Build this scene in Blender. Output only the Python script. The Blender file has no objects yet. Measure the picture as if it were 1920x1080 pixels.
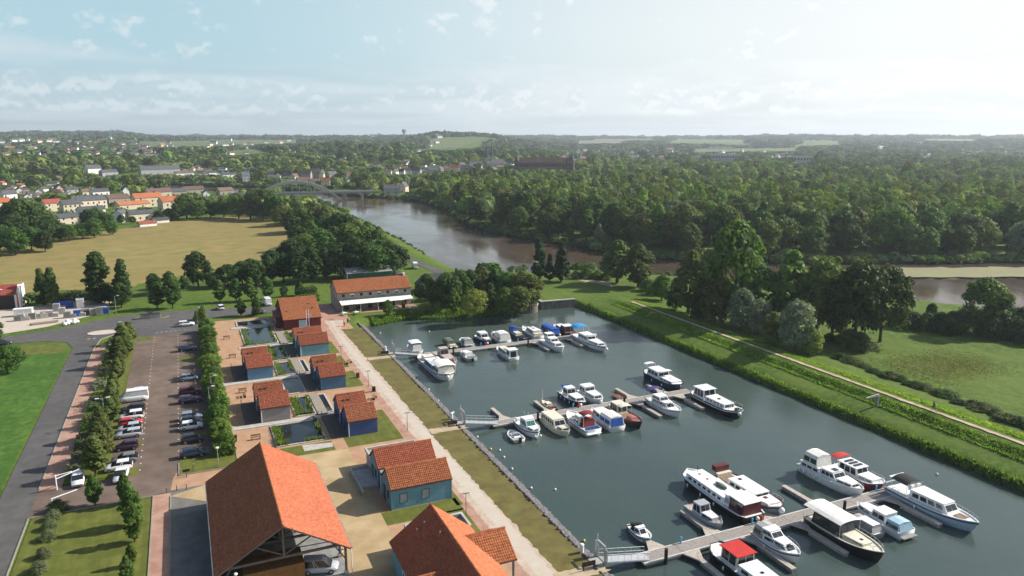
import bpy, bmesh, math, random
import numpy as np
from mathutils import Vector, Matrix
R = math.radians
SC = bpy.context.scene
COL = SC.collection

# ---------------------------------------------------------------- camera, sky, sun, exposure
F = 1385.0; CAMZ = 50.0; PITCH = math.atan(284 / F); YAW = R(24)
cam_d = bpy.data.cameras.new('camera'); cam = bpy.data.objects.new('camera', cam_d); COL.objects.link(cam)
cam.location = (0, 0, CAMZ); cam.rotation_euler = (R(90) - PITCH, 0, -YAW)
cam_d.sensor_width = 36; cam_d.lens = 36 * F / 1920; cam_d.clip_start = 1; cam_d.clip_end = 40000
SC.camera = cam
SUN_EL = R(33.5); SUN_AZ = R(94)            # azimuth clockwise from +Y
SUN_STRENGTH = 5.0; SKY_STRENGTH = 0.10; EXPOSURE = 0.5
HAZE_DENSITY = 0.00011
world = bpy.data.worlds.new('World'); SC.world = world; world.use_nodes = True
SC.view_settings.view_transform = 'Standard'; SC.view_settings.look = 'None'
SC.view_settings.exposure = EXPOSURE; SC.view_settings.gamma = 1; SC.view_settings.use_curve_mapping = False
SC.cycles.use_denoising = True
SC.cycles.max_bounces = 6; SC.cycles.diffuse_bounces = 2; SC.cycles.glossy_bounces = 3
SC.cycles.transmission_bounces = 3; SC.cycles.transparent_max_bounces = 6; SC.cycles.volume_bounces = 0
SC.cycles.caustics_reflective = False; SC.cycles.caustics_refractive = False
sun_d = bpy.data.lights.new('sun', 'SUN'); sun = bpy.data.objects.new('sun', sun_d); COL.objects.link(sun)
sun_d.energy = SUN_STRENGTH; sun_d.angle = R(0.5); sun_d.color = (1, .95, .87)
sd = Vector((math.sin(SUN_AZ) * math.cos(SUN_EL), math.cos(SUN_AZ) * math.cos(SUN_EL), math.sin(SUN_EL)))
sun.rotation_euler = (-sd).to_track_quat('-Z', 'Y').to_euler(); sun.location = sd * 300

class NG:
    "tiny node-graph helper"
    def __init__(s, tree): s.t = tree; s.n = tree.nodes; s.l = tree.links
    def add(s, typ, **kw):
        n = s.n.new(typ)
        for k, v in kw.items():
            if k.startswith('i_'): s.set(n, k[2:], v)
            else: setattr(n, k, v)
        return n
    def set(s, n, key, v):
        key = int(key) if key.isdigit() else key.replace('_', ' ')
        sock = n.inputs[key]
        if hasattr(v, 'is_output') or isinstance(v, bpy.types.NodeSocket): s.l.new(v, sock)
        else: sock.default_value = v
    def math(s, op, a, b=0.0, clamp=False):
        n = s.n.new('ShaderNodeMath'); n.operation = op; n.use_clamp = clamp
        s.set(n, '0', a); s.set(n, '1', b); return n.outputs[0]
    def ramp(s, v, lo, hi, a=0.0, b=1.0):
        n = s.n.new('ShaderNodeMapRange'); n.interpolation_type = 'SMOOTHSTEP'
        for k, x in zip(range(5), (v, lo, hi, a, b)): s.set(n, str(k), x)
        return n.outputs[0]
    def mix(s, f, a, b, mode='MIX'):
        n = s.n.new('ShaderNodeMix'); n.data_type = 'RGBA'; n.blend_type = mode
        s.set(n, '0', f)
        for i, x in ((6, a), (7, b)):
            if isinstance(x, bpy.types.NodeSocket): s.l.new(x, n.inputs[i])
            else: n.inputs[i].default_value = (*x, 1) if len(x) == 3 else x
        return n.outputs[2]
    def noise(s, vec, scale, detail=3, rough=.55, dist=0.0):
        n = s.n.new('ShaderNodeTexNoise'); s.l.new(vec, n.inputs['Vector'])
        n.inputs['Scale'].default_value = scale; n.inputs['Detail'].default_value = detail
        n.inputs['Roughness'].default_value = rough; n.inputs['Distortion'].default_value = dist
        return n.outputs['Fac']
    def scale(s, vec, xyz, loc=(0, 0, 0)):
        n = s.n.new('ShaderNodeMapping'); s.l.new(vec, n.inputs['Vector'])
        n.inputs['Scale'].default_value = xyz; n.inputs['Location'].default_value = loc
        return n.outputs[0]

def build_world():
    g = NG(world.node_tree); g.n.clear()
    sky = g.add('ShaderNodeTexSky', sky_type='NISHITA', sun_disc=False, sun_elevation=SUN_EL, sun_rotation=SUN_AZ,
                altitude=200, air_density=1.0, dust_density=2.6, ozone_density=2.2)
    tc = g.add('ShaderNodeTexCoord').outputs['Generated']
    sep = g.add('ShaderNodeSeparateXYZ', i_0=tc); z = sep.outputs[2]
    sunv = g.add('ShaderNodeVectorMath', operation='DOT_PRODUCT'); g.l.new(tc, sunv.inputs[0]); sunv.inputs[1].default_value = sd
    glow = g.ramp(sunv.outputs['Value'], -.03, .76)              # the veil brightens towards the sun
    # milky low sky over the clear Nishita dome
    low = g.ramp(z, .10, .45, .95, 0)
    milk = g.mix(g.ramp(z, 0, .12), g.mix(glow, (3.7, 4.6, 5.05), (6.4, 6.65, 6.65)), g.mix(glow, (3.25, 4.85, 5.5), (7.0, 7.15, 7.05)))
    base = g.mix(low, sky.outputs[0], milk)
    # high thin layer in perspective, stratus bank and small cumulus
    zz = g.math('ADD', g.math('MAXIMUM', z, 0.0), 0.05)
    comb = g.add('ShaderNodeCombineXYZ', i_0=g.math('DIVIDE', sep.outputs[0], zz), i_1=g.math('DIVIDE', sep.outputs[1], zz), i_2=0.3)
    deck = g.noise(comb.outputs[0], .30, 6, .6, .5)
    veil = g.ramp(g.math('ADD', deck, g.math('MULTIPLY', g.ramp(z, .085, .125, 1, 0), .13)), .52, .72)
    lit = g.mix(glow, (5.5, 6.1, 6.4), (8.1, 8.1, 8.0)); dark = g.mix(glow, (3.7, 4.8, 5.3), (6.8, 7.1, 7.2))
    c1 = g.mix(g.math('MULTIPLY', veil, .7), base, g.mix(g.noise(g.scale(tc, (1, 1, 5)), 9.0, 4), dark, lit))
    st = g.scale(tc, (1, 1, 1.25)); cum = g.noise(st, 36.0, 6, .52, 0.0); big = g.noise(st, 6.5, 3, .5)
    band = g.math('MULTIPLY', g.ramp(z, .018, .034), g.ramp(z, .055, .085, 1, 0))
    high = g.math('MULTIPLY', g.ramp(z, .085, .10), g.ramp(z, .14, .4, 1, .4))
    cover = g.math('ADD', g.math('MULTIPLY', band, .16), g.math('MULTIPLY', high, .02))
    cu = g.ramp(g.math('ADD', g.math('ADD', cum, cover), g.math('MULTIPLY', g.math('SUBTRACT', big, .5), .55)), .60, .74)
    cu = g.math('MULTIPLY', cu, g.math('MAXIMUM', band, g.math('MULTIPLY', high, .8)))
    shade = g.noise(g.scale(tc, (1, 1, 1.25), (0, 0, -.008)), 36.0, 6, .52, 0.0)
    cumc = g.mix(g.ramp(g.math('SUBTRACT', cum, shade), -.05, .07), dark, lit)
    c2 = g.mix(g.math('MULTIPLY', cu, .7), c1, cumc)
    bg = g.add('ShaderNodeBackground', i_Color=c2, i_Strength=SKY_STRENGTH)
    out = g.add('ShaderNodeOutputWorld'); g.l.new(bg.outputs[0], out.inputs[0])
build_world()

def at(px, py, z=0.0):
    "photograph pixel -> point on the horizontal plane z"
    cx = px - 960; cy = py - 540
    down = cy * math.cos(PITCH) + F * math.sin(PITCH); fw = F * math.cos(PITCH) - cy * math.sin(PITCH)
    t = (CAMZ - z) / down
    return (cx * t * math.cos(YAW) + fw * t * math.sin(YAW), -cx * t * math.sin(YAW) + fw * t * math.cos(YAW))
def pixel_x(x, y):
    "column in which a bearing shows (used to give terrain its bearing)"
    r = x * math.cos(YAW) - y * math.sin(YAW); f = x * math.sin(YAW) + y * math.cos(YAW)
    return 960 + F * r / np.maximum(f * math.cos(PITCH) + 45 * math.sin(PITCH), 1)

# ---------------------------------------------------------------- materials
MATS = {}
def mat(name, col, rough=.75, var=.16, scale=1.2, col2=None, spec=.25, bump=0.0, bscale=None, metal=0.0, rnd=0.0, world_pos=False, detail=4, big=0.0, streak=None):
    if name in MATS: return MATS[name]
    m = bpy.data.materials.new(name); m.use_nodes = True; g = NG(m.node_tree); g.n.clear()
    out = g.add('ShaderNodeOutputMaterial'); p = g.add('ShaderNodeBsdfPrincipled'); g.l.new(p.outputs[0], out.inputs[0])
    tc = g.add('ShaderNodeNewGeometry').outputs['Position'] if world_pos else g.add('ShaderNodeTexCoord').outputs['Object']
    n = g.noise(tc, scale, detail, .6)
    f = g.ramp(n, .3, .7)
    a = tuple(c * (1 - var) for c in col); b = col2 or tuple(min(1, c * (1 + var)) for c in col)
    c = g.mix(f, a, b)
    if big:
        n2 = g.ramp(g.noise(tc, scale * .13, 3, .55), .35, .65)
        c = g.mix(g.math('MULTIPLY', n2, big), c, tuple(x * .55 for x in col))
    if streak:
        n3 = g.ramp(g.noise(g.scale(tc, streak), 1.0, 3, .6), .38, .62)
        c = g.mix(g.math('MULTIPLY', n3, .45), c, tuple(x * .68 for x in col))
    if rnd:
        oi = g.add('ShaderNodeObjectInfo').outputs['Random']
        hs = g.add('ShaderNodeHueSaturation', i_Color=c)
        g.set(hs, 'Value', g.ramp(oi, 0, 1, 1 - rnd, 1 + rnd)); g.set(hs, 'Hue', g.ramp(g.math('FRACT', g.math('MULTIPLY', oi, 7.31)), 0, 1, .5 - rnd * .07, .5 + rnd * .07))
        c = hs.outputs[0]
    g.l.new(c, p.inputs['Base Color']); p.inputs['Roughness'].default_value = rough
    p.inputs['Specular IOR Level'].default_value = spec; p.inputs['Metallic'].default_value = metal
    if bump:
        b_ = g.add('ShaderNodeBump', i_Strength=min(1, bump), i_Distance=.05 if bump <= 1 else .05 * bump)
        g.l.new(g.noise(tc, bscale or scale * 4, 4, .6), b_.inputs['Height']); g.l.new(b_.outputs[0], p.inputs['Normal'])
    MATS[name] = m; return m

def leaf_mat(name, c1, c2, trans=.28, rnd=.22, nscale=.35, world_pos=False):
    m = bpy.data.materials.new(name); m.use_nodes = True; g = NG(m.node_tree); g.n.clear()
    out = g.add('ShaderNodeOutputMaterial')
    pos = g.add('ShaderNodeNewGeometry').outputs['Position']
    n = g.ramp(g.noise(pos, nscale, 3, .6), .32, .68)
    c = g.mix(n, c1, c2)
    if world_pos:
        n2 = g.ramp(g.noise(pos, .021, 3, .6), .35, .65)
        c = g.mix(g.math('MULTIPLY', n2, .35), c, tuple(x * .6 for x in c1))
        tn = g.add('ShaderNodeAttribute', attribute_name='tint').outputs['Fac']
        hv = g.add('ShaderNodeHueSaturation', i_Color=c); g.set(hv, 'Value', g.ramp(tn, 0, 1, .62, 1.5)); g.set(hv, 'Hue', g.ramp(g.math('FRACT', g.math('MULTIPLY', tn, 5.3)), 0, 1, .47, .525)); g.set(hv, 'Saturation', g.ramp(g.math('FRACT', g.math('MULTIPLY', tn, 9.7)), 0, 1, .75, 1.1)); c = hv.outputs[0]
    oi = g.add('ShaderNodeObjectInfo').outputs['Random']
    hs = g.add('ShaderNodeHueSaturation', i_Color=c)
    g.set(hs, 'Value', g.ramp(oi, 0, 1, 1 - rnd, 1 + rnd)); g.set(hs, 'Hue', g.ramp(g.math('FRACT', g.math('MULTIPLY', oi, 7.31)), 0, 1, .485, .515))
    d = g.add('ShaderNodeBsdfPrincipled', i_Roughness=.6); d.inputs['Specular IOR Level'].default_value = 0.0 if world_pos else .12
    g.l.new(hs.outputs[0], d.inputs['Base Color'])
    tl = g.add('ShaderNodeBsdfTranslucent'); g.l.new(g.mix(1.0, hs.outputs[0], (1.5, 1.6, .6), 'MULTIPLY'), tl.inputs[0])
    mx = g.add('ShaderNodeMixShader', i_0=trans); g.l.new(d.outputs[0], mx.inputs[1]); g.l.new(tl.outputs[0], mx.inputs[2])
    g.l.new(mx.outputs[0], out.inputs[0]); MATS[name] = m; return m

def water_mat(name, col, col2, rough=.12, ripple=1.0, nscale=.02, rscale=1.3):
    m = bpy.data.materials.new(name); m.use_nodes = True; g = NG(m.node_tree); g.n.clear()
    out = g.add('ShaderNodeOutputMaterial'); p = g.add('ShaderNodeBsdfPrincipled'); g.l.new(p.outputs[0], out.inputs[0])
    pos = g.add('ShaderNodeNewGeometry').outputs['Position']
    f = g.ramp(g.noise(pos, nscale, 4, .6, .5), .35, .65)
    g.l.new(g.mix(f, col, col2), p.inputs['Base Color'])
    g.l.new(g.ramp(g.noise(g.scale(pos, (1, .45, 1)), .035, 4, .6, .6), .35, .65, rough * .5, rough * 1.9), p.inputs['Roughness']); p.inputs['IOR'].default_value = 1.33
    w = g.noise(g.scale(pos, (1.0, .55, 1)), rscale, 4, .65)
    w2 = g.noise(pos, rscale * .16, 2, .5)
    h = g.math('ADD', g.math('MULTIPLY', w, g.ramp(g.noise(pos, .03, 3), .3, .7, .5, 1.2)), g.math('MULTIPLY', w2, 1.2))
    b = g.add('ShaderNodeBump', i_Strength=.5 * ripple, i_Distance=.09); g.l.new(h, b.inputs['Height']); g.l.new(b.outputs[0], p.inputs['Normal'])
    MATS[name] = m; return m

tile = mat('terracotta_tiles', (.375, .125, .058), .8, .3, 2.6, spec=.15, detail=6, rnd=.1, big=.22)
tile_dull = mat('weathered_terracotta_tiles', (.32, .108, .056), .85, .32, 2.8, spec=.12, detail=6, rnd=.1, big=.22)
tile_red = mat('red_brown_tiles', (.25, .06, .04), .8, .2, 1.5, rnd=.1)
slate = mat('grey_slate', (.075, .078, .085), .6, .25, 1.2, rnd=.25)
brown_roof = mat('brown_tiles', (.13, .085, .065), .8, .25, 1.0, rnd=.25)
village_tile = mat('village_red_tiles', (.34, .115, .06), .8, .25, .8, rnd=.2)
timber = mat('grey_timber', (.13, .11, .10), .8, .2, 3)
timber_brown = mat('brown_board', (.20, .10, .035), .7, .15, 2)
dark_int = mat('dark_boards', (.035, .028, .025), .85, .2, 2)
teal = mat('teal_cladding', (.135, .29, .365), .7, .06, 1.5, bump=.3)
cab_blue = mat('blue_cladding', (.11, .225, .335), .7, .08, 2, bump=.3)
cab_teal = mat('teal_blue_cladding', (.125, .29, .35), .7, .08, 2, bump=.3)
cab_navy = mat('dark_blue_cladding', (.06, .14, .24), .7, .08, 2, bump=.3)
cab_indigo = mat('indigo_cladding', (.06, .09, .245), .7, .08, 2, bump=.3)
cab_grey = mat('grey_brown_cladding', (.28, .255, .24), .75, .08, 2, bump=.3)
maroon_wall = mat('maroon_cladding', (.12, .025, .025), .7, .1, 2)
stone_wall = mat('pale_stone', (.33, .29, .25), .85, .22, 1.3, bump=.5, bscale=6)
old_stone = mat('dark_old_stone', (.14, .12, .11), .9, .3, .6, bump=.6)
chateau_stone = mat('reddish_castle_stone', (.12, .085, .072), .9, .3, .25)
lock_stone = mat('lock_wall_stone', (.17, .15, .13), .9, .3, .9, bump=.8, bscale=4)
render_white = mat('white_render', (.75, .73, .69), .8, .08, .7, rnd=.08)
render_cream = mat('cream_render', (.62, .54, .40), .8, .1, .7, rnd=.15)
render_grey = mat('grey_render', (.36, .36, .37), .8, .12, .7, rnd=.15)
concrete = mat('pale_concrete', (.42, .40, .36), .85, .15, 1.4, bump=.2)
concrete_dk = mat('grey_concrete', (.25, .25, .24), .85, .2, 1.0)
glass_dark = mat('dark_window_glass', (.02, .025, .03), .08, .1, 1, spec=.6)
glass_green = mat('green_tinted_glass', (.05, .16, .14), .08, .1, 1, spec=.6)
white_gel = mat('white_gelcoat', (.78, .78, .76), .35, .05, .9, spec=.5)
cream_gel = mat('cream_gelcoat', (.68, .63, .50), .4, .05, .9, spec=.4)
grey_gel = mat('grey_paint', (.34, .36, .37), .5, .08, 1, spec=.4)
pink_gel = mat('pinkish_grey_paint', (.46, .37, .33), .6, .1, 1)
navy_gel = mat('navy_paint', (.018, .026, .06), .35, .1, 1, spec=.5)
blue_gel = mat('blue_paint', (.05, .14, .30), .4, .1, 1, spec=.4)
black_gel = mat('black_hull_paint', (.018, .018, .02), .4, .15, 1, spec=.45)
maroon_gel = mat('maroon_paint', (.11, .018, .022), .45, .12, 1, spec=.4)
green_gel = mat('green_hull_paint', (.05, .20, .10), .5, .2, 1)
rust = mat('rusty_steel', (.17, .075, .045), .85, .3, 1.5)
wood_deck = mat('boat_teak', (.25, .17, .10), .7, .15, 3)
canvas_w = mat('white_canvas', (.74, .72, .66), .85, .06, 1.5)
canvas_grey = mat('grey_canvas', (.36, .36, .35), .85, .1, 1.5)
canvas_red = mat('red_canvas', (.50, .035, .03), .8, .08, 1.5)
canvas_blue = mat('blue_canvas', (.03, .10, .38), .8, .12, 2)
canvas_sky = mat('bright_blue_canvas', (.02, .30, .72), .8, .05, 2)
canvas_pale = mat('pale_blue_canvas', (.36, .52, .62), .8, .08, 2)
canvas_purple = mat('dark_purple_canvas', (.06, .05, .18), .8, .1, 2)
canvas_black = mat('black_canvas', (.025, .025, .028), .8, .1, 2)
canvas_maroon = mat('maroon_canvas', (.22, .03, .035), .8, .15, 2)
olive_cover = mat('olive_cover', (.12, .14, .11), .85, .15, 2)
metal = mat('galvanised_steel', (.48, .49, .50), .45, .08, 2, metal=.5)
metal_w = mat('white_metal', (.76, .76, .75), .5, .04, 1)
black_pl = mat('black_plastic', (.02, .02, .02), .5, .1, 2)
fender_w = mat('white_fender', (.80, .80, .78), .5, .04, 2)
yellow = mat('yellow_buoy', (.70, .60, .06), .5, .05, 2)
red_paint = mat('red_paint', (.50, .03, .03), .5, .08, 2)
cyan_pl = mat('cyan_plastic', (.10, .42, .62), .5, .05, 2)
pontoon_deck = mat('weathered_grey_decking', (.30, .27, .24), .85, .15, 2.5)
pontoon_edge = mat('pale_pontoon_edge', (.52, .50, .46), .8, .12, 1.5)
finger_deck = mat('pale_finger_decking', (.42, .37, .31), .8, .12, 2)
plank_wood = mat('footbridge_boards', (.29, .25, .20), .85, .15, 3)
deck_dark = mat('dark_terrace_boards', (.10, .085, .075), .85, .15, 3)
tyre = mat('tyre_rubber', (.02, .02, .02), .85, .1, 2)
bark = mat('bark', (.09, .065, .045), .9, .25, 4)
hub = mat('wheel_alloy', (.40, .40, .41), .35, .05, 2, metal=.6)
lamp_glass = mat('lamp_glass', (.70, .70, .66), .3, .03, 2)

L_MID = leaf_mat('mid_green_leaves', (0.051, 0.101, 0.020), (0.100, 0.165, 0.032))
L_BRIGHT = leaf_mat('bright_green_leaves', (0.088, 0.152, 0.027), (0.152, 0.226, 0.044), trans=.32)
L_DARK = leaf_mat('dark_green_leaves', (0.029, 0.061, 0.016), (0.059, 0.100, 0.024), trans=.22)
L_OLIVE = leaf_mat('olive_green_leaves', (0.071, 0.098, 0.024), (0.132, 0.159, 0.043))
L_SILVER = leaf_mat('silver_willow_leaves', (.125, .16, .10), (.205, .245, .16))
L_YELLOW = leaf_mat('yellow_green_leaves', (0.134, 0.171, 0.034), (0.232, 0.268, 0.067))
L_CONE = leaf_mat('dark_conifer_needles', (0.017, 0.037, 0.016), (0.034, 0.061, 0.022), trans=.1)
L_WOOD = leaf_mat('woodland_leaves', (.068, .115, .030), (.132, .185, .048), trans=.2, world_pos=True, nscale=.07)
L_FAR = leaf_mat('far_woodland_leaves', (0.049, 0.090, 0.033), (0.104, 0.152, 0.049), trans=.15, world_pos=True, nscale=.035)
L_REED = leaf_mat('reed_blades', (0.091, 0.165, 0.027), (0.177, 0.262, 0.049), trans=.5, world_pos=True, nscale=.5)
L_HEDGE = leaf_mat('hedge_leaves', (0.076, 0.152, 0.022), (0.128, 0.226, 0.034), trans=.35)
L_SAGE = leaf_mat('sage_shrub_leaves', (0.116, 0.146, 0.067), (0.183, 0.213, 0.110))

# ---------------------------------------------------------------- mesh helpers
class MB:
    def __init__(s): s.v = []; s.f = []
    def poly(s, pts):
        i = len(s.v); s.v += [tuple(p) for p in pts]; s.f.append(tuple(range(i, i + len(pts)))); return s
    def hexa(s, b, t):
        "eight corners: bottom four (ccw from above) and top four"
        i = len(s.v); s.v += [tuple(p) for p in b] + [tuple(p) for p in t]
        s.f += [(i + 3, i + 2, i + 1, i), (i + 4, i + 5, i + 6, i + 7)] + [(i + k, i + (k + 1) % 4, i + 4 + (k + 1) % 4, i + 4 + k) for k in range(4)]
        return s
    def box(s, x0, x1, y0, y1, z0, z1):
        return s.hexa([(x0, y0, z0), (x1, y0, z0), (x1, y1, z0), (x0, y1, z0)], [(x0, y0, z1), (x1, y0, z1), (x1, y1, z1), (x0, y1, z1)])
    def prism(s, pts, z0, z1):
        n = len(pts); i = len(s.v)
        s.v += [(x, y, z0) for x, y in pts] + [(x, y, z1) for x, y in pts]
        s.f += [tuple(range(i + n, i + 2 * n)), tuple(range(i + n - 1, i - 1, -1))] + [(i + k, i + (k + 1) % n, i + n + (k + 1) % n, i + n + k) for k in range(n)]
        return s
    def tube(s, p0, p1, r0, r1=None, n=6, caps=True):
        r1 = r0 if r1 is None else r1
        p0 = Vector(p0); p1 = Vector(p1); d = (p1 - p0).normalized()
        a = d.orthogonal().normalized(); b = d.cross(a); i = len(s.v)
        for p, r in ((p0, r0), (p1, r1)):
            for k in range(n):
                t = 2 * math.pi * k / n; s.v.append(tuple(p + a * (r * math.cos(t)) + b * (r * math.sin(t))))
        s.f += [(i + k, i + (k + 1) % n, i + n + (k + 1) % n, i + n + k) for k in range(n)]
        if caps: s.f += [tuple(range(i + n - 1, i - 1, -1)), tuple(range(i + n, i + 2 * n))]
        return s
    def path(s, pts, r, n=5):
        for a, b in zip(pts, pts[1:]): s.tube(a, b, r, r, n)
        return s
    def loft(s, rings, close=False, caps=True):
        n = len(rings[0]); i = len(s.v)
        for r in rings: s.v += [tuple(p) for p in r]
        m = n if close else n - 1
        for j in range(len(rings) - 1):
            for k in range(m):
                s.f.append((i + j * n + k, i + j * n + (k + 1) % n, i + (j + 1) * n + (k + 1) % n, i + (j + 1) * n + k))
        if caps: s.f += [tuple(range(i + n - 1, i - 1, -1)), tuple(range(i + (len(rings) - 1) * n, i + len(rings) * n))]
        return s
    def ball(s, c, rx, ry=None, rz=None, nu=8, nv=5):
        ry = ry or rx; rz = rz or rx
        rings = []
        for j in range(1, nv):
            t = math.pi * j / nv
            rings.append([(c[0] + rx * math.sin(t) * math.cos(2 * math.pi * k / nu), c[1] + ry * math.sin(t) * math.sin(2 * math.pi * k / nu), c[2] - rz * math.cos(t)) for k in range(nu)])
        return s.loft(rings, True)
    def mesh(s, name, m, smooth=False):
        me = bpy.data.meshes.new(name); me.from_pydata(s.v, [], s.f)
        if m: me.materials.append(m)
        if smooth: me.polygons.foreach_set('use_smooth', [True] * len(me.polygons))
        me.update(); return me
    def build(s, name, m, parent=None, smooth=False, loc=None, rz=0):
        o = bpy.data.objects.new(name, s.mesh(name, m, smooth)); COL.objects.link(o)
        if parent: o.parent = parent
        if loc: o.location = loc
        if rz: o.rotation_euler[2] = rz
        return o
def tag(o, label, cat, group=None):
    o['label'] = label; o['category'] = cat
    if group: o['group'] = group
    return o
def thing(name, label, cat, loc=(0, 0, 0), rz=0, group=None):
    o = bpy.data.objects.new(name, None); COL.objects.link(o); o.location = loc; o.rotation_euler = (0, 0, rz)
    o.empty_display_size = .5
    return tag(o, label, cat, group)
def kind(o, k): o['kind'] = k; return o
def part(name, m, parent, *boxes):
    b = MB()
    for q in boxes: b.box(*q)
    return b.build(name, m, parent)
def np_mesh(name, verts, quads, m):
    me = bpy.data.meshes.new(name); nv = len(verts); nf = len(quads); k = quads.shape[1]
    me.vertices.add(nv); me.vertices.foreach_set('co', np.ascontiguousarray(verts, dtype=np.float32).ravel())
    me.loops.add(nf * k); me.loops.foreach_set('vertex_index', np.ascontiguousarray(quads, dtype=np.int32).ravel())
    me.polygons.add(nf); me.polygons.foreach_set('loop_start', np.arange(nf, dtype=np.int32) * k)
    me.materials.append(m); me.update(calc_edges=True); return me
ORD = ['first', 'second', 'third', 'fourth', 'fifth', 'sixth', 'seventh', 'eighth', 'ninth', 'tenth', 'eleventh', 'twelfth', 'thirteenth', 'fourteenth', 'fifteenth', 'sixteenth', 'seventeenth', 'eighteenth', 'nineteenth', 'twentieth']
# ================================================================ terrain, water, ground sheets
WZ = -1.8                                                   # water level
def wpoly(px, z=WZ): return np.array([at(x, y, z) for x, y in px])
RIVER = wpoly([(2500, 640), (1920, 583), (1790, 572), (1690, 560), (1560, 545), (1400, 532), (1250, 520), (1150, 512), (1060, 510), (960, 514), (880, 512), (846, 503), (800, 478), (752, 450),
               (700, 424), (640, 396), (600, 381), (555, 372.5), (520, 369), (470, 366), (430, 363), (335, 357), (270, 353.5), (165, 350), (60, 347), (-60, 345.5),
               (-60, 341.5), (60, 342.5), (165, 344), (280, 346), (335, 347.5), (480, 352), (560, 358.5), (640, 366), (700, 371), (790, 377),
               (850, 398), (875, 421), (930, 437), (1000, 449), (1080, 461), (1135, 474), (1250, 486), (1290, 489), (1560, 495), (1640, 493), (1700, 494), (1920, 491), (2500, 486)])
def jag(P, step=1.2, amp=.25, seed=1):
    "irregular natural edge for a ground sheet"
    rng = np.random.default_rng(seed); out = []
    for (ax, ay), (bx, by) in zip(P, list(P[1:]) + [P[0]]):
        n = max(1, int(math.hypot(bx - ax, by - ay) / step))
        for k in range(n):
            u = k / n; out.append((ax + (bx - ax) * u + rng.normal(0, amp), ay + (by - ay) * u + rng.normal(0, amp)))
    return out
MARINA = np.array([(42.9, 30), (43.2, 120), (43.6, 197.5), (47, 198.5)] + [at(x, y, WZ) for x, y in [(760, 599), (860, 597), (930, 591), (1000, 583), (1045, 577), (1088, 574)]] + [(110.0, 186), (110.2, 120), (110.6, 30)])
SANDBAR = wpoly([(1540, 503), (1690, 501), (1920, 500), (2400, 500), (2400, 530), (1920, 521), (1760, 523), (1690, 521), (1620, 513)], -1.5)

def sdist(P, x, y):
    "signed distance to polygon, positive inside"
    x = np.asarray(x, float); y = np.asarray(y, float)
    d = np.full(x.shape, 1e18); ins = np.zeros(x.shape, bool)
    for (ax, ay), (bx, by) in zip(P, np.roll(P, -1, 0)):
        ex, ey = bx - ax, by - ay; L = ex * ex + ey * ey + 1e-9
        t = np.clip(((x - ax) * ex + (y - ay) * ey) / L, 0, 1)
        d = np.minimum(d, (x - ax - t * ex) ** 2 + (y - ay - t * ey) ** 2)
        c = ((ay > y) != (by > y)) & (x < (bx - ax) * (y - ay) / (by - ay + 1e-12) + ax); ins ^= c
    d = np.sqrt(d); return np.where(ins, d, -d)
def sstep(a, b, x): t = np.clip((x - a) / (b - a), 0, 1); return t * t * (3 - 2 * t)
def vnoise(x, y, s):
    "cheap smooth noise"
    return (np.sin(x * s + 1.7 * np.sin(y * s * .63 + .4)) * np.cos(y * s * .91 + 1.3 * np.sin(x * s * .57 + 2.1)))
DIKE_X = [105, 109, 110.2, 111.2, 113.0, 117.4, 119.2, 120.0, 121.6, 122.4, 127.5, 133, 138, 150]
DIKE_Z = [-4, -3, -1.7, -.9, -.35, .3, 1.2, 1.45, 1.45, 1.4, .45, .05, -.7, -.5]
def hbase(x, y):
    x = np.asarray(x, float); y = np.asarray(y, float)
    r = np.hypot(x, y); s = np.clip(pixel_x(x, y), -400, 2400)
    left = 1 - sstep(760, 1180, s)
    z = left * (22 * sstep(760, 1600, r) + 17 * sstep(1600, 5200, r)) + (1 - left) * 39 * sstep(1900, 5800, r)
    z += left * (1 - sstep(225, 290, s)) * 24 * sstep(2800, 4500, r)
    z += 30 * np.exp(-((s - 870) / 95) ** 4) * sstep(2250, 2800, r) * (1 - sstep(3300, 4200, r))
    z += (vnoise(x, y, .0031) * 5 + vnoise(x, y, .0013) * 7) * sstep(1000, 2600, r)
    z += 9 * np.exp(-((s - 1030) / 90) ** 2 - ((r - 1010) / 130) ** 2)
    return z
def hground(x, y):
    x = np.asarray(x, float); y = np.asarray(y, float)
    z = hbase(x, y)
    # the flood bank east of the basin and the meadow beyond it
    dz = np.interp(x, DIKE_X, DIKE_Z); fade = (1 - sstep(182, 200, y))
    z = np.where((x > 109) & (y < 200), dz * fade + z * (1 - fade) + (vnoise(x, y, .21) * .12 * (x > 123) * fade), z)
    dr = sdist(RIVER, x, y); z = z + (-1.9 - z) * sstep(-5, .8, dr) - 2.4 * sstep(0, 5, dr)
    dm = sdist(MARINA, x, y); z = np.where(x < 109.5, z + (-1.85 - z) * sstep(-3.4, .2, dm) - 2.4 * sstep(0, 2.5, dm), z)
    ds = sdist(SANDBAR, x, y); z = np.where(ds > -6, np.maximum(z, -4 + 2.75 * sstep(-6, 3, ds)), z)
    return z
def axis(segs):
    out = [segs[0][0]]
    for a, b, st, g in segs:
        while out[-1] < b - 1e-6:
            out.append(min(b, out[-1] + st)); st *= g
    return np.array(out)
gx = np.concatenate([-axis([(55, 160, 3, 1.03), (160, 9000, 7, 1.055)])[::-1], axis([(-55, -20, 3, 1), (-20, 40, 4, 1), (40, 46, .6, 1), (46, 108, 4, 1), (108, 140, .9, 1), (140, 420, 4, 1.0), (420, 800, 6, 1.0), (800, 12000, 9, 1.055)])[1:]])
gy = np.concatenate([np.array([-400., -150, -40]), axis([(10, 60, 5, 1), (60, 190, 3, 1), (190, 204, 1.2, 1), (204, 420, 4, 1), (420, 860, 5, 1), (860, 12000, 8, 1.045)])])
GX, GY = np.meshgrid(gx, gy); GZ = hground(GX, GY) - .06
nx, ny = len(gx), len(gy)
tv = np.stack([GX.ravel(), GY.ravel(), GZ.ravel()], 1)
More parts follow.
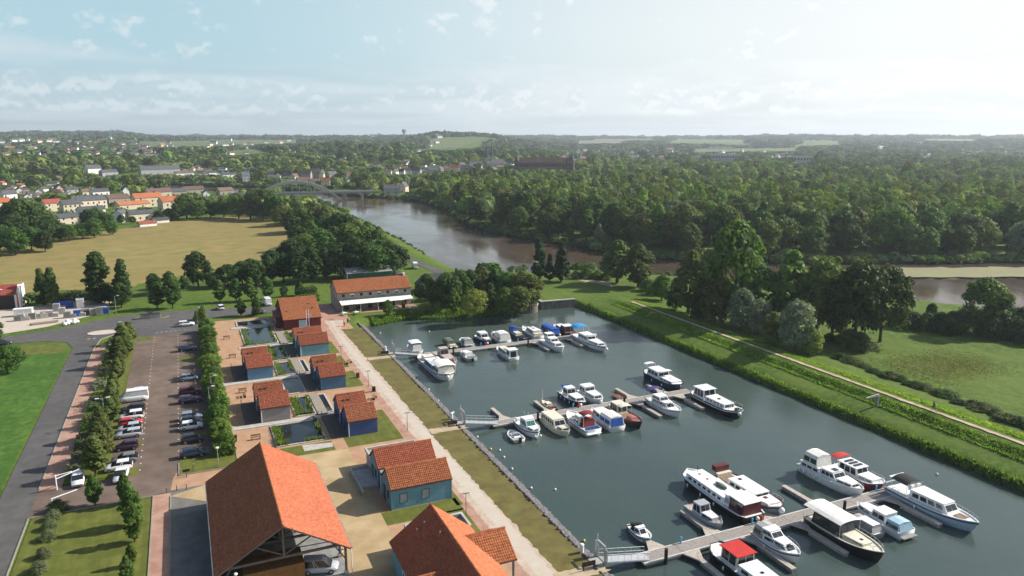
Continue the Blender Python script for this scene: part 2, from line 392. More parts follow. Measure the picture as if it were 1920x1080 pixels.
ii = (np.arange(ny - 1)[:, None] * nx + np.arange(nx - 1)[None]).ravel()
tq = np.stack([ii, ii + 1, ii + nx + 1, ii + nx], 1)

def ground_mat():
    m = bpy.data.materials.new('meadow_ground'); m.use_nodes = True; g = NG(m.node_tree); g.n.clear()
    out = g.add('ShaderNodeOutputMaterial'); p = g.add('ShaderNodeBsdfPrincipled', i_Roughness=.9); g.l.new(p.outputs[0], out.inputs[0])
    p.inputs['Specular IOR Level'].default_value = .1
    pos = g.add('ShaderNodeNewGeometry').outputs['Position']
    n1 = g.ramp(g.noise(pos, .9, 5, .65), .3, .7); n2 = g.ramp(g.noise(pos, .06, 4, .6, .4), .38, .62); n3 = g.ramp(g.noise(g.scale(pos, (1, .25, 1)), .35, 4, .6), .35, .65)
    c = g.mix(n1, (.048, .092, .014), (.125, .18, .028))
    c = g.mix(g.math('MULTIPLY', n2, .6), c, (.12, .165, .03)); c = g.mix(g.math('MULTIPLY', n3, .28), c, (.035, .075, .012))
    sep = g.add('ShaderNodeSeparateXYZ', i_0=pos)
    mud = g.ramp(sep.outputs[2], -1.75, -1.3, 1, 0)
    c = g.mix(mud, c, (.10, .085, .055))
    g.l.new(c, p.inputs['Base Color'])
    b = g.add('ShaderNodeBump', i_Strength=.8, i_Distance=.1); g.l.new(g.noise(pos, 2.2, 5, .7), b.inputs['Height']); g.l.new(b.outputs[0], p.inputs['Normal'])
    return m
terr = bpy.data.objects.new('terrain', np_mesh('terrain', tv, tq, ground_mat())); COL.objects.link(terr); kind(terr, 'structure')
terr.data.polygons.foreach_set('use_smooth', [True] * len(terr.data.polygons))

def sheet(name, pts, z, m, parent=None):
    o = MB().poly([(x, y, z) for x, y in pts]).build(name, m, parent)
    if not parent: kind(o, 'structure')
    return o
def rect(x0, x1, y0, y1): return [(x0, y0), (x1, y0), (x1, y1), (x0, y1)]
marina_water = water_mat('basin_water', (.048, .072, .064), (.064, .088, .074), .12, .65, .018, 1.5)
river_water = water_mat('river_water', (.088, .056, .034), (.07, .056, .046), .12, .4, .012, .8)
pond_water = water_mat('pond_water', (.012, .018, .022), (.02, .028, .028), .06, .25, .2, 1.0)
sheet('basin_water', [(x, y) for x, y in MARINA + (MARINA - MARINA.mean(0)) * .06], WZ, marina_water)
RB = RIVER.copy()
rw = MB(); n_half = 26
# river sheet: strips between near and far bank, a little wider than the bed's waterline
def densify(P, n):
    d = np.concatenate([[0], np.cumsum(np.hypot(*np.diff(P, axis=0).T))]); t = np.linspace(0, d[-1], n)
    return np.stack([np.interp(t, d, P[:, 0]), np.interp(t, d, P[:, 1])], 1)
near = densify(RIVER[:n_half], 80); far = densify(RIVER[n_half:][::-1], 80)
for k in range(79):
    a, b, c, d = near[k], near[k + 1], far[k + 1], far[k]
    def out(p, q, e=6): v = (p - q) / (np.hypot(*(p - q)) + 1e-6); return p + v * e
    A, B_, C, D = out(a, d), out(b, c), out(c, b), out(d, a)
    rw.poly([(*A, WZ - .03), (*B_, WZ - .03), (*C, WZ - .03), (*D, WZ - .03)])
kind(rw.build('river', river_water), 'structure')
sand = mat('river_sand', (.27, .235, .14), .9, .2, .08, (.22, .235, .10), world_pos=True)

def conform(name, quad, m, off=.25, n=14, nv=None):
    "a patch of land cover laid over the terrain (bilinear quad of world corners)"
    q = np.array(quad, float); u, v = np.meshgrid(np.linspace(0, 1, n), np.linspace(0, 1, nv or n))
    P = q[0] * ((1 - u) * (1 - v))[..., None] + q[1] * (u * (1 - v))[..., None] + q[2] * (u * v)[..., None] + q[3] * ((1 - u) * v)[..., None]
    Z = hground(P[..., 0], P[..., 1]) + off; k = nv or n
    vs = np.stack([P[..., 0].ravel(), P[..., 1].ravel(), Z.ravel()], 1)
    i = (np.arange(k - 1)[:, None] * n + np.arange(n - 1)[None]).ravel()
    o = bpy.data.objects.new(name, np_mesh(name, vs, np.stack([i, i + 1, i + n + 1, i + n], 1), m)); COL.objects.link(o); return kind(o, 'structure')
def atg(px, py):
    "photograph pixel -> point on the terrain"
    lo, hi = None, None
    cx = px - 960; cy = py - 540
    down = cy * math.cos(PITCH) + F * math.sin(PITCH); fw = F * math.cos(PITCH) - cy * math.sin(PITCH)
    dx = (cx * math.cos(YAW) + fw * math.sin(YAW)); dy = (-cx * math.sin(YAW) + fw * math.cos(YAW)); s = 1 / math.hypot(dx, dy)
    rr = np.concatenate([np.arange(60, 1500, 4.0), np.arange(1500, 9000, 15.0)])
    X = dx * s * rr; Y = dy * s * rr; Zr = CAMZ - down * s * rr
    hit = np.nonzero(Zr < hbase(X, Y))[0]
    k = hit[0] if len(hit) else len(rr) - 1
    return float(X[k]), float(Y[k])

# ---- land cover
m_hay = mat('mown_hay_field', (.37, .27, .095), .95, .2, .12, (.155, .165, .04), world_pos=True, detail=9, bump=.6, bscale=1.5, big=.42, streak=(.03, .22, 1))
m_field = mat('green_field', (.085, .125, .03), .95, .12, .01, (.115, .145, .042), world_pos=True)
m_stub = mat('stubble_field', (.17, .155, .09), .95, .1, .01, world_pos=True)
m_lawn = mat('mown_lawn', (.105, .125, .018), .95, .18, .5, (.15, .16, .03), world_pos=True, detail=7, bump=.5, bscale=8, streak=(1.1, .04, 1))
m_lawn_dk = mat('lush_grass', (.045, .13, .012), .95, .22, .7, (.105, .185, .025), world_pos=True, detail=8, bump=.9, bscale=3, big=.45, streak=(.5, .08, 1))
m_bank = mat('dry_bank_grass', (.145, .112, .035), .95, .25, .35, (.155, .14, .04), world_pos=True, detail=8, bump=.7, bscale=6)
m_asph = mat('grey_asphalt', (.105, .10, .095), .9, .16, .5, world_pos=True, detail=8, bump=.2, bscale=25, big=.35)
m_cpark = mat('brown_chip_asphalt', (.15, .108, .082), .92, .13, .4, (.19, .14, .11), world_pos=True, detail=8, bump=.25, bscale=20, big=.5)
m_tan = mat('tan_paving', (.40, .235, .135), .9, .1, .6, (.44, .275, .17), world_pos=True, detail=7)
m_pink = mat('pink_gravel', (.37, .20, .14), .92, .12, .5, (.43, .27, .20), world_pos=True, detail=7)
m_sand = mat('compacted_sand', (.42, .30, .15), .92, .14, .25, (.50, .375, .215), world_pos=True, detail=8, big=.2)
m_white = mat('white_gravel', (.56, .50, .42), .92, .1, .5, (.48, .40, .32), world_pos=True, detail=8)
m_pale = mat('pale_pinkish_gravel', (.46, .345, .26), .92, .12, .5, (.52, .43, .34), world_pos=True, detail=8)
m_kerb = mat('kerb_stone', (.27, .245, .21), .85, .1, 1, world_pos=True)
m_line = mat('white_road_paint', (.66, .65, .61), .8, .12, 3, world_pos=True)
m_gdark = mat('dark_gravel', (.16, .15, .135), .92, .16, .6, world_pos=True, detail=8)
m_dirt = mat('dirt_track', (.42, .33, .22), .92, .15, .4, world_pos=True)
m_rough = mat('rough_wet_meadow', (.10, .105, .045), .95, .3, .15, (.055, .10, .02), world_pos=True, detail=7)
m_rip = mat('rip_rap_stone', (.16, .15, .155), .9, .3, 2, rnd=.2)

sheet('hay_field', jag([at(x, y) for x, y in [(-60, 560), (100, 545), (230, 540), (330, 520), (420, 500), (480, 490), (545, 470), (568, 452), (556, 432), (520, 418), (455, 404), (400, 408), (330, 414), (240, 428), (140, 440), (60, 446), (-60, 452)]], 3, .7), .03, m_hay)
for q, m in [([(258, 276), (400, 275), (400, 264), (258, 265)], m_field), ([(395, 274), (560, 268), (600, 262), (392, 262)], m_field), ([(805, 281), (880, 272), (965, 267), (805, 262)], m_field),
             ([(440, 293), (500, 288), (480, 281), (430, 283)], m_field), ([(1255, 268), (1400, 272), (1400, 263), (1270, 262)], m_field),
             ([(1080, 270), (1165, 268), (1165, 264), (1080, 265)], m_stub), ([(1110, 264), (1230, 263), (1225, 261), (1110, 261.5)], m_stub), ([(1505, 274), (1575, 272), (1575, 265), (1505, 266)], m_field),
             ([(1300, 286), (1500, 284), (1500, 279), (1300, 280)], m_field), ([(1735, 264), (1830, 265), (1830, 261.5), (1735, 261.5)], m_stub), ([(330, 263), (360, 263), (360, 260), (330, 260)], m_stub)]:
    conform('far_field', [atg(*p) for p in q], m, 1.0, 12)
conform('meadow', [at(1705, 367), at(1815, 369), at(1805, 354), at(1710, 353)], m_field, .3, 6)
conform('meadow', [at(1590, 483), at(1650, 489), at(1660, 452), at(1600, 455)], m_field, .35, 6)
conform('meadow', [at(1195, 372), at(1262, 371), at(1262, 362), at(1195, 363)], m_stub, .3, 6)
sheet('sandbank', jag([at(x, y, -1.3) for x, y in [(1560, 506), (1690, 502), (1920, 501), (2300, 502), (2300, 524), (1920, 519), (1760, 520.5), (1690, 519), (1630, 513)]], 4, .8), -1.2, sand)

# ---- site sheets (z in millimetre steps)
sheet('paved_ground', rect(-7.2, 39, 50, 214), 0.0, m_tan)
sheet('lawn', [(-60, 50), (-27.4, 50), (-27.4, 196), (-29.5, 203), (-33, 207.5), (-60, 213)], .004, m_lawn_dk)
sheet('lawn', [(-28.4, 196), (-28.2, 203), (-30.5, 206), (-39, 208.5), (-39.5, 198.5)], .008, m_lawn)
sheet('road', [(-26.8, 40), (-22.3, 40), (-22.3, 196), (-21.5, 206), (-17, 212), (-8, 215), (5, 218), (23, 219.5), (33, 220), (33, 227), (22, 227), (5, 231), (-8, 232.5), (-20, 231.5), (-33, 222.5), (-45, 218.2), (-75, 212), (-75, 205), (-45, 210.5), (-34, 209.8), (-29, 206.5), (-27, 200)], .012, m_asph)
sheet('pavement', [(-22.3, 117.5), (-19.4, 117.5), (-19.4, 196), (-20, 202), (-22.3, 196)], .016, m_pink)
sheet('lawn', [(-19.4, 118.5), (-13.4, 118.5), (-13.4, 204), (-17, 208), (-19.4, 203)], .02, m_lawn)
sheet('car_park', [(-22.3, 109), (-5, 109), (-4.6, 114), (-3.8, 117), (1.3, 119), (1.3, 204.5), (-13.4, 204.5), (-13.4, 117.5), (-22.3, 117.5)], .024, m_cpark)
sheet('road', [(-13.4, 204.5), (2.5, 202.5), (4, 218.2), (-8, 216), (-14, 212.5)], .02, m_asph)
sheet('lawn', rect(-21.8, -7.2, 50, 108.9), .016, m_lawn)
sheet('path', rect(-7.1, -4.9, 50, 109.2), .028, m_pink)
sheet('yard', rect(-4.9, 0.2, 50, 110), .028, m_gdark)
sheet('yard', [(.2, 50), (20.5, 50), (21.5, 114), (13.5, 114.6), (4.6, 112), (-4.9, 108), (.2, 104)], .032, m_sand)
sheet('lawn', rect(-3.8, 4.6, 114.6, 119.2), .036, m_lawn)
sheet('hedge_bed', rect(1.3, 4.6, 119.2, 205), .036, m_lawn_dk)
sheet('traffic_island', [(-25.2 + 3.6 + 3.6 * math.cos(t) * (1.0 if math.cos(t) < 0 else 1.1), 213.3 + 2.6 * math.sin(t)) for t in np.linspace(0, 2 * math.pi, 28)[:-1]], .05, m_white)
sheet('traffic_island', [(-10.5 + 4.4 * math.cos(t), 226.2 + 1.9 * math.sin(t)) for t in np.linspace(0, 2 * math.pi, 24)[:-1]], .05, m_lawn)
sheet('path', jag([(33.5, 50), (37.2, 50), (36.8, 90), (36.3, 130), (35.9, 160), (35.7, 192), (39.5, 203), (36, 210), (33.5, 209), (32.3, 170), (32.8, 110)], .35, .09), .012, m_pale); sheet('path', jag([(34.3, 50), (36.3, 50), (35.9, 90), (35.3, 130), (34.9, 160), (34.6, 192), (36.0, 203), (34.6, 203), (33.3, 170), (33.8, 110)], .35, .11, 2), .016, m_white)
sheet('path_margin', [(32.3, 50), (33.85, 50), (33.05, 110), (32.4, 170), (33.3, 205), (31.6, 208), (31.2, 150), (31.4, 100)], .008, m_pink)
sheet('terrace', [(33, 203), (40.2, 200.5), (40.5, 208), (62, 206.5), (62, 213), (39, 213), (38.5, 224), (33, 224)], .016, m_pink)
for y0, y1 in ((50, 67.6), (67.5, 115.6), (115.5, 162.1), (162, 191)):
    sheet('grass_strip', jag([(36.7 if y0 < 100 else 35.9, y0), (41.2, y0), (41.2, y1), (35.75 if y1 > 100 else 36.6, y1)], .7, .14, int(y0)), .02, m_bank)
for y in (68, 115.5, 162): sheet('landing_path', jag(rect(35.8, 42.5, y - 1.1, y + 1.1), .6, .15), .024, m_dirt)
# lawns beside the cabins
for x0, x1, y0, y1 in ((27.4, 31.0, 144.2, 155), (28.6, 31.1, 169.8, 181), (27.8, 30.9, 158, 167.5), (21.7, 31.0, 114.6, 129.3), (31.3, 32.2, 89, 97), (20.6, 31.8, 87.6, 91.2), (29.2, 31.8, 77, 88), (10.6, 19.6, 114.6, 118.6)):
    sheet('lawn', rect(x0, x1, y0, y1), .02, m_lawn)
for x0, x1, y0, y1 in ((-13.4, -9.4, 128.6, 131.4), (-13.4, -9.4, 117.6, 120.4), (-13.4, -9.6, 200, 204), (-3.6, 1.3, 129.0, 131.6), (-3.6, 1.3, 135.0, 136.6), (-3.6, 1.3, 177, 181), (-3.6, 1.3, 119.2, 121.0)): sheet('grass_bay', jag(rect(x0, x1, y0, y1), .6, .05), .034, m_lawn)
# kerbs and painted marks
def kerb(pts, w=.16, h=.12, name='kerb'):
    b = MB()
    for (x0, y0), (x1, y1) in zip(pts, pts[1:]):
        d = Vector((x1 - x0, y1 - y0)).normalized(); n = Vector((-d.y, d.x)) * w / 2
        b.hexa([(x0 - n.x, y0 - n.y, -.05), (x1 - n.x, y1 - n.y, -.05), (x1 + n.x, y1 + n.y, -.05), (x0 + n.x, y0 + n.y, -.05)], [(x0 - n.x, y0 - n.y, h), (x1 - n.x, y1 - n.y, h), (x1 + n.x, y1 + n.y, h), (x0 + n.x, y0 + n.y, h)])
    return kind(b.build(name, m_kerb), 'structure')
kerb([(-22.3, 118), (-22.3, 196), (-21.5, 206), (-17, 212)]); kerb([(-7.15, 50), (-7.15, 109)]); kerb([(-22, 60), (-22.2, 108.8), (-7.2, 109)]); kerb([(-3.8, 119.2), (-3.8, 114.6), (4.6, 114.6)]); kerb([(4.65, 114.6), (4.65, 205)])
kerb([(-25.2 + 3.6 + 3.6 * math.cos(t) * (1.0 if math.cos(t) < 0 else 1.1), 213.3 + 2.6 * math.sin(t)) for t in np.linspace(0, 2 * math.pi, 28)])
kerb([(-10.5 + 4.4 * math.cos(t), 226.2 + 1.9 * math.sin(t)) for t in np.linspace(0, 2 * math.pi, 24)])
kerb([(-4.9, 50), (-4.9, 108)])
marks = MB()
for y in np.arange(119, 204, 2.6):
    for x in (-9.25, -3.8): marks.poly([(x - .1, y, .03), (x + .1, y, .03), (x + .1, y + .3, .03), (x - .1, y + .3, .03)])
for i in range(7): marks.poly([(-9 + i * 1.1, 207.5, .03), (-8.5 + i * 1.1, 207.5, .03), (-8.5 + i * 1.1, 207.7, .03), (-9 + i * 1.1, 207.7, .03)])
for x in (-24.6, -23.4): marks.poly([(x, 207.4, .03), (x + .6, 207.6, .03), (x + .6, 207.9, .03), (x, 207.7, .03)])
kind(marks.build('road_markings', m_line), 'structure')

# ponds between the cabins: dark water set in shallow walled basins
def pond(x0, x1, y0, y1):
    sheet('pond', rect(x0, x1, y0, y1), .045, pond_water)
    b = MB()
    for q in ((x0 - .35, x1 + .35, y0 - .35, y0), (x0 - .35, x1 + .35, y1, y1 + .35), (x0 - .35, x0, y0, y1), (x1, x1 + .35, y0, y1)): b.box(*q, -.05, .16)
    kind(b.build('pond_kerb', concrete), 'structure')
for q in ((11.4, 18.7, 184.6, 201.6), (15.9, 19.3, 169.3, 181.0), (15.9, 19.3, 157.8, 166.9), (15.9, 19.3, 145.0, 154.8), (16.0, 19.2, 132.2, 142.0), (11.2, 18.7, 119.6, 128.8), (21.6, 24.4, 183.2, 193.2), (21.5, 22.2, 158, 167), (21.4, 22.4, 132.2, 142), (11.0, 19, 205.5, 210.5)): pond(*q)
for x0, x1, y0, y1 in ((4.7, 22.4, 129.6, 131.2), (4.7, 22.4, 155.3, 156.9), (9.6, 22, 182.2, 183.6), (9.0, 21.5, 202.8, 204.6)):
    kind(MB().box(x0, x1, y0, y1, 0, .10).build('walkway', concrete), 'structure')
sheet('slab', [(14.8, 115.9), (19.4, 115.9), (19.6, 117.7), (14.8, 118.5)], .05, concrete)
# ================================================================ vegetation
def leaf_quads(P, N, size, rng, aspect=1.5):
    "diamond leaf cards at points P facing N"
    n = len(P); N = N / (np.linalg.norm(N, axis=1, keepdims=True) + 1e-9)
    T = rng.normal(size=(n, 3)); T -= (T * N).sum(1, keepdims=True) * N; T /= np.linalg.norm(T, axis=1, keepdims=True) + 1e-9
    B = np.cross(N, T); s = (np.asarray(size) * rng.uniform(.65, 1.3, n))[:, None]
    V = np.stack([P - T * s * aspect * .5, P + B * s * .5 - T * s * .08, P + T * s * aspect * .5, P - B * s * .5 + T * s * .08], 1).reshape(-1, 3)
    return V, np.arange(4 * n).reshape(-1, 4)
def crown(kind_, seed, n_cl=84, n_lf=52, leaf=.40):
    "crown for a tree 10 m tall; foot at z = 0"
    rng = np.random.default_rng(seed)
    def env(z):                                             # radius of the crown at relative height z (0..1)
        if kind_ == 'round': return 3.4 * np.sqrt(np.clip(1 - ((z - .45) / .55) ** 2, 0, 1)) * (.95 + .1 * z)
        if kind_ == 'wide': return 4.5 * np.sqrt(np.clip(1 - ((z - .42) / .58) ** 2, 0, 1))
        if kind_ == 'oval': return 2.35 * np.clip(np.sin(np.pi * np.clip(z, 0, 1) ** .75), 0, 1) ** .8
        if kind_ == 'poplar': return 1.35 * np.clip(np.sin(np.pi * np.clip(z * .93 + .07, 0, 1) ** .7), 0, 1) ** .6
        if kind_ == 'cone': return 2.1 * np.clip(1 - z, 0, 1) ** .75 * sstep(-.02, .12, z)
        if kind_ == 'lime': return 2.2 * np.clip(1 - z, 0, 1) ** .55 * sstep(-.05, .25, z)
        if kind_ == 'bush': return 5.2 * np.sqrt(np.clip(1 - z ** 2, 0, 1))
        return 3 * np.sqrt(np.clip(1 - (2 * z - 1) ** 2, 0, 1))
    z0, z1 = {'round': (1.6, 10), 'wide': (1.8, 10), 'oval': (1.5, 10), 'poplar': (.6, 10), 'cone': (.7, 10), 'lime': (1.7, 10), 'bush': (.3, 9)}[kind_]
    lob = rng.normal(size=(7, 3)); lob /= np.linalg.norm(lob, axis=1, keepdims=True); la = rng.uniform(-.26, .34, 7)
    Ps, Ns, Ss = [], [], []
    cr0 = {'round': 1.25, 'wide': 1.4, 'oval': .85, 'poplar': .62, 'cone': .6, 'lime': .72, 'bush': 1.9}[kind_]
    for _ in range(n_cl):
        z = rng.uniform(0, 1) ** (.85 if kind_ in ('round', 'wide') else 1.0); a = rng.uniform(0, 2 * np.pi)
        d = np.array([np.cos(a), np.sin(a), (z - .45) * 1.4]); d /= np.linalg.norm(d)
        k = 1 + sum(w * max(0, float(d @ l)) ** 3 for w, l in zip(la, lob))
        rr = max(0, float(env(np.array(z)))) * k * rng.uniform(.45, .98) ** .6
        cr = cr0 * rng.uniform(.7, 1.25)
        c = np.array([np.cos(a) * max(0, rr - cr * .35), np.sin(a) * max(0, rr - cr * .35), z0 + (z1 - z0 - cr * .6) * z])
        q = rng.normal(size=(n_lf, 3)); q[:, 2] = q[:, 2] * .9 + .25; q /= np.linalg.norm(q, axis=1, keepdims=True)
        rad = cr * rng.uniform(.55, 1.05, n_lf)[:, None] * np.array([1, 1, .78])
        Ps.append(c + q * rad); Ns.append(q + np.array([0, 0, .25]) + rng.normal(size=(n_lf, 3)) * .28)
    P = np.concatenate(Ps); P[:, 2] = np.maximum(P[:, 2], z0 * .55)
    return leaf_quads(P, np.concatenate(Ns), np.full(len(P), leaf), rng)
def trunk(kind_, seed):
    rng = random.Random(seed); b = MB(); w = {'poplar': .2, 'cone': .22, 'lime': .16, 'bush': .12}.get(kind_, .26)
    top = 8 if kind_ in ('poplar', 'cone', 'lime') else 5.2 if kind_ != 'bush' else 2
    pts = [(0, 0, -.4), (rng.uniform(-.1, .1), rng.uniform(-.1, .1), top * .35), (rng.uniform(-.3, .3), rng.uniform(-.3, .3), top)]
    b.tube(pts[0], pts[1], w * 1.25, w * .8, 7); b.tube(pts[1], pts[2], w * .8, w * .25, 6)
    for k in range(5):
        a = k * 2.4 + rng.random(); z = top * (.35 + .1 * k); ln = {'poplar': .5, 'cone': 1.1, 'lime': 1.0}.get(kind_, 2.1)
        b.tube((0, 0, z * .95), (math.cos(a) * ln, math.sin(a) * ln, z + ln * .75), w * .42, w * .12, 5)
    return b.mesh('trunk', bark)
PROTO = {}
def proto(kind_, m, seed, **kw):
    k = (kind_, m.name, seed)
    if k not in PROTO:
        V, Q = crown(kind_, seed, **kw); PROTO[k] = (np_mesh('crown', V, Q, m), trunk(kind_, seed))
    return PROTO[k]
TREES = []
trng = random.Random(11)
def tree(name, kind_, m, x, y, h, label, group=None, wide=1.0, z=None, cat='tree', seed=None, **kw):
    cr, tr = proto(kind_, m, seed if seed is not None else trng.randrange(3), **kw)
    zz = float(hground(np.array(x), np.array(y))) - .1 if z is None else z
    t = thing(name, label, cat, (x, y, zz), trng.uniform(0, 6.28), group); s = h / 10.0
    t.rotation_euler[0] = trng.uniform(-.05, .05); t.rotation_euler[1] = trng.uniform(-.05, .05)
    for nm, me in (('trunk', tr), ('crown', cr)):
        o = bpy.data.objects.new(nm, me); COL.objects.link(o); o.parent = t; o.scale = (s * wide, s * wide, s)
    TREES.append((x, y)); return t
def hgt(base, topy, z0=0.0):
    "height of an upright thing from the pixel of its foot and the row of its top"
    x, y = at(*base, z0); f = x * math.sin(YAW) + y * math.cos(YAW); k = (topy - 540) / F
    # solve row(topz) = topy
    c, s = math.cos(PITCH), math.sin(PITCH)
    u = -(f * (k * c + s)) / (c - k * s)
    return u + CAMZ - z0
def px_tree(name, kind_, m, bx, by, top, label, group=None, wide=1.0, z0=0.0, **kw):
    x, y = at(bx, by, z0); return tree(name, kind_, m, x, y, max(1.0, hgt((bx, by), top, z0)), label, group, wide, z=z0 - .05, **kw)

# rows at the car park
for i, y in enumerate((119.5, 125, 130.5, 136, 142, 148, 154.5, 161, 167.5, 174, 180, 186, 192, 198.5)):
    m = L_OLIVE; h = (5.8, 6.6, 6.2, 5.6, 5.2, 5.4, 5.0, 4.8, 5.0, 5.6, 6.4, 6.6, 6.3, 5.6)[i]
    tree('lime_tree', 'lime', m, -15.2 + trng.uniform(-.7, .7), y + trng.uniform(-.8, .8), h * trng.uniform(.85, 1.12), '%s olive green tree from the barrier in the row between road and car park' % ORD[i], 'row of trees west of the car park', 1.45, z=0)
for i, y in enumerate((121.5, 127, 133, 139.5, 146, 152, 158, 164, 170.5, 177, 183.5, 190, 196.5, 202.5)):
    tree('hornbeam_tree', 'round', L_BRIGHT, 2.9 + trng.uniform(-.5, .5), y + trng.uniform(-1, 1), trng.uniform(3.3, 5.0), '%s bright green tree from the barn end of the hedge beside the car park' % ORD[i], 'bright green trees in the car park hedge', trng.uniform(1.0, 1.3), z=0)
for i, (bx, by, tp) in enumerate([(179, 948, 888), (236, 944, 884), (250, 985, 905), (253, 1016, 945), (247, 1060, 1018), (241, 1098, 1042)]):
    px_tree('young_tree', 'oval', L_MID, bx, by, tp, ('young dark green tree standing alone at the lawn corner by the white car' if i == 0 else '%s young tree from the car park along the pink path on the lawn' % ORD[i - 1]), 'young trees on the front lawn', .82)
for i, (bx, by) in enumerate([(109, 958), (101, 973), (94, 992), (91, 1011), (83, 1045), (73, 1072)]):
    x, y = at(bx, by); tree('lawn_shrub', 'bush', L_SAGE if i else L_DARK, x, y, 1.5 if i else 1.9, ('dark round shrub at the lawn corner nearest the height barrier' if i == 0 else '%s pale sage green shrub from the barrier along the lawn edge' % ORD[i - 1]), 'shrubs along the lawn edge', 1.25, z=0, cat='shrub')
# hedges as blocks of leaves
def hedge(name, x0, x1, y0, y1, h, m, label, seed=1, dens=9, leaf=.32, z=0.0, cat='hedge', rot=0, cen=None):
    rng = np.random.default_rng(seed); lx, ly = x1 - x0, y1 - y0
    n = int((lx * ly + 2 * h * (lx + ly)) * dens)
    P = np.stack([rng.uniform(x0, x1, n), rng.uniform(y0, y1, n), h * (1 + .16 * vnoise(rng.uniform(0, 1, n), rng.uniform(0, 1, n), 9)) * np.ones(n)], 1); N = np.tile([0, 0, 1.], (n, 1))
    side = rng.random(n) < (2 * h * (lx + ly)) / (lx * ly + 2 * h * (lx + ly)); k = rng.integers(0, 4, n); zz = rng.uniform(.1, 1, n) * h
    for i, (ax, v, nn) in enumerate(((0, x0, (-1, 0, .4)), (0, x1, (1, 0, .4)), (1, y0, (0, -1, .4)), (1, y1, (0, 1, .4)))):
        s = side & (k == i); P[s, ax] = v; P[s, 2] = zz[s]; N[s] = nn
    P += rng.normal(size=P.shape) * .14; P[:, 2] += .22 * vnoise(P[:, 0], P[:, 1], 1.9)
    V, Q = leaf_quads(P, N + rng.normal(size=P.shape) * .4, np.full(n, leaf), rng)
    cx, cy = (x0 + x1) / 2, (y0 + y1) / 2; V[:, 0] -= cx; V[:, 1] -= cy
    t = thing(name, label, cat, (cx, cy, z))
    o = bpy.data.objects.new('foliage', np_mesh('foliage', V, Q, m)); COL.objects.link(o); o.parent = t
    part('branches', bark, t, (-lx * .36, lx * .36, -ly * .46, ly * .46, -.1, h * .8)); return t
hedge('clipped_hedge', 1.5, 4.3, 119.4, 204.5, 1.9, L_HEDGE, 'long bright green hedge between car park and cabins', 5, 11, .36)
for i, (y0, y1) in enumerate(((121, 128), (131, 137), (140, 146), (150, 157), (163, 168), (172, 180), (186, 194), (197, 203))):
    hedge('shrub_bed', -19.2, -17.2, y0, y1, 1.2, (L_SAGE, L_OLIVE, L_HEDGE, L_MID)[i % 4], '%s low shrub bed from the barrier along the west pavement' % ORD[i], 20 + i, 10, .3)
hedge('boundary_hedge', -47, -18, 259, 262, 2.6, L_DARK, 'dark boundary hedge behind the builders yard', 7, 5, .6)
hedge('restaurant_hedge', 29.5, 36.5, 229, 232, 1.8, L_MID, 'trimmed green hedge behind the red house', 8, 9, .4)
hedge('restaurant_hedge', 31, 37, 236, 241, 2.4, L_DARK, 'dark tall hedge left of the green shed', 9, 7, .5)

# trees round the road junction and the yard
for i, (bx, by, tp, k, m, w, lab) in enumerate([(295, 578, 533, 'lime', L_MID, 1.5, 'left of two conical trees at the road junction'), (324, 578, 515, 'lime', L_MID, 1.3, 'right of two conical trees at the road junction'),
    (413, 567, 525, 'lime', L_MID, 1.4, 'leftmost tree of the row along the north road'), (443, 565, 522, 'lime', L_MID, 1.4, 'second tree of the row along the north road'), (472, 564, 520, 'lime', L_MID, 1.3, 'third tree of the row along the north road'), (503, 561, 518, 'lime', L_MID, 1.4, 'rightmost large tree of the row along the north road'),
    (533, 556, 536, 'round', L_DARK, 1.0, 'small dark tree between road row and red house'), (563, 553, 528, 'oval', L_MID, 1.2, 'small round tree on grass left of restaurant'),
    (452, 592, 558, 'oval', L_MID, 1.0, 'small street tree left of two before the cabins'), (481, 592, 555, 'oval', L_MID, 1.0, 'small street tree right of two before the cabins'),
    (380, 605, 572, 'oval', L_MID, .9, 'slim tree at the top end of the car park hedge'), (373, 600, 578, 'bush', L_BRIGHT, 1.0, 'bright shrub at the top of the car park'),
    (82, 572, 503, 'poplar', L_MID, 1.0, 'left of two thin poplars before the hay field'), (98, 574, 501, 'poplar', L_MID, 1.1, 'right of two thin poplars before the hay field'),
    (188, 568, 471, 'poplar', L_DARK, 1.6, 'tall broad dark poplar behind the yard'), (229, 570, 486, 'poplar', L_DARK, 1.1, 'slender dark poplar right of the yard'), (228, 577, 530, 'round', L_DARK, 1.0, 'dark round tree at the foot of the slender poplar'),
    (205, 570, 535, 'round', L_DARK, .9, 'dark tree between the two tall poplars'), (290, 552, 512, 'round', L_DARK, 1.0, 'dark round tree behind the road junction'), (318, 547, 508, 'round', L_DARK, .9, 'dark tree behind the conical junction trees'),
    (372, 537, 471, 'round', L_DARK, 1.0, 'tall dark round tree alone at the field edge'), (15, 700, 648, 'wide', L_MID, 1.1, 'broad tree at the left edge on the roadside meadow'), (-8, 640, 600, 'round', L_MID, 1.0, 'tree at the left edge by the side road')]):
    px_tree('roadside_tree' if k != 'poplar' else 'poplar_tree', k, m, bx, by, tp, lab, None, w)
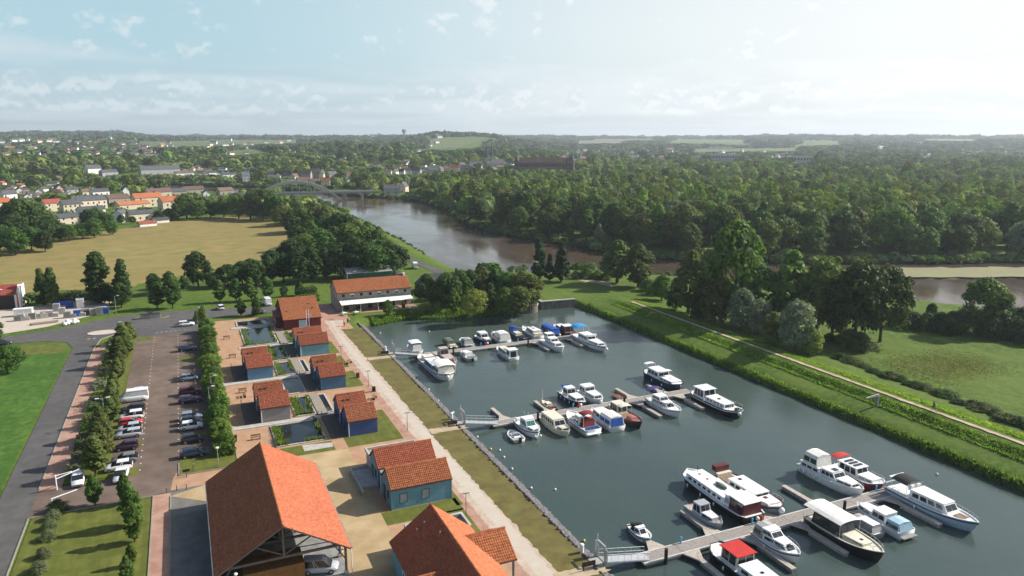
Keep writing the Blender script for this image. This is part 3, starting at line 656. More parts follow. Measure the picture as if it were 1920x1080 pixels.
# dark belt between field and river
belt = [(345, 545, 515), (402, 540, 508), (428, 537, 498), (455, 533, 488), (480, 535, 486), (505, 532, 480), (532, 528, 478), (560, 530, 470), (585, 528, 460), (612, 524, 462), (640, 520, 452), (668, 520, 446), (695, 520, 452), (722, 517, 462), (742, 512, 458),
        (548, 505, 452), (575, 498, 440), (602, 495, 432), (630, 492, 424), (658, 490, 420), (686, 488, 422), (708, 490, 430), (730, 497, 447), (470, 520, 485), (510, 512, 470),
        (560, 470, 425), (585, 468, 412), (612, 462, 405), (640, 462, 400), (665, 468, 408), (690, 474, 416), (712, 480, 425),
        (545, 440, 395), (565, 436, 388), (590, 434, 384), (612, 436, 388), (635, 446, 396), (655, 452, 402), (530, 424, 385), (560, 418, 380), (585, 416, 380), (608, 422, 384), (515, 414, 366), (495, 412, 352), (470, 412, 360), (448, 410, 362), (420, 408, 368), (395, 408, 372), (370, 412, 376), (350, 410, 366), (330, 414, 382), (540, 404, 372), (560, 404, 376), (525, 402, 368)]
for i, (bx, by, tp) in enumerate(belt):
    near_ = by > 500
    px_tree('belt_tree', trng.choice(['round', 'wide', 'round', 'oval']), (L_DARK if near_ and trng.random() < .6 else trng.choice([L_MID, L_MID, L_DARK, L_OLIVE, L_MID])), bx, by, tp + trng.uniform(-4, 4),
            'leafy tree in the dense belt between hay field and river', 'trees of the belt between hay field and river', 1.15)
for i, (bx, by, tp) in enumerate([(12, 452, 388), (38, 455, 372), (60, 452, 378), (28, 460, 400), (5, 440, 398), (84, 455, 412), (108, 452, 420), (130, 452, 422), (155, 448, 418), (178, 446, 408), (200, 432, 398), (228, 420, 402), (212, 440, 414), (60, 470, 425), (85, 472, 432), (30, 478, 425), (165, 425, 392), (182, 420, 388), (250, 420, 405), (297, 416, 395), (318, 414, 390), (110, 440, 412), (0, 470, 420)]):
    px_tree('field_edge_tree', trng.choice(['round', 'wide', 'round']), trng.choice([L_DARK, L_MID, L_DARK]), bx, by, tp, 'dark leafy tree between the hay field and the village houses', 'trees on the village edge of the hay field', 1.1)
# grove between restaurant and lock
GROVE = [(812, 575, 520), (838, 578, 512), (862, 572, 508), (835, 560, 510), (880, 565, 505), (905, 560, 500), (930, 566, 502), (955, 570, 510), (980, 572, 508), (992, 580, 515), (850, 588, 540), (920, 585, 530), (945, 590, 538), (972, 590, 536), (865, 552, 505), (900, 550, 504), (940, 552, 506), (790, 565, 530), (800, 548, 512)]
GO = sorted(range(len(GROVE)), key=lambda i: GROVE[i][0])
for i, (bx, by, tp) in enumerate(GROVE):
    px_tree('grove_tree', trng.choice(['round', 'oval', 'round']), trng.choice([L_MID, L_MID, L_DARK, L_OLIVE]), bx, by, tp, 'leafy tree in the restaurant grove, %s in order of nearness to the restaurant' % ORD[GO.index(i)], 'grove between restaurant and lock', 1.0)
px_tree('willow_tree', 'wide', L_YELLOW, 888, 596, 540, 'pale yellow green willow at the north shore of the basin', None, .95)
px_tree('terrace_tree', 'round', L_BRIGHT, 728, 591, 562, 'bright round tree before the restaurant awning', None, .95)
px_tree('terrace_tree', 'oval', L_YELLOW, 757, 581, 562, 'slim yellowish shrub right of the restaurant awning', None, .8)
for bx, by, tp, lab, w in [(1012, 521, 448, 'left of the two dark conifers beside the lock', 1.15), (1030, 526, 475, 'short dark conifer between the two tall ones at the lock', 1.0), (1052, 528, 453, 'right of the two dark conifers beside the lock', 1.1)]:
    px_tree('conifer_tree', 'cone', L_CONE, bx, by, tp, lab, None, w, n_cl=90)
for bx, by, tp, lab in [(1157, 530, 450, 'left of the paired trees on the river bank past the lock'), (1197, 538, 456, 'right of the paired trees on the river bank past the lock')]:
    px_tree('bank_tree', 'oval', L_OLIVE, bx, by, tp, lab, None, 1.45)
# trees east of the flood bank
for bx, by, tp, k, m, w, lab in [(1240, 565, 515, 'round', L_MID, 1, 'low leafy tree right of the paired river bank trees'), (1290, 590, 470, 'oval', L_OLIVE, 1.1, 'tall olive tree left of the giant tree by the flood bank'), (1376, 600, 412, 'round', L_BRIGHT, .78, 'giant bright green tree towering over the flood bank'),
    (1340, 610, 520, 'round', L_OLIVE, .9, 'olive tree at the foot of the giant tree'), (1425, 610, 500, 'round', L_MID, .9, 'mid green tree right of the giant tree'), (1478, 610, 470, 'oval', L_BRIGHT, 1.1, 'tall slim bright tree two right of the giant tree'),
    (1530, 620, 482, 'round', L_MID, .85, 'dark green tree left of the broad round one by the meadow'), (1600, 640, 490, 'wide', L_DARK, .82, 'broad dark round tree left half at the meadow edge'), (1650, 640, 498, 'wide', L_DARK, .75, 'broad dark round tree right half at the meadow edge'),
    (1390, 622, 540, 'round', L_SILVER, .9, 'silver leaved willow in the shade left of the pale one'), (1420, 630, 560, 'round', L_SILVER, .8, 'smaller silver willow beside the shaded one'), (1490, 662, 562, 'round', L_SILVER, .95, 'pale silver willow in the sun at the meadow corner'), (1520, 668, 615, 'round', L_YELLOW, .9, 'pale olive bush right of the silver willow'),
    (1450, 650, 585, 'round', L_OLIVE, .9, 'olive bush left of the silver willow'), (1560, 630, 520, 'round', L_OLIVE, .9, 'olive tree behind the silver willow'), (1310, 605, 545, 'round', L_DARK, 1.0, 'dark tree in the shade behind the flood bank'), (1265, 585, 540, 'round', L_DARK, 1.0, 'dark bush tree beside the river behind the flood bank'),
    (1592, 650, 612, 'bush', L_OLIVE, 1.2, 'low tangled shrub on the meadow near the broad dark tree'), (1610, 655, 618, 'bush', L_OLIVE, 1.2, 'second low tangled shrub on the meadow'), (1555, 640, 622, 'bush', L_DARK, 1.2, 'tiny dark shrub left of the tangled one'),
    (1838, 622, 520, 'round', L_MID, 1.05, 'broad spreading tree beside the river at right'), (1870, 625, 555, 'round', L_DARK, 1.0, 'dark tree right of the spreading riverside tree'), (1745, 600, 568, 'round', L_DARK, .9, 'small round tree left of the spreading riverside tree'), (1915, 630, 575, 'round', L_DARK, 1.1, 'dark tree at the right edge before the river'),
    (1925, 645, 612, 'bush', L_OLIVE, 1.2, 'pale shrub at the right edge before the hedge')]:
    px_tree('riverside_tree' if k != 'bush' else 'meadow_shrub', k, m, bx, by, tp, lab, None, w, z0=-.4, cat='tree' if k != 'bush' else 'shrub')
THK = [(1690, 612, 572), (1712, 616, 580), (1735, 618, 582), (1760, 620, 580), (1785, 622, 578), (1805, 624, 572), (1880, 632, 580), (1898, 634, 586), (1700, 606, 575), (1950, 640, 580), (1855, 632, 584), (1775, 626, 590)]
for i, (bx, by, tp) in enumerate(THK):
    px_tree('riverside_thicket', 'bush', L_DARK, bx, by, tp, 'dark bush in the riverside thicket, %s counted from the broad dark tree' % ORD[sorted(THK).index((bx, by, tp))], 'riverside thicket bushes', 1.05, z0=-.5, cat='bush')
for i, (bx, by, tp) in enumerate([(1080, 522, 505), (1100, 522, 500), (1120, 523, 505), (1135, 525, 508), (1215, 545, 520), (1228, 552, 528)]):
    px_tree('bank_bush', 'bush', L_MID, bx, by, tp, '%s green bush on the river bank counted from the conifers' % ORD[i], 'bank bushes right of the conifers', 1.2, cat='bush')
for i, (bx, by) in enumerate(sorted([(1578, 672), (1600, 680), (1622, 690), (1640, 700), (1660, 706), (1672, 712), (1705, 725), (1718, 728), (1735, 735), (1760, 742), (1778, 748), (1800, 758), (1822, 766), (1845, 776), (1868, 786), (1890, 796), (1912, 806), (1935, 815), (1610, 684), (1690, 718)])):
    x, y = at(bx + trng.uniform(-3, 3), by + trng.uniform(-3, 3), -.5); tree('ditch_shrub', 'bush', trng.choice([L_DARK, L_MID, L_OLIVE]), x, y, trng.uniform(.9, 2.1), '%s low shrub from the far end of the meadow ditch' % ORD[i], 'shrubs along the meadow ditch', trng.uniform(1.7, 3.0), cat='shrub')

# island wood across the river: nearest trees single, the rest one mass
def scatter(poly, spacing, seed, jitter=.45):
    rng = np.random.default_rng(seed); x0, y0 = poly.min(0); x1, y1 = poly.max(0)
    X, Y = np.meshgrid(np.arange(x0, x1, spacing), np.arange(y0, y1, spacing)); X = X.ravel() + rng.normal(0, spacing * jitter, X.size); Y = Y.ravel() + rng.normal(0, spacing * jitter, Y.size)
    k = sdist(poly, X, Y) > 0; return X[k], Y[k]
def mass(name, x, y, h, rad, nq, m, seed, label_kind='stuff', z=None, leafk=.55):
    "many small tree crowns in one mesh"
    rng = np.random.default_rng(seed); n = len(x)
    z = hground(x, y) if z is None else z
    d = rng.normal(size=(n, nq, 3)); d[..., 2] = np.abs(d[..., 2]) * .9 - .25; d /= np.linalg.norm(d, axis=2, keepdims=True)
    lob = rng.normal(size=(n, 5, 3)); lob /= np.linalg.norm(lob, axis=2, keepdims=True)
    k = .56 + .5 * np.clip(np.einsum('nqc,nlc->nql', d, lob), 0, 1).max(2) ** 4 + rng.uniform(-.06, .06, (n, nq))
    C = np.stack([x, y, z + h * .52], 1)[:, None]; S = np.stack([rad, rad, h * .5], 1)[:, None]
    P = (C + d * k[..., None] * S).reshape(-1, 3); N = (d / S * S.mean(2, keepdims=True)).reshape(-1, 3) + rng.normal(size=(n * nq, 3)) * .26
    size = np.repeat(rad * leafk * math.sqrt(60 / nq), nq)
    V, Q = leaf_quads(P, N, size, rng, 1.25)
    me = np_mesh(name, V, Q, m); me.attributes.new('tint', 'FLOAT', 'POINT').data.foreach_set('value', np.repeat(np.random.default_rng(seed + 7).random(n), nq * 4).astype(np.float32))
    o = bpy.data.objects.new(name, me); COL.objects.link(o); return kind(o, 'stuff')
ISL = np.array([at(x, y) for x, y in [(800, 378), (852, 402), (880, 425), (935, 440), (1005, 452), (1080, 465), (1140, 478), (1200, 486), (1290, 492), (1560, 497), (1592, 490), (1600, 462), (1655, 460), (1660, 492), (1920, 493), (2150, 492), (2150, 372), (1900, 372), (1815, 372), (1700, 372), (1600, 366), (1420, 362), (1270, 374), (1190, 374), (1180, 356), (1000, 340), (900, 335), (820, 345)]])
ix, iy = scatter(ISL, 10.5, 3); ok = sdist(RIVER, ix, iy) < -2.5
ix, iy = ix[ok], iy[ok]; ir = np.hypot(ix, iy); bank = -sdist(RIVER, ix, iy)
score = ir + np.minimum(bank, 120) * 1.1; order = np.argsort(score); ind = order[:118]; rest = order[118:]
irng = random.Random(5)
for k in ind:
    kd = irng.choice(['round', 'wide', 'round', 'oval']); m = irng.choice([L_MID, L_OLIVE, L_MID, L_OLIVE, L_BRIGHT, L_DARK, L_SILVER if irng.random() < .3 else L_OLIVE])
    front = bank[k] < 14
    tree('island_tree', kd, m, float(ix[k]), float(iy[k]), irng.uniform(10, 16) if front else irng.uniform(15, 21), 'leafy tree in the front of the wood across the river', 'front trees of the wood across the river', 1.0)
rs = np.random.default_rng(9)
mass('island_wood', ix[rest], iy[rest], np.clip(rs.normal(17, 2.6, len(rest)) - np.clip((ir[rest] - 520) * .02, 0, 6), 8, 22), rs.uniform(4.8, 7.4, len(rest)), 190, L_WOOD, 4)

# scrub along the river banks
def bank_scrub():
    rng = np.random.default_rng(77); P = densify(RIVER[n_half:], 900); Q = densify(RIVER[6:19], 420); pts = np.concatenate([P, P, Q]); pts = pts + rng.normal(0, 1.6, pts.shape)
    d = sdist(RIVER, pts[:, 0], pts[:, 1]); pts[:, :] = pts; k = (d < 1.0) & (d > -7) & (sdist(MARINA, pts[:, 0], pts[:, 1]) < -5); pts = pts[k]
    r = np.hypot(pts[:, 0], pts[:, 1]); near_left = (pts[:, 0] < 100) & (pts[:, 1] < 330)
    k2 = (rng.random(len(pts)) < np.where(near_left, .12, .85)) & (r < 900); pts = pts[k2]
    leftb = (pts[:, 0] < 150) & (sdist(HAYSIDE, pts[:, 0], pts[:, 1]) > 0); h = rng.uniform(1.2, 4.2, len(pts)) * np.where(near_left[k2] | leftb, .3, 1); mass('bank_scrub', pts[:, 0], pts[:, 1], h, h * rng.uniform(.6, 1.0, len(pts)), 60, L_WOOD, 78, z=np.maximum(hground(pts[:, 0], pts[:, 1]), WZ) - .2)
HAYSIDE = np.array([at(*p) for p in [(300, 520), (900, 520), (760, 430), (560, 366), (440, 358), (300, 420)]])
bank_scrub()
# ================================================================ buildings
def tiles(o, u, v, n, Lu, Lv, m, parent, cw=.36, ch=.40, name='roof_tiles', skip=None):
    "overlapping pantiles on a roof slope: o = lower corner, u along the eave, v up the slope, n outward"
    cw, ch = (.36, .40) if Lu > 20 else (.27, .34)
    o, u, v, n = map(np.array, (o, u, v, n)); cols = max(2, int(round(Lu / cw))); rows = max(2, int(round(Lv / ch))); prof = np.tile([0, .24 * cw, .2 * cw], cols); prof = np.append(prof, 0)
    s = np.linspace(0, Lu, 3 * cols + 1); V = []; Q = []
    rng = np.random.default_rng(int(Lu * 100) % 997)
    for j in range(rows):
        a, b = j * Lv / rows, min(Lv, (j + 1) * Lv / rows + .04); jit = np.repeat(rng.normal(0, .006, cols), 3); jit = np.append(jit, 0); i0 = len(V) * 0 + sum(len(x) for x in V)
        lo = o + u * s[:, None] + v * a + n * (prof + .055 + jit)[:, None]; hi = o + u * s[:, None] + v * b + n * (prof + .012)[:, None]; ft = lo - n * .05
        V += [lo, hi, ft]; k = len(s); t = np.arange(k - 1)
        Q += [np.stack([i0 + t, i0 + t + 1, i0 + k + t + 1, i0 + k + t], 1), np.stack([i0 + 2 * k + t, i0 + 2 * k + t + 1, i0 + t + 1, i0 + t], 1)]
    ob = bpy.data.objects.new(name, np_mesh(name, np.concatenate(V), np.concatenate(Q), m)); COL.objects.link(ob); ob.parent = parent; kind(ob, 'stuff'); return ob
def gable_roof(root, L, x0, y0, y1, ze, zr, m, tiled=True, over=.25, th=.16, axis='x', yr=None, name='roof', verge=None, z2=None, ridge=True):
    """roof with the ridge along local x from x0 to x0+L; eaves at y0 and y1 (axis='y' swaps)"""
    yr = (y0 + y1) / 2 if yr is None else yr; zb = ze if z2 is None else z2
    sw = (lambda p: (p[1], p[0], p[2])) if axis == 'y' else (lambda p: p)
    b = MB(); xa, xb = x0 - over, x0 + L + over
    def slope(ye, z_e):
        k = (zr - z_e) / abs(yr - ye); yo = ye + math.copysign(over, ye - yr); zo = z_e - over * k
        pts = [(xa, yo, zo), (xb, yo, zo), (xb, yr, zr), (xa, yr, zr)]
        b.hexa([sw((p[0], p[1], p[2] - th)) for p in pts], [sw(p) for p in pts]); return yo, zo
    e0 = slope(y0, ze); e1 = slope(y1, zb)
    rf = b.build(name, verge or m, root)
    if tiled:
        for (yo, zo), sg in ((e0, -1), (e1, 1)):
            dv = Vector((0, yr - yo, zr - zo)); Lv = dv.length; v = dv / Lv; n = Vector((0, (zr - zo) / Lv * sg * 1.0, abs(yr - yo) / Lv))
            tiles(sw((xa, yo, zo)), sw((1, 0, 0)), sw(tuple(v)), sw(tuple(n)), xb - xa, Lv, m, rf)
        if ridge:
            c = MB(); k = int((xb - xa) / .4)
            for i in range(k):
                xs = xa + i * (xb - xa) / k; xe = xa + (i + 1) * (xb - xa) / k + .03
                pr = [(-.16, -.02), (-.1, .11), (0, .16), (.1, .11), (.16, -.02)]
                c.loft([[sw((xs, yr + p, zr + q + .045)) for p, q in pr], [sw((xe, yr + p, zr + q + .02)) for p, q in pr]])
            kind(c.build('ridge_tiles', m, rf), 'stuff')
    return rf
def gable_walls(root, L, x0, y0, y1, ze, zr, m, axis='x', yr=None, name='wall', z0=-.2, z2=None):
    yr = (y0 + y1) / 2 if yr is None else yr; zb = ze if z2 is None else z2
    sw = (lambda p: (p[1], p[0], p[2])) if axis == 'y' else (lambda p: p)
    prof = [(y0, z0), (y1, z0), (y1, zb - .12), (yr, zr - .14), (y0, ze - .12)]
    return MB().loft([[sw((x0, y, z)) for y, z in prof], [sw((x0 + L, y, z)) for y, z in prof]], True).build(name, m, root)
def window(root, face, a, z, w, h, pos, frame=render_white, pane=glass_dark, name='window', d=.06, sill=True):
    "window on an axis-aligned wall: face in '-y','+y','-x','+x', a = centre along the wall, pos = wall plane"
    t = {'-y': (0, -1), '+y': (0, 1), '-x': (1, -1), '+x': (1, 1)}[face]
    def bx(mb, a0, a1, z0, z1, p0, p1):
        p0, p1 = sorted((pos + t[1] * p0, pos + t[1] * p1))
        return mb.box(a0, a1, p0, p1, z0, z1) if t[0] == 0 else mb.box(p0, p1, a0, a1, z0, z1)
    f = MB(); fw = .08
    for q in ((a - w / 2 - fw, a - w / 2, z, z + h), (a + w / 2, a + w / 2 + fw, z, z + h), (a - w / 2 - fw, a + w / 2 + fw, z + h, z + h + fw), (a - w / 2 - fw, a + w / 2 + fw, z - fw, z)): bx(f, *q, -.04, d)
    o = f.build(name, frame, root); bx(MB(), a - w / 2, a + w / 2, z, z + h, -.03, .012).build('pane', pane, o)
    return o
# ---- the open timber barn
def barn():
    t = thing('open_barn', 'large open timber barn with terracotta roof at the front', 'barn', (7.2, 90.5, 0))
    x0, x1, y0, y1, ze, zr = -7.05, 7.05, -12.4, 12.4, 3.75, 8.0
    gable_roof(t, 24.3, -12.15, x0, x1, ze, zr, tile, axis='y', over=.25, verge=timber)
    for y in np.linspace(-11.6, 11.6, 7):
        for x in (x0 + .25, x1 - .25):
            p = part('post', timber, t, (x - .13, x + .13, y - .13, y + .13, -.1, 3.65)); part('footing', concrete, p, (x - .22, x + .22, y - .22, y + .22, -.05, .45))
            b = MB(); s = 1 if x < 0 else -1; b.tube((x, y, 1.9), (x + s * 1.5, y, 3.6 + .75), .09, .09, 4); b.build('brace', timber, t)
        tr = MB(); tr.box(x0 + .3, x1 - .3, y - .1, y + .1, 3.75, 4.02); tr.box(-.12, .12, y - .1, y + .1, 4.02, 7.7)
        for s in (-1, 1):
            tr.tube((s * 6.9, y, 3.78), (0, y, 7.78), .13, .13, 4); tr.tube((0, y, 4.1), (s * 3.1, y, 5.8), .09, .09, 4)
        tr.build('truss', timber, t)
    part('gutter', concrete_dk, t, (x0 - .45, x0 - .27, -12.3, 12.3, 3.5, 3.62)); part('gutter', concrete_dk, t, (x1 + .27, x1 + .45, -12.3, 12.3, 3.5, 3.62))
    part('boarding', dark_int, t, (x0 + .1, x0 + .22, -12, 12, 0, 3.6)); part('boarding', dark_int, t, (x0 + .3, x1 - .3, 11.75, 11.87, 0, 3.7)); part('boarding', dark_int, t, (x0 + .3, 1.2, -1.0, -.88, 0, 3.7))
    part('storage_room', timber_brown, t, (-4.4, 2.2, -11.3, -7.6, 0, 2.5)); part('floor_slab', concrete_dk, t, (x0, x1, y0 + .3, y1 - .3, 0, .06))
    for x, y in ((-5.2, -12.2), (6.3, -12.2), (5.0, -6)):
        MB().ball((x, y, 3.45), .22, .3, .12).build('floodlight', lamp_glass, t)
    MB().tube((x1 + .36, -11.9, 3.5), (x1 + .36, -11.9, .1), .06).build('downpipe', metal_w, t)
barn()
# ---- the two teal houses joined by a flat link, and the long house at the bottom edge
def teal_houses():
    for i, (y0, lab) in enumerate(((91.3, 'teal clad house with orange tile roof and two grey windows'), (98.4, 'teal clad house with orange roof behind its twin'))):
        t = thing('teal_house', lab, 'house', (27, y0 + 2.5, 0), 0, 'pair of teal houses')
        gable_walls(t, 8.6, -4.3, -2.5, 2.5, 3.15, 5.05, teal); gable_roof(t, 8.6, -4.3, -2.5, 2.5, 3.15, 5.05, tile, over=.16, verge=brown_roof)
        for x in (-2.6, .55): window(t, '-y', x, .95, .95, 1.2, -2.5, cab_navy, canvas_grey)
        window(t, '-x', -.9, 1.2, .55, .95, -4.3, black_pl); part('door', glass_dark, t, (-4.36, -4.28, .6, 1.5, 0, 2.2))
        for x in (-4.3, 4.3): part('corner_board', cab_teal, t, (x - .07, x + .07, -2.56, -2.44, 0, 3.05))
        if i == 0:
            part('link_block', teal, t, (-4.1, 4.1, 2.5, 4.58, -.1, 2.75)); part('link_roof', concrete_dk, t, (-4.2, 4.2, 2.4, 4.6, 2.76, 2.9)); MB().tube((-4.45, 2.7, 2.8), (-4.45, 2.7, .1), .06).build('downpipe', metal_w, t)
        else:
            part('annex_wall', concrete, t, (-4.1, 3.6, 2.5, 6.2, -.1, 2.3)); a = MB()
            for q in ((-4.3, 3.8, 6.0, 6.35), (-4.3, -4.0, 2.6, 6.0), (3.5, 3.8, 2.6, 6.0)): a.box(*q, 2.3, 2.75)
            a.build('parapet', concrete, t)
            for x in (-2.6, 0, 2.3): part('roof_panel', concrete_dk, t, (x - 1.0, x + 1.0, 3.2, 5.6, 2.31, 2.36))
        part('terrace', concrete, t, (-6.9, -4.3, -2.4 + i * .5, 4.3, -.02, .35)) if i == 1 else None
        if i == 1: part('terrace_wall', concrete, t, (-7.0, -6.8, -4, 4.4, -.02, .75)); part('terrace_wall', concrete, t, (-6.8, -4.3, 4.2, 4.4, -.02, .75))
teal_houses()
def long_house():
    t = thing('long_house', 'long house at the bottom edge with dark and orange roof slopes', 'house', (24.15, 69, 0))
    gable_walls(t, 17, -8, -4.9, 4.75, 3.4, 6.9, teal, axis='y', yr=0, z2=3.1); gable_roof(t, 17, -8, -4.95, 4.8, 3.4, 6.95, tile, axis='y', yr=0, over=.2, z2=3.1, verge=brown_roof)
    # porch gable to the east and a small dormer to the west
    gable_roof(t, 6.6, .6, .3, 7.2, 3.05, 5.05, tile, over=.12, verge=brown_roof, name='porch_roof')
    for y in (.6, 6.9): part('porch_post', timber, t, (6.9, 7.1, y - .1, y + .1, 0, 3.0))
    gable_roof(t, 3.2, -4.9, -3.2, -.2, 3.9, 5.0, tile, over=.1, verge=brown_roof, name='dormer_roof'); part('dormer_wall', teal, t, (-4.75, -3, -3, -.4, 2.5, 3.9))
    part('annex_wall', concrete, t, (-2.2, 5.0, 9.0, 12.6, -.1, 2.7)); a = MB()
    for q in ((-2.4, 5.2, 12.3, 12.7), (-2.4, -2.1, 9.1, 12.3), (4.9, 5.2, 9.1, 12.3)): a.box(*q, 2.7, 3.15)
    a.build('parapet', concrete, t); part('roof_panel', concrete_dk, t, (-2.0, 4.8, 9.4, 12.2, 2.71, 2.76))
    for y in (-4, 0, 4): window(t, '-x', y, 1.1, .8, 1.1, -4.9)
    for x, y, z in ((-2.4, 6.8, 5.3), (-1.5, 6.9, 5.95), (-.8, 3.2, 6.45)): MB().tube((x, y, z - .2), (x, y, z + .3), .08).build('vent_pipe', metal, t)
long_house()
# ---- cabins on the ponds: two tiled modules each
def cabin(x0, x1, y, m, lab, k):
    w = x1 - x0; t = thing('pond_cabin', lab, 'cabin', ((x0 + x1) / 2, y, 0), 0, 'cabins by the ponds')
    for j, (ya, yb, dx) in enumerate(((0, 5.3, 0), (6.3, 11.6, -.25))):
        gable_walls(t, w, -w / 2 + dx, ya, yb, 2.75, 4.55, m); gable_roof(t, w, -w / 2 + dx, ya, yb, 2.75, 4.55, tile_dull, over=.14, verge=brown_roof)
        window(t, '-x', ya + 1.4, .9, .7, 1.3, -w / 2 + dx, black_pl); part('door', dark_int, t, (-w / 2 + dx - .05, -w / 2 + dx + .02, ya + 2.9, ya + 3.8, 0, 2.1))
        window(t, '+x', ya + 2.5, .9, 1.2, 1.2, w / 2 + dx, black_pl)
        MB().tube((-w / 2 + dx + .07, ya - .1, 2.6), (-w / 2 + dx + .07, ya - .1, .05), .05).build('downpipe', metal_w if k % 2 else cab_navy, t)
    part('link_block', m, t, (-w / 2 + .2, w / 2 - .3, 5.3, 6.3, -.1, 2.6)); part('link_roof', concrete_dk, t, (-w / 2 + .1, w / 2 - .2, 5.25, 6.35, 2.61, 2.7))
    for xx in (-w / 2 + .9, -w / 2 + 1.75): part('roof_vent', brown_roof, t, (xx - .14, xx + .14, 7.5, 7.8, 3.5, 4.05))
    part('deck', deck_dark, t, (-w / 2 - 2.7, -w / 2, .3, 11.2, 0, .2)); MB().ball((-w / 2 - .12, 5.5, 2.6), .26, .2, .3).build('wall_lamp', lamp_glass, t)
    for s in (.3, 11.1): MB().tube((-w / 2 - 2.6, s, .2), (-w / 2 - 2.6, s, 1.15), .04).build('rail_post', timber, t)
    MB().tube((-w / 2 - 2.6, .3, 1.1), (-w / 2 - 2.6, 11.1, 1.1), .03).build('handrail', timber, t)
cabin(9.5, 14.6, 156.9, cab_blue, 'sky blue pond cabin, upper of the two west cabins', 0); cabin(22.2, 28.7, 170.2, cab_teal, 'teal pond cabin nearest the red house', 1)
cabin(22.4, 27.4, 144.6, cab_navy, 'dark blue pond cabin between the teal and indigo ones', 0); cabin(9.7, 14.7, 131.4, cab_grey, 'grey brown pond cabin nearest the car park', 1); cabin(22.6, 27.6, 119.0, cab_indigo, 'indigo pond cabin with white downpipe nearest the barn', 1)
def footbridge(x0, x1, y0, y1, lab):
    t = thing('footbridge', lab, 'footbridge', ((x0 + x1) / 2, y0, 0), 0, 'footbridges over the ponds'); w = (x1 - x0) / 2; L = y1 - y0; n = int(L / .3); b = MB()
    for i in range(n): b.box(-w, w, i * L / n, (i + .93) * L / n, .24, .3)
    kind(b.build('boards', plank_wood, t), 'stuff')
    for s in (-1, 1):
        part('beam', timber, t, (s * w * .8 - .08, s * w * .8 + .08, 0, L, 0, .24))
        for y in (.1, L - .1): MB().tube((s * w, y, .2), (s * w, y, 1.1), .05).build('end_post', plank_wood, t)
footbridge(19.3, 21.1, 182.5, 195, 'footbridge beside the large pond by the red house'); footbridge(19.5, 21.2, 156.5, 168.8, 'middle footbridge between sky blue and teal cabins'); footbridge(19.6, 21.3, 131, 142.9, 'footbridge between the grey and dark blue cabins')
def red_house():
    t = thing('red_house', 'maroon house with large orange tile roof by the white path', 'house', (26.6, 196.5, 0))
    gable_walls(t, 9.6, -4.8, 0, 17, 2.85, 6.6, maroon_wall, yr=8.6); gable_roof(t, 9.6, -4.8, -.4, 17.4, 2.85, 6.7, tile, yr=8.6, over=.2, verge=maroon_wall)
    window(t, '-y', .1, .2, 1.9, 2.0, 0, metal_w, canvas_pale); part('side_wing', maroon_wall, t, (-6.4, -4.8, 3, 11, -.1, 3.0)); part('wing_roof', tile_red, t, (-6.5, -4.7, 2.9, 11.1, 3.01, 3.15))
    window(t, '-x', 5, 1, .8, 1.1, -6.4); window(t, '-x', 8, 1, .8, 1.1, -6.4)
    for x in (.9, 1.5): MB().tube((x, -1.2, 0), (x, -1.2, 5.2), .05).build('flag_pole', metal_w, t)
    MB().box(1.55, 2.2, -1.22, -1.18, 3.4, 4.1).build('flag', canvas_pale, t)
    for x, y, z in ((-3.6, 3, 4.3), (3.2, 3.5, 4.6), (2.6, 5.5, 5.4)): part('roof_vent', brown_roof, t, (x - .25, x + .25, y - .2, y + .2, z - .3, z + .15))
red_house()
def restaurant():
    t = thing('restaurant', 'two storey stone restaurant with orange roof and white awning', 'building', (50.1, 213, 0)); L = 22.2
    gable_walls(t, L, -L / 2, 0, 10.4, 5.3, 7.95, stone_wall); gable_roof(t, L, -L / 2, 0, 10.4, 5.3, 8.0, tile, over=.2, verge=brown_roof)
    for i in range(8):
        x = -9.3 + i * 2.66
        w = window(t, '-y', x, 3.95, .85, .85, 0, stone_wall); 
        if i in (1, 4, 6): part('blind', canvas_w, w, (x - .42, x + .42, -.09, -.03, 4.4, 4.8))
        if i < 7: part('pilaster', stone_wall, t, (x + 1.25, x + 1.42, -.1, 0, 3.3, 5.1))
    for x in (-8.5, -5, -1.5, 2, 5.5, 9): window(t, '-y', x, .2, 1.3, 2.0, 0, timber)
    for y in (2.5, 6.5): window(t, '-x', y, 3.7, .8, 1.0, -L / 2); window(t, '-x', y, 1, .8, 1.1, -L / 2)
    part('lean_to_roof', slate, t, (-11, 10.6, -.7, 0, 3.0, 3.2)); aw = MB()
    for i in range(5):
        xa = -10.7 + i * 4.3; aw.hexa([(xa, -4.2, 2.45), (xa + 4.3, -4.2, 2.5), (xa + 4.3, -.5, 3.0), (xa, -.5, 3.0)], [(xa, -4.2, 2.5), (xa + 4.3, -4.2, 2.55), (xa + 4.3, -.5, 3.06), (xa, -.5, 3.06)])
    aw.build('awning', canvas_w, t)
    for x in (-10.5, -5.2, 0, 5.2, 10.6): MB().tube((x, -4.0, 0), (x, -4.0, 2.5), .07).build('awning_post', metal_w, t)
    ch = part('chimney', render_white, t, (10.2, 10.8, 4.9, 5.5, 7.2, 8.7))
restaurant()
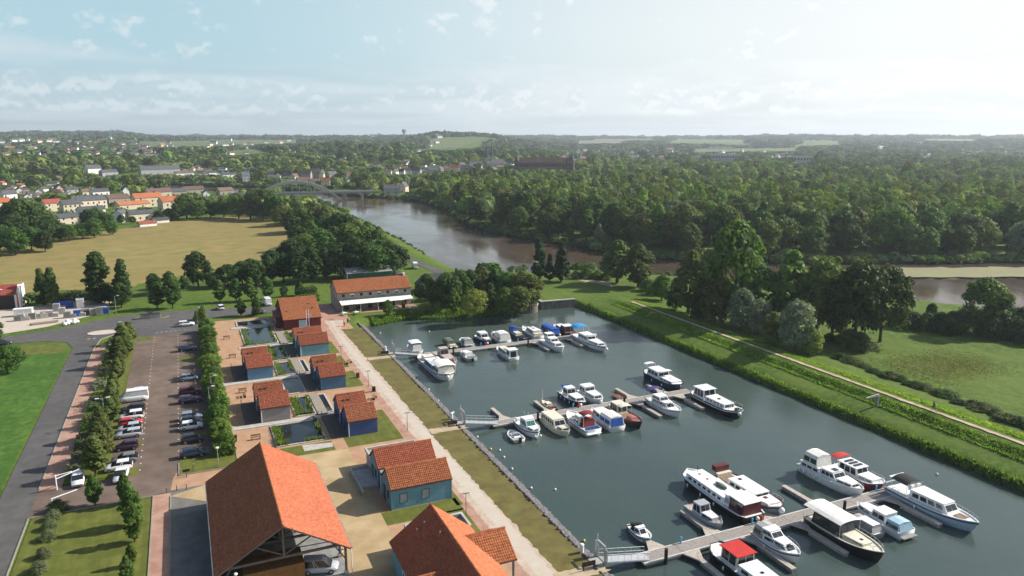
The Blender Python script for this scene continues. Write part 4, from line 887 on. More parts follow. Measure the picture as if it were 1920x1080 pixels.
for i, (x, y, lab) in enumerate(((39.8, 206.8, 'leftmost'), (43.2, 206.6, 'second from left'), (54.5, 207.0, 'third from left'), (58.5, 206.4, 'rightmost'))):
    t = thing('terrace_table', '%s white table with green chairs on the restaurant terrace' % lab, 'table', (x, y, 0), 0, 'terrace tables')
    part('table_top', fender_w, t, (-.6, .6, -.6, .6, .7, .75)); MB().tube((0, 0, 0), (0, 0, .7), .05).build('leg', metal, t)
    for a in (0, 1.57, 3.14, 4.71):
        c = MB().box(.75 * math.cos(a) - .22, .75 * math.cos(a) + .22, .95 * math.sin(a) - .22, .95 * math.sin(a) + .22, .4, .45).box(.98 * math.cos(a) - .2, .98 * math.cos(a) + .2, 1.15 * math.sin(a) - .2, 1.15 * math.sin(a) + .2, .45, .85); c.build('chair', mat('lime_plastic', (.22, .62, .12), .5), t)
t = thing('green_shed', 'long dark green shed with grey roof behind restaurant', 'shed', (58.5, 255, 0))
gable_walls(t, 16, -8, 0, 8, 3.1, 4.4, mat('dark_green_boards', (.035, .10, .07), .75, .1, 2)); gable_roof(t, 16, -8, 0, 8, 3.1, 4.45, concrete_dk, False, .2)
part('end_trim', render_white, t, (-8.1, -7.9, -.15, 0, 0, 3.0)); window(t, '-x', 4, 1, 1, 1, -8)
def small_house(name, label, cat, x, y, L, W, ze, zr, wm, rm, rz=0, z=0.0, chim=True, wins=2, group=None, storeys=1, gable_win=False):
    t = thing(name, label, cat, (x, y, z), rz, group)
    gable_walls(t, L, -L / 2, -W / 2, W / 2, ze, zr, wm, z0=-1.5); rf = gable_roof(t, L, -L / 2, -W / 2, W / 2, ze, zr, rm, False, .3, .2)
    if chim: part('chimney', brown_roof, rf, (L * .28, L * .28 + .7, -.4, .4, zr - .8, zr + 1.1))
    for s in range(storeys):
        for i in range(wins):
            xx = -L / 2 + (i + .5) * L / wins; z_ = 1.0 + s * 2.7
            if z_ + 1.3 < ze:
                for sd, p in ((-1, -W / 2), (1, W / 2)): MB().box(xx - .5, xx + .5, *sorted((p + sd * .03, p - sd * .05)), z_, z_ + 1.3).build('window', glass_dark, t)
    if gable_win:
        for sx in (-1, 1): MB().box(*sorted((sx * L / 2 + sx * .03, sx * L / 2 - sx * .05)), -.5, .5, 1.0, 2.3).build('window', glass_dark, t)
    return t
x, y = at(838, 540); small_house('lock_cottage', 'slate roofed lock cottage hidden by the grove', 'house', x, y, 11, 6, 3, 5.4, render_grey, slate)
x, y = at(793, 545); small_house('stone_hut', 'tiny stone hut with a pointed gable right of restaurant', 'hut', x, y, 3.5, 4.2, 2.6, 4.4, stone_wall, slate, R(90), chim=False)
# ---- lock: round pier, quay walls, deck
t = thing('lock_wall', 'old stone lock wall with flat top right of the entrance', 'lock', (100.5, 205, 0))
MB().prism([(-3.0, -8), (8.2, -8.8), (8.5, -7.6), (-1.6, -6.6), (-1.6, 24), (-3.0, 24)], -4, .55).build('wall', lock_stone, t)
MB().prism([(-3.15, -8.2), (8.3, -9.0), (8.3, -8.1), (-2.2, -7.2), (-2.2, 24), (-3.15, 24)], .56, .8).build('coping', concrete, t)
part('lock_gate', timber, t, (-7.5, -3.15, 6, 6.5, -3, .5)); part('gate_beam', timber, t, (-8.5, 1, 5.9, 6.3, .81, 1.15))
t = thing('lock_pier', 'round stone pier at the lock entrance', 'lock', (93.0, 197.0, 0))
MB().prism([(3.0 * math.cos(a), 3.0 * math.sin(a)) for a in np.linspace(0, 2 * math.pi, 25)[:-1]], -4, .3).build('pier_body', lock_stone, t)
MB().prism([(3.15 * math.cos(a), 3.15 * math.sin(a)) for a in np.linspace(0, 2 * math.pi, 25)[:-1]], .31, .6).build('coping', concrete, t); MB().tube((.5, 0, .6), (.5, 0, 1.2), .3, .25, 8).build('bollard', fender_w, t)
MB().prism([(-1.5, 2.6), (2.9, .8), (2.9, 22), (-1.5, 22)], -4, .25).build('quay_wall', lock_stone, t)
# ---- builders yard at the left
t = thing('yard_shed', 'red brown roofed shed with a white end wall in the yard', 'shed', (-52, 258, 0))
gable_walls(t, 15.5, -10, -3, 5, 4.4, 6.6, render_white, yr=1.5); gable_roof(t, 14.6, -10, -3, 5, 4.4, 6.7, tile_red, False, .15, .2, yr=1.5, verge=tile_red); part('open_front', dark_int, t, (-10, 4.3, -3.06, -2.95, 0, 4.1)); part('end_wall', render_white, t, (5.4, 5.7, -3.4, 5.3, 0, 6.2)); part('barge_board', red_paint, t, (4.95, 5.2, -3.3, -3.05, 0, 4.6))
for x in (-2.5, .6): part('skylight', metal_w, t, (x - .5, x + .5, -1.4, -.6, 5.55, 5.72))
sheet('yard', [(-62, 219), (-46, 222), (-36, 226), (-24, 238), (-22, 256), (-62, 257)], .008, m_white)
yrng = random.Random(3)
spots = [(205, 610), (240, 605), (300, 600), (370, 590), (440, 580), (500, 575), (560, 565), (620, 560), (700, 530), (760, 575), (820, 570), (870, 560), (930, 555), (980, 540), (1050, 540), (1120, 540), (1190, 530), (640, 500), (700, 480), (1150, 500)]
for i, (a, b) in enumerate(spots):
    x, y = at(a / 6, 500 + b / 6); m = [concrete_dk, render_grey, concrete, canvas_blue, brown_roof][(i * 3) % 5 if i > 9 else (i % 3)]
    t = thing('pallet_stack', 'grey stack of building blocks in the builders yard', 'pallet stack', (x, y, 0), yrng.uniform(-.1, .1), 'stacks in the builders yard'); h = yrng.uniform(1.0, 2.2)
    part('pallet', plank_wood, t, (-.9, .9, -.6, .6, 0, .14)); bl = MB()
    for zz in range(int(h / .42)):
        for xx in range(3): bl.box(-.88 + xx * .6, -.32 + xx * .6, -.58, .58, .15 + zz * .42, .54 + zz * .42)
    bl.build('blocks', m, t)
for i, (a, b, w, h, lab) in enumerate(((910, 400, 1.9, 2.6, 'tall white silo box in the builders yard'), (270, 490, 4.5, 2.0, 'white flat roofed container by the yard shed'), (720, 400, 4.8, 1.6, 'blue stack of crates behind the yard blocks'))):
    x, y = at(a / 6, 500 + (b + 60) / 6); t = thing('yard_container', lab, 'container', (x, y, 0)); mm = canvas_blue if i == 2 else render_white
    part('body', mm, t, (-w / 2, w / 2, -1, 1, 0, h)); part('lid', mm if i == 2 else metal_w, t, (-w / 2 - .08, w / 2 + .08, -1.08, 1.08, h, h + .15))
    for xx in np.linspace(-w / 2 + .3, w / 2 - .3, 5): MB().box(xx - .05, xx + .05, -1.05, -1, .1, h - .05).build('rib', mm, t)
bag = MB().loft([[(math.cos(a) * r, math.sin(a) * r, z) for a in np.linspace(0, 6.28, 9)[:-1]] for r, z in ((.42, 0), (.55, .3), (.5, .65), (.3, .8))], True)
for i, (a, b) in enumerate([(730, 660), (765, 650), (800, 640), (835, 640), (870, 630), (760, 625), (840, 615)]):
    x, y = at(a / 6, 500 + b / 6); tag(bag.build('rubble_bag', fender_w, None, True, (x, y, 0)), 'white rubble bag at the grassy verge of the yard', 'bag', 'white rubble bags')
t = thing('timber_pile', 'pile of long pale boards on the yard ground', 'timber pile', (*at(490 / 6, 500 + 640 / 6), 0), .2)
for i in range(14): b = MB().box(-3 + yrng.uniform(-.5, .5), 3 + yrng.uniform(-.5, .5), -.9 + (i % 5) * .35, -.62 + (i % 5) * .35, .02 + (i // 5) * .16, .16 + (i // 5) * .16); b.build('board', plank_wood if i % 3 else wood_deck, t)
# ================================================================ quay edge, pontoons, boats
rr = np.random.default_rng(2)
def stones(name, n, xf, yf, zf, size):
    V = []; Q = []; cube = np.array([(-1, -1, -1), (1, -1, -1), (1, 1, -1), (-1, 1, -1), (-1, -1, 1), (1, -1, 1), (1, 1, 1), (-1, 1, 1)], float); fq = np.array([(3, 2, 1, 0), (4, 5, 6, 7), (0, 1, 5, 4), (1, 2, 6, 5), (2, 3, 7, 6), (3, 0, 4, 7)])
    for i in range(n):
        y = yf(); x = xf(y); s = size * rr.uniform(.6, 1.5); c = cube * s * rr.uniform(.6, 1.1, 3) + rr.normal(0, s * .18, (8, 3)); a = rr.uniform(0, 3.14); ca, sa = math.cos(a), math.sin(a)
        c[:, :2] = c[:, :2] @ np.array([[ca, sa], [-sa, ca]]); V.append(c + (x, y, zf(x))); Q.append(fq + 8 * i)
    o = bpy.data.objects.new(name, np_mesh(name, np.concatenate(V), np.concatenate(Q), m_rip)); COL.objects.link(o); return kind(o, 'stuff')
stones('rip_rap', 5200, lambda y: 41.2 + rr.uniform(0, 2.3), lambda: rr.uniform(60, 197), lambda x: -.02 - (x - 41.2) * .82, .19)
def reeds(name, n, fx, h, m, seed, w=.14):
    rng = np.random.default_rng(seed); x, y = fx(rng, n); z = hground(x, y); hh = h * rng.uniform(.6, 1.3, n) * (1 + .35 * vnoise(x, y, .33)); a = rng.uniform(0, np.pi, n); lx, ly = rng.normal(0, .3, n) * hh, rng.normal(0, .3, n) * hh
    dx, dy = np.cos(a) * w, np.sin(a) * w
    V = np.stack([np.stack([x - dx, y - dy, z], 1), np.stack([x + dx, y + dy, z], 1), np.stack([x + dx * .5 + lx, y + dy * .5 + ly, z + hh], 1), np.stack([x - dx * .5 + lx, y - dy * .5 + ly, z + hh * .92], 1)], 1).reshape(-1, 3)
    me = np_mesh(name, V, np.arange(4 * n).reshape(-1, 4), m); me.attributes.new('tint', 'FLOAT', 'POINT').data.foreach_set('value', np.repeat(rng.uniform(.45, .95, n), 4).astype(np.float32))
    o = bpy.data.objects.new(name, me); COL.objects.link(o); return kind(o, 'stuff')
reeds('reeds', 14000, lambda r, n: (110.3 + r.uniform(0, 1, n) ** 1.4 * 1.1 + .35 * np.sin(r.uniform(0, 6, n)), r.uniform(52, 192, n)), .6, L_REED, 3)
reeds('rough_grass', 14000, lambda r, n: (116.6 + r.uniform(0, 2.6, n), r.uniform(52, 188, n)), .24, L_REED, 4, .12)
reeds('rough_grass', 14000, lambda r, n: (r.uniform(122.6, 126.5, n), r.uniform(52, 188, n)), .22, L_REED, 5, .12)
reeds('sedge_patch', 5000, lambda r, n: (lambda u, v: (u + 6 * (v - .5) * r.normal(0, .3, n), at(1760, 690, -.5)[1] - 9 + 20 * v + r.normal(0, 1.5, n)))(at(1760, 690, -.5)[0] - 12 + 30 * r.beta(2, 2, n), r.beta(2, 2, n)), .16, leaf_mat('pale_sedge', (.14, .15, .07), (.20, .20, .12), world_pos=True), 12, .14)
def pond_edge(r, n):
    ps = np.array([(11.4, 18.7, 184.6, 201.6), (15.9, 19.3, 169.3, 181.0), (15.9, 19.3, 157.8, 166.9), (16.0, 19.2, 132.2, 142.0), (11.2, 18.7, 119.6, 128.8), (21.6, 24.4, 183.2, 193.2)])[r.integers(0, 6, n)]
    u = r.uniform(0, 1, n); side = r.integers(0, 3, n); e = np.abs(r.normal(0, .45, n)); x = np.where(side == 0, ps[:, 0] + e * 1.4, np.where(side == 1, ps[:, 0] + u * (ps[:, 1] - ps[:, 0]), ps[:, 1] - e * .6)); y = np.where(side == 1, ps[:, 2] + e, ps[:, 2] + u * (ps[:, 3] - ps[:, 2]))
    k = vnoise(x, y, 1.1) > -.1; return np.where(k, x, ps[:, 0] + e * .6), y
reeds('pond_plants', 5200, pond_edge, .55, L_REED, 8, .1)
def shore(r, n):
    t = r.uniform(0, 1, n); xs = 46 + t * 44; return xs, np.interp(xs, MARINA[3:9, 0], MARINA[3:9, 1]) + r.uniform(-.6, 2.6, n)
reeds('shore_plants', 14000, shore, .9, L_REED, 6)
kind(MB().poly([(px, py, 1.49) for px, py in jag([(120.35, 40), (121.25, 40), (121.25, 183), (120.35, 183)], .8, .07)]).build('path', m_dirt), 'structure')
kind(MB().poly([(*p, .02) for p in [at(1068, 517), at(1145, 530), at(1150, 538), at(1070, 523)]]).build('path', m_dirt), 'structure')
kind(MB().poly([(*p, .03) for p in [at(758, 478), at(842, 512), at(822, 514), at(752, 483)]]).build('path', m_asph), 'structure')

DZ = -1.25
def pontoon(y, x1, fingers, lab, post_x):
    t = thing('pontoon', lab, 'pontoon', (48, y, DZ)); L = x1 - 48; ns = max(1, round(L / 6.2)); w = 1.15
    for i in range(ns):
        a, b = i * L / ns + .03, (i + 1) * L / ns - .03
        d = MB(); n = int((b - a) / .28)
        for k in range(n): d.box(a + k * (b - a) / n, a + (k + .92) * (b - a) / n, -w + .22, w - .22, -.02, .04)
        s = part('deck_section', pontoon_edge, t, (a, b, -w, -w + .22, -.16, .08), (a, b, w - .22, w, -.16, .08), (a, b, -w + .22, w - .22, -.14, -.05)); kind(d.build('deck_boards', pontoon_deck, s), 'stuff')
        part('float', concrete_dk, s, (a + .4, b - .4, -w + .15, w - .15, -.85, -.17))
    for fx, sg, ln in fingers:
        x = fx - 48; f = MB(); yb = sg * w
        f.prism([(x - 1.3, yb), (x + 1.3, yb), (x + .38, yb + sg * 1.9), (x + .38, yb + sg * ln), (x - .38, yb + sg * ln), (x - .38, yb + sg * 1.9)][::sg], -.14, .05)
        fo = f.build('finger', finger_deck, t); y0, y1 = sorted((yb + sg * 2.2, yb + sg * ln)); part('finger_float', concrete_dk, fo, (x - .3, x + .3, y0, y1, -.75, -.15))
    for x in post_x: MB().tube((x - 48, -w - .25, -2), (x - 48, -w - .25, 1.5), .22, .22, 10).build('mooring_pile', black_pl, t)
    for i, x in enumerate(np.linspace(7, L - 6, 4)):
        p = MB().tube((x, w - .2, .05), (x, w - .2, .75), .12, .1, 8).build('power_pedestal', cyan_pl, t); MB().ball((x, w - .2, .82), .15).build('cap', cyan_pl, p)
    MB().tube((L * .42, w - .3, .05), (L * .42, w - .3, 1.0), .16, .16, 8).build('extinguisher_box', red_paint, t)
    return t
P1Y, P2Y, P3Y = 164.3, 117.2, 69.2
pontoon(P3Y, 96, [(51.5, 1, 6.6), (60.4, 1, 6.8), (78.9, 1, 6.8), (55, -1, 8), (64, -1, 8.2), (72.7, -1, 8.2), (90, -1, 8.2), (70.3, 1, 4)], 'long floating pontoon nearest the camera', (51, 81))
pontoon(P2Y, 92.3, [(51.3, 1, 6.4), (60.6, 1, 6.6), (79.2, 1, 6.4), (78.6, -1, 8), (88.5, -1, 8), (86.5, 1, 6)], 'middle floating pontoon of the basin', (56.8, 75.5))
pontoon(P1Y, 91.3, [(79.2, -1, 7.4), (88.6, -1, 7.6), (52.5, -1, 5)], 'farthest floating pontoon of the basin', (57, 77))
def gangway(y, lab):
    t = thing('gangway', lab, 'gangway', (42.6, y, .1)); L = 6.6; dz = DZ - .02
    def z(x): return .02 + (dz + .1 - .1) * x / L
    d = MB(); d.hexa([(0, -.75, z(0) - .15), (L, -.75, z(L) - .15), (L, .75, z(L) - .15), (0, .75, z(0) - .15)], [(0, -.75, z(0)), (L, -.75, z(L)), (L, .75, z(L)), (0, .75, z(0))]); d.build('deck', metal, t)
    for s in (-1, 1):
        r = MB()
        for h in (.5, 1.0): r.tube((0, s * .72, z(0) + h), (L, s * .72, z(L) + h), .022)
        for x in np.linspace(0, L, 8): r.tube((x, s * .72, z(x)), (x, s * .72, z(x) + 1.0), .018)
        r.build('railing', metal, t)
    g = MB()
    for yy in (-.85, .85): g.box(-.15, .05, yy - .1, yy + .1, -.1, 2.2)
    g.box(-.15, .05, -.85, .85, 2.1, 2.25); g.build('gate_frame', metal, t); b = MB()
    for yy in np.linspace(-.7, .7, 8): b.tube((-.05, yy, .1), (-.05, yy, 2.1), .02, n=4)
    b.build('gate', metal, t); part('side_panel', metal, t, (-.1, 0, -1.4, -.95, 0, 1.9), (-.1, 0, .95, 1.4, 0, 1.9)); MB().tube((-.05, .9, 2.2), (-.05, .9, 3.0), .03).build('aerial', metal_w, t); part('abutment', concrete, t, (-1.4, -.16, -1.1, 1.1, -1.2, -.02))
for y, lab in ((P3Y, 'grey metal gangway to the nearest pontoon'), (P2Y, 'grey metal gangway to the middle pontoon'), (P1Y, 'grey metal gangway to the farthest pontoon')): gangway(y, lab)
for y, n in ((P3Y + 2.5, 'nearest'), (P2Y + 2.4, 'middle'), (P1Y + 2.4, 'farthest')):
    t = thing('service_post', 'white service post on the bank by the %s gangway' % n, 'post', (41.3, y, 0)); MB().tube((0, 0, -.1), (0, 0, .95), .28, .24, 8).build('pillar', fender_w, t); MB().ball((0, 0, 1.0), .3, .3, .2).build('cap', metal_w, t)
    t = thing('notice_board', 'dark notice board on the bank by the %s gangway' % n, 'sign', (40.2, y - 3.6, 0)); part('panel', dark_int, t, (-.9, .9, -.04, .04, .5, 1.1))
    for s in (-.7, .7): part('leg', dark_int, t, (s - .05, s + .05, -.03, .03, -.1, .5))

# ---------------------------------------------------------------- boats
def hull_shape(L, B, style):
    ys = np.linspace(0, 1, 15); out = []
    for t in ys:
        if style == 'barge': b = min(1, (max(0, 1 - t) / .13) ** .5) * min(1, .78 + t * 3)
        elif style == 'tjalk': b = min(1, (max(0, 1 - t) / .16) ** .45) * min(1, (max(0, t + .015) / .14) ** .45)
        elif style == 'sail': b = max(0, 1 - abs(t - .42) ** 2.2 / .58 ** 2.2) ** .8 * (1 if t > .42 else max(.7, 1 - (.42 - t) * .6))
        else: b = (max(0, 1 - max(0, (t - .42) / .58) ** 2.6)) ** .85 * (.9 + .1 * min(1, t * 4))
        out.append((t, max(b, .012)))
    return out
def boat(spec):
    n, lab, X, yn, yf, bow, B, fb, style, hm, dm, fit = spec['name'], spec['label'], spec['x'], spec['yn'], spec['yf'], spec['bow'], spec['b'], spec['fb'], spec.get('style', 'cruiser'), spec['hull'], spec.get('deck', white_gel), spec['fit']
    L = yf - yn; t = thing(n, lab, 'boat', (X, (yn + yf) / 2, WZ), 0 if bow > 0 else math.pi)
    sh = hull_shape(L, B, style); rake = spec.get('rake', .05 if style in ('barge', 'tjalk') else .09) * L; sheer = spec.get('sheer', .32)
    def gun(tt): return fb * (1 + sheer * max(0, (tt - .45) / .55) ** 2 + (.18 * max(0, (.3 - tt) / .3) ** 2 if style in ('tjalk', 'barge') else 0))
    rings = []; top = []
    for tt, b in sh:
        hb = b * B / 2; y = (tt - .5) * L; zg = gun(tt); rk = rake * max(0, (tt - .55) / .45) ** 1.6
        pr = [(hb * .62, -.45, -1.0), (hb * .84, .02, -.72), (hb * .95, zg * .5, -.3), (hb, zg, 0)]
        rings.append([(-p, y + rk * r, z) for p, z, r in pr[::-1]] + [(p, y + rk * r, z) for p, z, r in pr]); top.append((hb, y, zg))
    MB().loft(rings).build('hull', hm, t, True)
    dk = MB(); ins = .1; dz = spec.get('bulwark', .1)
    dk.loft([[(-max(0, hb - ins), y * .992, zg - dz), (max(0, hb - ins), y * .992, zg - dz)] for hb, y, zg in top], caps=False); dk.build('deck', dm, t)
    cap = MB()
    for s in (-1, 1): cap.loft([[(s * hb, y, zg - .02), (s * (hb + .05), y, zg - .02), (s * (hb + .05), y, zg + .06), (s * (hb - ins), y * .995, zg + .06), (s * (hb - ins), y * .992, zg - dz)] for hb, y, zg in top])
    cap.build('gunwale', spec.get('rail', hm), t)
    if spec.get('stripe'):
        st = MB()
        for s in (-1, 1): st.loft([[(s * (hb * .985 + .025), y, zg - .30), (s * (hb * .995 + .03), y, zg - .14)] for hb, y, zg in top], caps=False)
        st.build('stripe', spec['stripe'], t)
    H = lambda tt: gun(tt) - dz
    def yv(tt): return (tt - .5) * L
    def cab(a, b, w0, w1, h, m=white_gel, z=None, rk0=.15, rk1=.3, win=3, fw=True, roof=None, glass=glass_dark, wh=.42, ins_=.9, name='cabin', bw=False, over=.08):
        "tapered cabin from a (aft) to b (fore) as fractions of the length"
        z0 = H((a + b) / 2) - .05 if z is None else z; ya, yb = yv(a), yv(b); k = ins_; z1 = z0 + h
        bo = [(-w0 / 2, ya, z0), (w0 / 2, ya, z0), (w1 / 2, yb, z0), (-w1 / 2, yb, z0)]; tp = [(-w0 / 2 * k, ya + rk0 * h, z1), (w0 / 2 * k, ya + rk0 * h, z1), (w1 / 2 * k, yb - rk1 * h * 1.6, z1), (-w1 / 2 * k, yb - rk1 * h * 1.6, z1)]
        c = MB().hexa(bo, tp).build(name, m, t)
        rv = [(p[0] * 1.03 + math.copysign(over, p[0]), p[1] + (-over if i < 2 else over), 0) for i, p in enumerate(tp)]
        r = MB(); r.hexa([(p[0], p[1], z1 + .002) for p in rv], [(p[0] * .96, p[1] * .99, z1 + .09) for p in rv]); r.build('cabin_roof', roof or m, t)
        P = lambda A, B_, u: tuple(np.array(A) * (1 - u) + np.array(B_) * u)
        lo, hi = .5 - wh * .35, .5 + wh * .75
        hi = min(hi, .9)
        if win:
            for s in (0, 1):
                A0, B0, A1, B1 = (bo[0], bo[3], tp[0], tp[3]) if s == 0 else (bo[1], bo[2], tp[1], tp[2]); off = -.025 if s == 0 else .025
                for i in range(win):
                    u0, u1 = .06 + i * .88 / win + .025, .06 + (i + 1) * .88 / win - .025
                    q = [P(P(A0, B0, u), P(A1, B1, u), v) for u, v in ((u0, lo), (u1, lo), (u1, hi), (u0, hi))]
                    MB().poly([(x + off, y, z) for x, y, z in q]).build('side_window', glass, c)
        if fw:
            for u0, u1 in (((.07, .48), (.52, .93)) if w1 > 1.4 else ((.1, .9),)):
                q = [P(P(bo[3], bo[2], u), P(tp[3], tp[2], u), v) for u, v in ((u0, lo), (u1, lo), (u1, hi + .05), (u0, hi + .05))]; MB().poly([(x, y + .03, z + .01) for x, y, z in q]).build('windscreen', glass, c)
        if bw:
            q = [P(P(bo[0], bo[1], u), P(tp[0], tp[1], u), v) for u, v in ((.15, .1), (.85, .1), (.85, hi), (.15, hi))]; MB().poly([(x, y - .03, z) for x, y, z in q]).build('rear_door', glass, c)
        return z1 + .09
    def canopy(a, b, w, h, m, z=None, poles=True, arch=.18, name='canopy', drop=.12):
        z0 = H((a + b) / 2) if z is None else z; ya, yb = yv(a), yv(b); rg = []
        for y in np.linspace(ya, yb, 4):
            e = 1 - .25 * (abs(2 * (y - ya) / (yb - ya) - 1)) ** 3
            rg.append([(w / 2 * c, y, z0 + h - drop + (drop + arch * e) * (1 - abs(c) ** 2.5) - .0) for c in np.linspace(-1, 1, 7)])
        cc = MB().loft(rg, caps=False); lo = [[(x, y, z - .04) for x, y, z in r] for r in rg]; cc.loft(lo, caps=False); o = cc.build(name, m, t)
        if poles:
            for x in (-w / 2 * .96, w / 2 * .96):
                for y in (ya + .05, yb - .05): MB().tube((x, y, z0 - .1), (x, y, z0 + h - drop), .03).build('canopy_pole', metal_w, t)
        return o
    def tent(a, b, w, h, m, wm=None, wins=2, z=None, rear=None):
        "canvas enclosure with sloping sides"
        z0 = H((a + b) / 2) if z is None else z; ya, yb = yv(a), yv(b); c = MB(); pr = [(-.5, 0), (-.46, .7), (-.38, .93), (0, 1.04), (.38, .93), (.46, .7), (.5, 0)]
        c.loft([[(w * p, y + (0 if q < .5 else sk), z0 + h * q) for p, q in pr] for y, sk in ((ya, .25), ((ya + yb) / 2, 0), (yb, -.2))], caps=True); o = c.build('canvas_cover', m, t)
        for i in range(wins):
            u0, u1 = ya + .15 + i * (yb - ya - .3) / wins + .1, ya + .15 + (i + 1) * (yb - ya - .3) / wins - .1
            for s in (-1, 1): MB().poly([(s * (w * .492 + .02), u0, z0 + h * .25), (s * (w * .492 + .02), u1, z0 + h * .25), (s * (w * .47 + .02), u1, z0 + h * .65), (s * (w * .47 + .02), u0, z0 + h * .65)]).build('canvas_window', wm or glass_dark, o)
        if rear: MB().poly([(-w * .44, ya - .03, z0 + .05), (w * .44, ya - .03, z0 + .05), (w * .38, ya + .2, z0 + h * .85), (-w * .38, ya + .2, z0 + h * .85)]).build('rear_panel', rear, o)
    def rail(a, b, h=.6, n=7):
        for s in (-1, 1):
            r = MB(); pts = []
            for tt in np.linspace(a, b, n):
                i = np.interp(tt, [q[0] for q in sh], [q[1] for q in sh]) * B / 2; p = (s * max(.05, i - .08), yv(tt) + rake * 0, gun(tt)); r.tube(p, (p[0], p[1], p[2] + h), .018, n=4); pts.append((p[0], p[1], p[2] + h))
            r.path(pts, .02, 4); r.build('guard_rail', metal, t)
    def fend(*tts):
        for tt in tts:
            for s in (-1, 1):
                i = np.interp(tt, [q[0] for q in sh], [q[1] for q in sh]) * B / 2; MB().ball((s * (i + .13), yv(tt), gun(tt) * .55), .13, .13, .34, 6, 5).build('fender', fender_w, t, True)
    def mast(tt, h, lay=0, m=metal_w):
        if lay: MB().tube((0, yv(tt), H(tt) + 1.2), (0, yv(tt) - lay, H(tt) + 2.4), .07, .05).build('mast', m, t)
        else: MB().tube((0, yv(tt), H(tt)), (0, yv(tt), H(tt) + h), .045, .03).build('mast', m, t)
    def box(nm, m, a, b, x0, x1, z0, z1, ab=False):
        zz = 0 if ab else H((a + b) / 2); return part(nm, m, t, (x0, x1, yv(a), yv(b), zz + z0, zz + z1))
    def ballf(tt, x=0, r=.3, z=.4, m=fender_w, nm='ball_fender'): MB().ball((x, yv(tt), gun(min(tt, 1)) * .6 + z), r, r, r, 8, 6).build(nm, m, t, True)
    def outboard(): MB().box(-.2, .2, yv(0) - .45, yv(0) - .05, .1, .95).tube((0, yv(0) - .25, .1), (0, yv(0) - .25, -.5), .08).build('outboard_motor', black_pl, t)
    def hatch(tt, w=.55, z=0.0, m=glass_dark, x=0): MB().box(x - w / 2, x + w / 2, yv(tt) - w / 2, yv(tt) + w / 2, z, z + .06).build('hatch', m, t)
    fit(dict(cab=cab, canopy=canopy, tent=tent, rail=rail, fend=fend, mast=mast, box=box, ball=ballf, outboard=outboard, hatch=hatch, H=H, L=L, B=B, t=t, yv=yv, gun=gun))
    return t
def K(f):
    "give a fit-out function its tools as attributes"
    def g(d):
        class Q: pass
        q = Q(); q.__dict__.update(d); f(q)
    return g
def cruiser(q, red=None, fly=False, aft=None, glass=glass_dark, n=3):
    z = q.cab(.34, .80, q.B * .74, q.B * .5, .75, win=n, rk1=.7, glass=glass); q.cab(.30, .60, q.B * .70, q.B * .60, .75, z=q.H(.45) + .55, rk1=.7, win=2, glass=glass)
    q.rail(.6, .97); q.fend(.3, .55)
    if aft: q.tent(.03, .32, q.B * .8, 1.5, aft)
    else: q.box('cockpit', wood_deck, .04, .28, -q.B * .36, q.B * .36, 0, .06); q.box('bench', cream_gel, .03, .10, -q.B * .34, q.B * .34, .06, .5)
def barge_fit(q, wheel=.1, roof=white_gel, wall=white_gel, wm=white_gel, wroof=white_gel, hold=(.32, .86), hh=.85, wh=1.95, win=6):
    z = q.cab(hold[0], hold[1], q.B * .78, q.B * .70, hh, m=wall, roof=roof, win=win, rk0=0, rk1=.12, fw=False, wh=.35); q.cab(wheel, hold[0] - .005, q.B * .74, q.B * .74, wh, m=wm, roof=wroof, win=3, rk0=.03, rk1=.12, bw=True, over=.2)
    q.rail(.84, .98, .5, 5); q.fend(.2, .45, .7)
    for tt in (hold[0] + .12, hold[1] - .14): q.hatch(tt, .7, z - .01)
SPECS = []
def B(*a, **k):
    name, label, x, yn, yf, bow, b, fb, hull, fit = a; SPECS.append(dict(name=name, label=label, x=x, yn=yn, yf=yf, bow=bow, b=b, fb=fb, hull=hull, fit=K(fit), **k))
# ---- farthest pontoon
def f_a1(q): q.tent(.05, .62, q.B * .86, 1.75, canvas_grey, canvas_w, 3, rear=canvas_w); q.cab(.6, .82, q.B * .6, q.B * .4, .45, win=2); q.canopy(.08, .6, q.B * .9, 1.95, white_gel, poles=False, arch=.05)
B('canopy_boat', 'white boat with pale canvas canopy beside the farthest gangway', 49.2, 166.6, 173.2, 1, 3.0, .9, white_gel, f_a1)
def f_a2(q):
    q.cab(.14, .28, q.B * .62, q.B * .6, .8, roof=cream_gel, win=2); z = q.cab(.32, .74, q.B * .8, q.B * .74, .95, m=blue_gel, roof=white_gel, win=5, rk1=.05, fw=False); q.tent(.7, .9, q.B * .84, 1.5, canvas_w, glass_dark, 2)
    q.canopy(.66, .93, q.B * .9, 1.95, canvas_w, poles=True, arch=.22); q.mast(.72, 1, 9, timber); q.fend(.25, .5); q.ball(.995, .3, .38, .1); q.hatch(.45, .7, z); q.hatch(.58, .7, z); q.box('rudder', timber, -.03, 0, -.06, .06, -.9, .4); q.box('skylight', glass_dark, .29, .31, -.5, .5, 0, .3)
B('dutch_barge', 'long white and blue sailing barge with lowered mast near the farthest gangway', 49.4, 144.2, 162.6, -1, 4.5, 1.15, white_gel, f_a2, style='tjalk', stripe=navy_gel, deck=cream_gel, sheer=.55)
def f_a3(q): q.cab(.14, .36, q.B * .62, q.B * .6, 1.9, m=pink_gel, win=2, rk1=.1); q.cab(.37, .74, q.B * .7, q.B * .5, .6, m=pink_gel, win=3); q.mast(.78, 1.9); q.rail(.7, .96, .5, 5); q.fend(.3, .5); q.box('winch', rust, .83, .87, -.4, .4, 0, .45)
B('trawler_boat', 'pinkish grey wheelhouse boat with a green bow beside the barge', 53.6, 152.4, 163.2, -1, 3.6, 1.05, pink_gel, f_a3, deck=pink_gel, stripe=green_gel, sheer=.5)
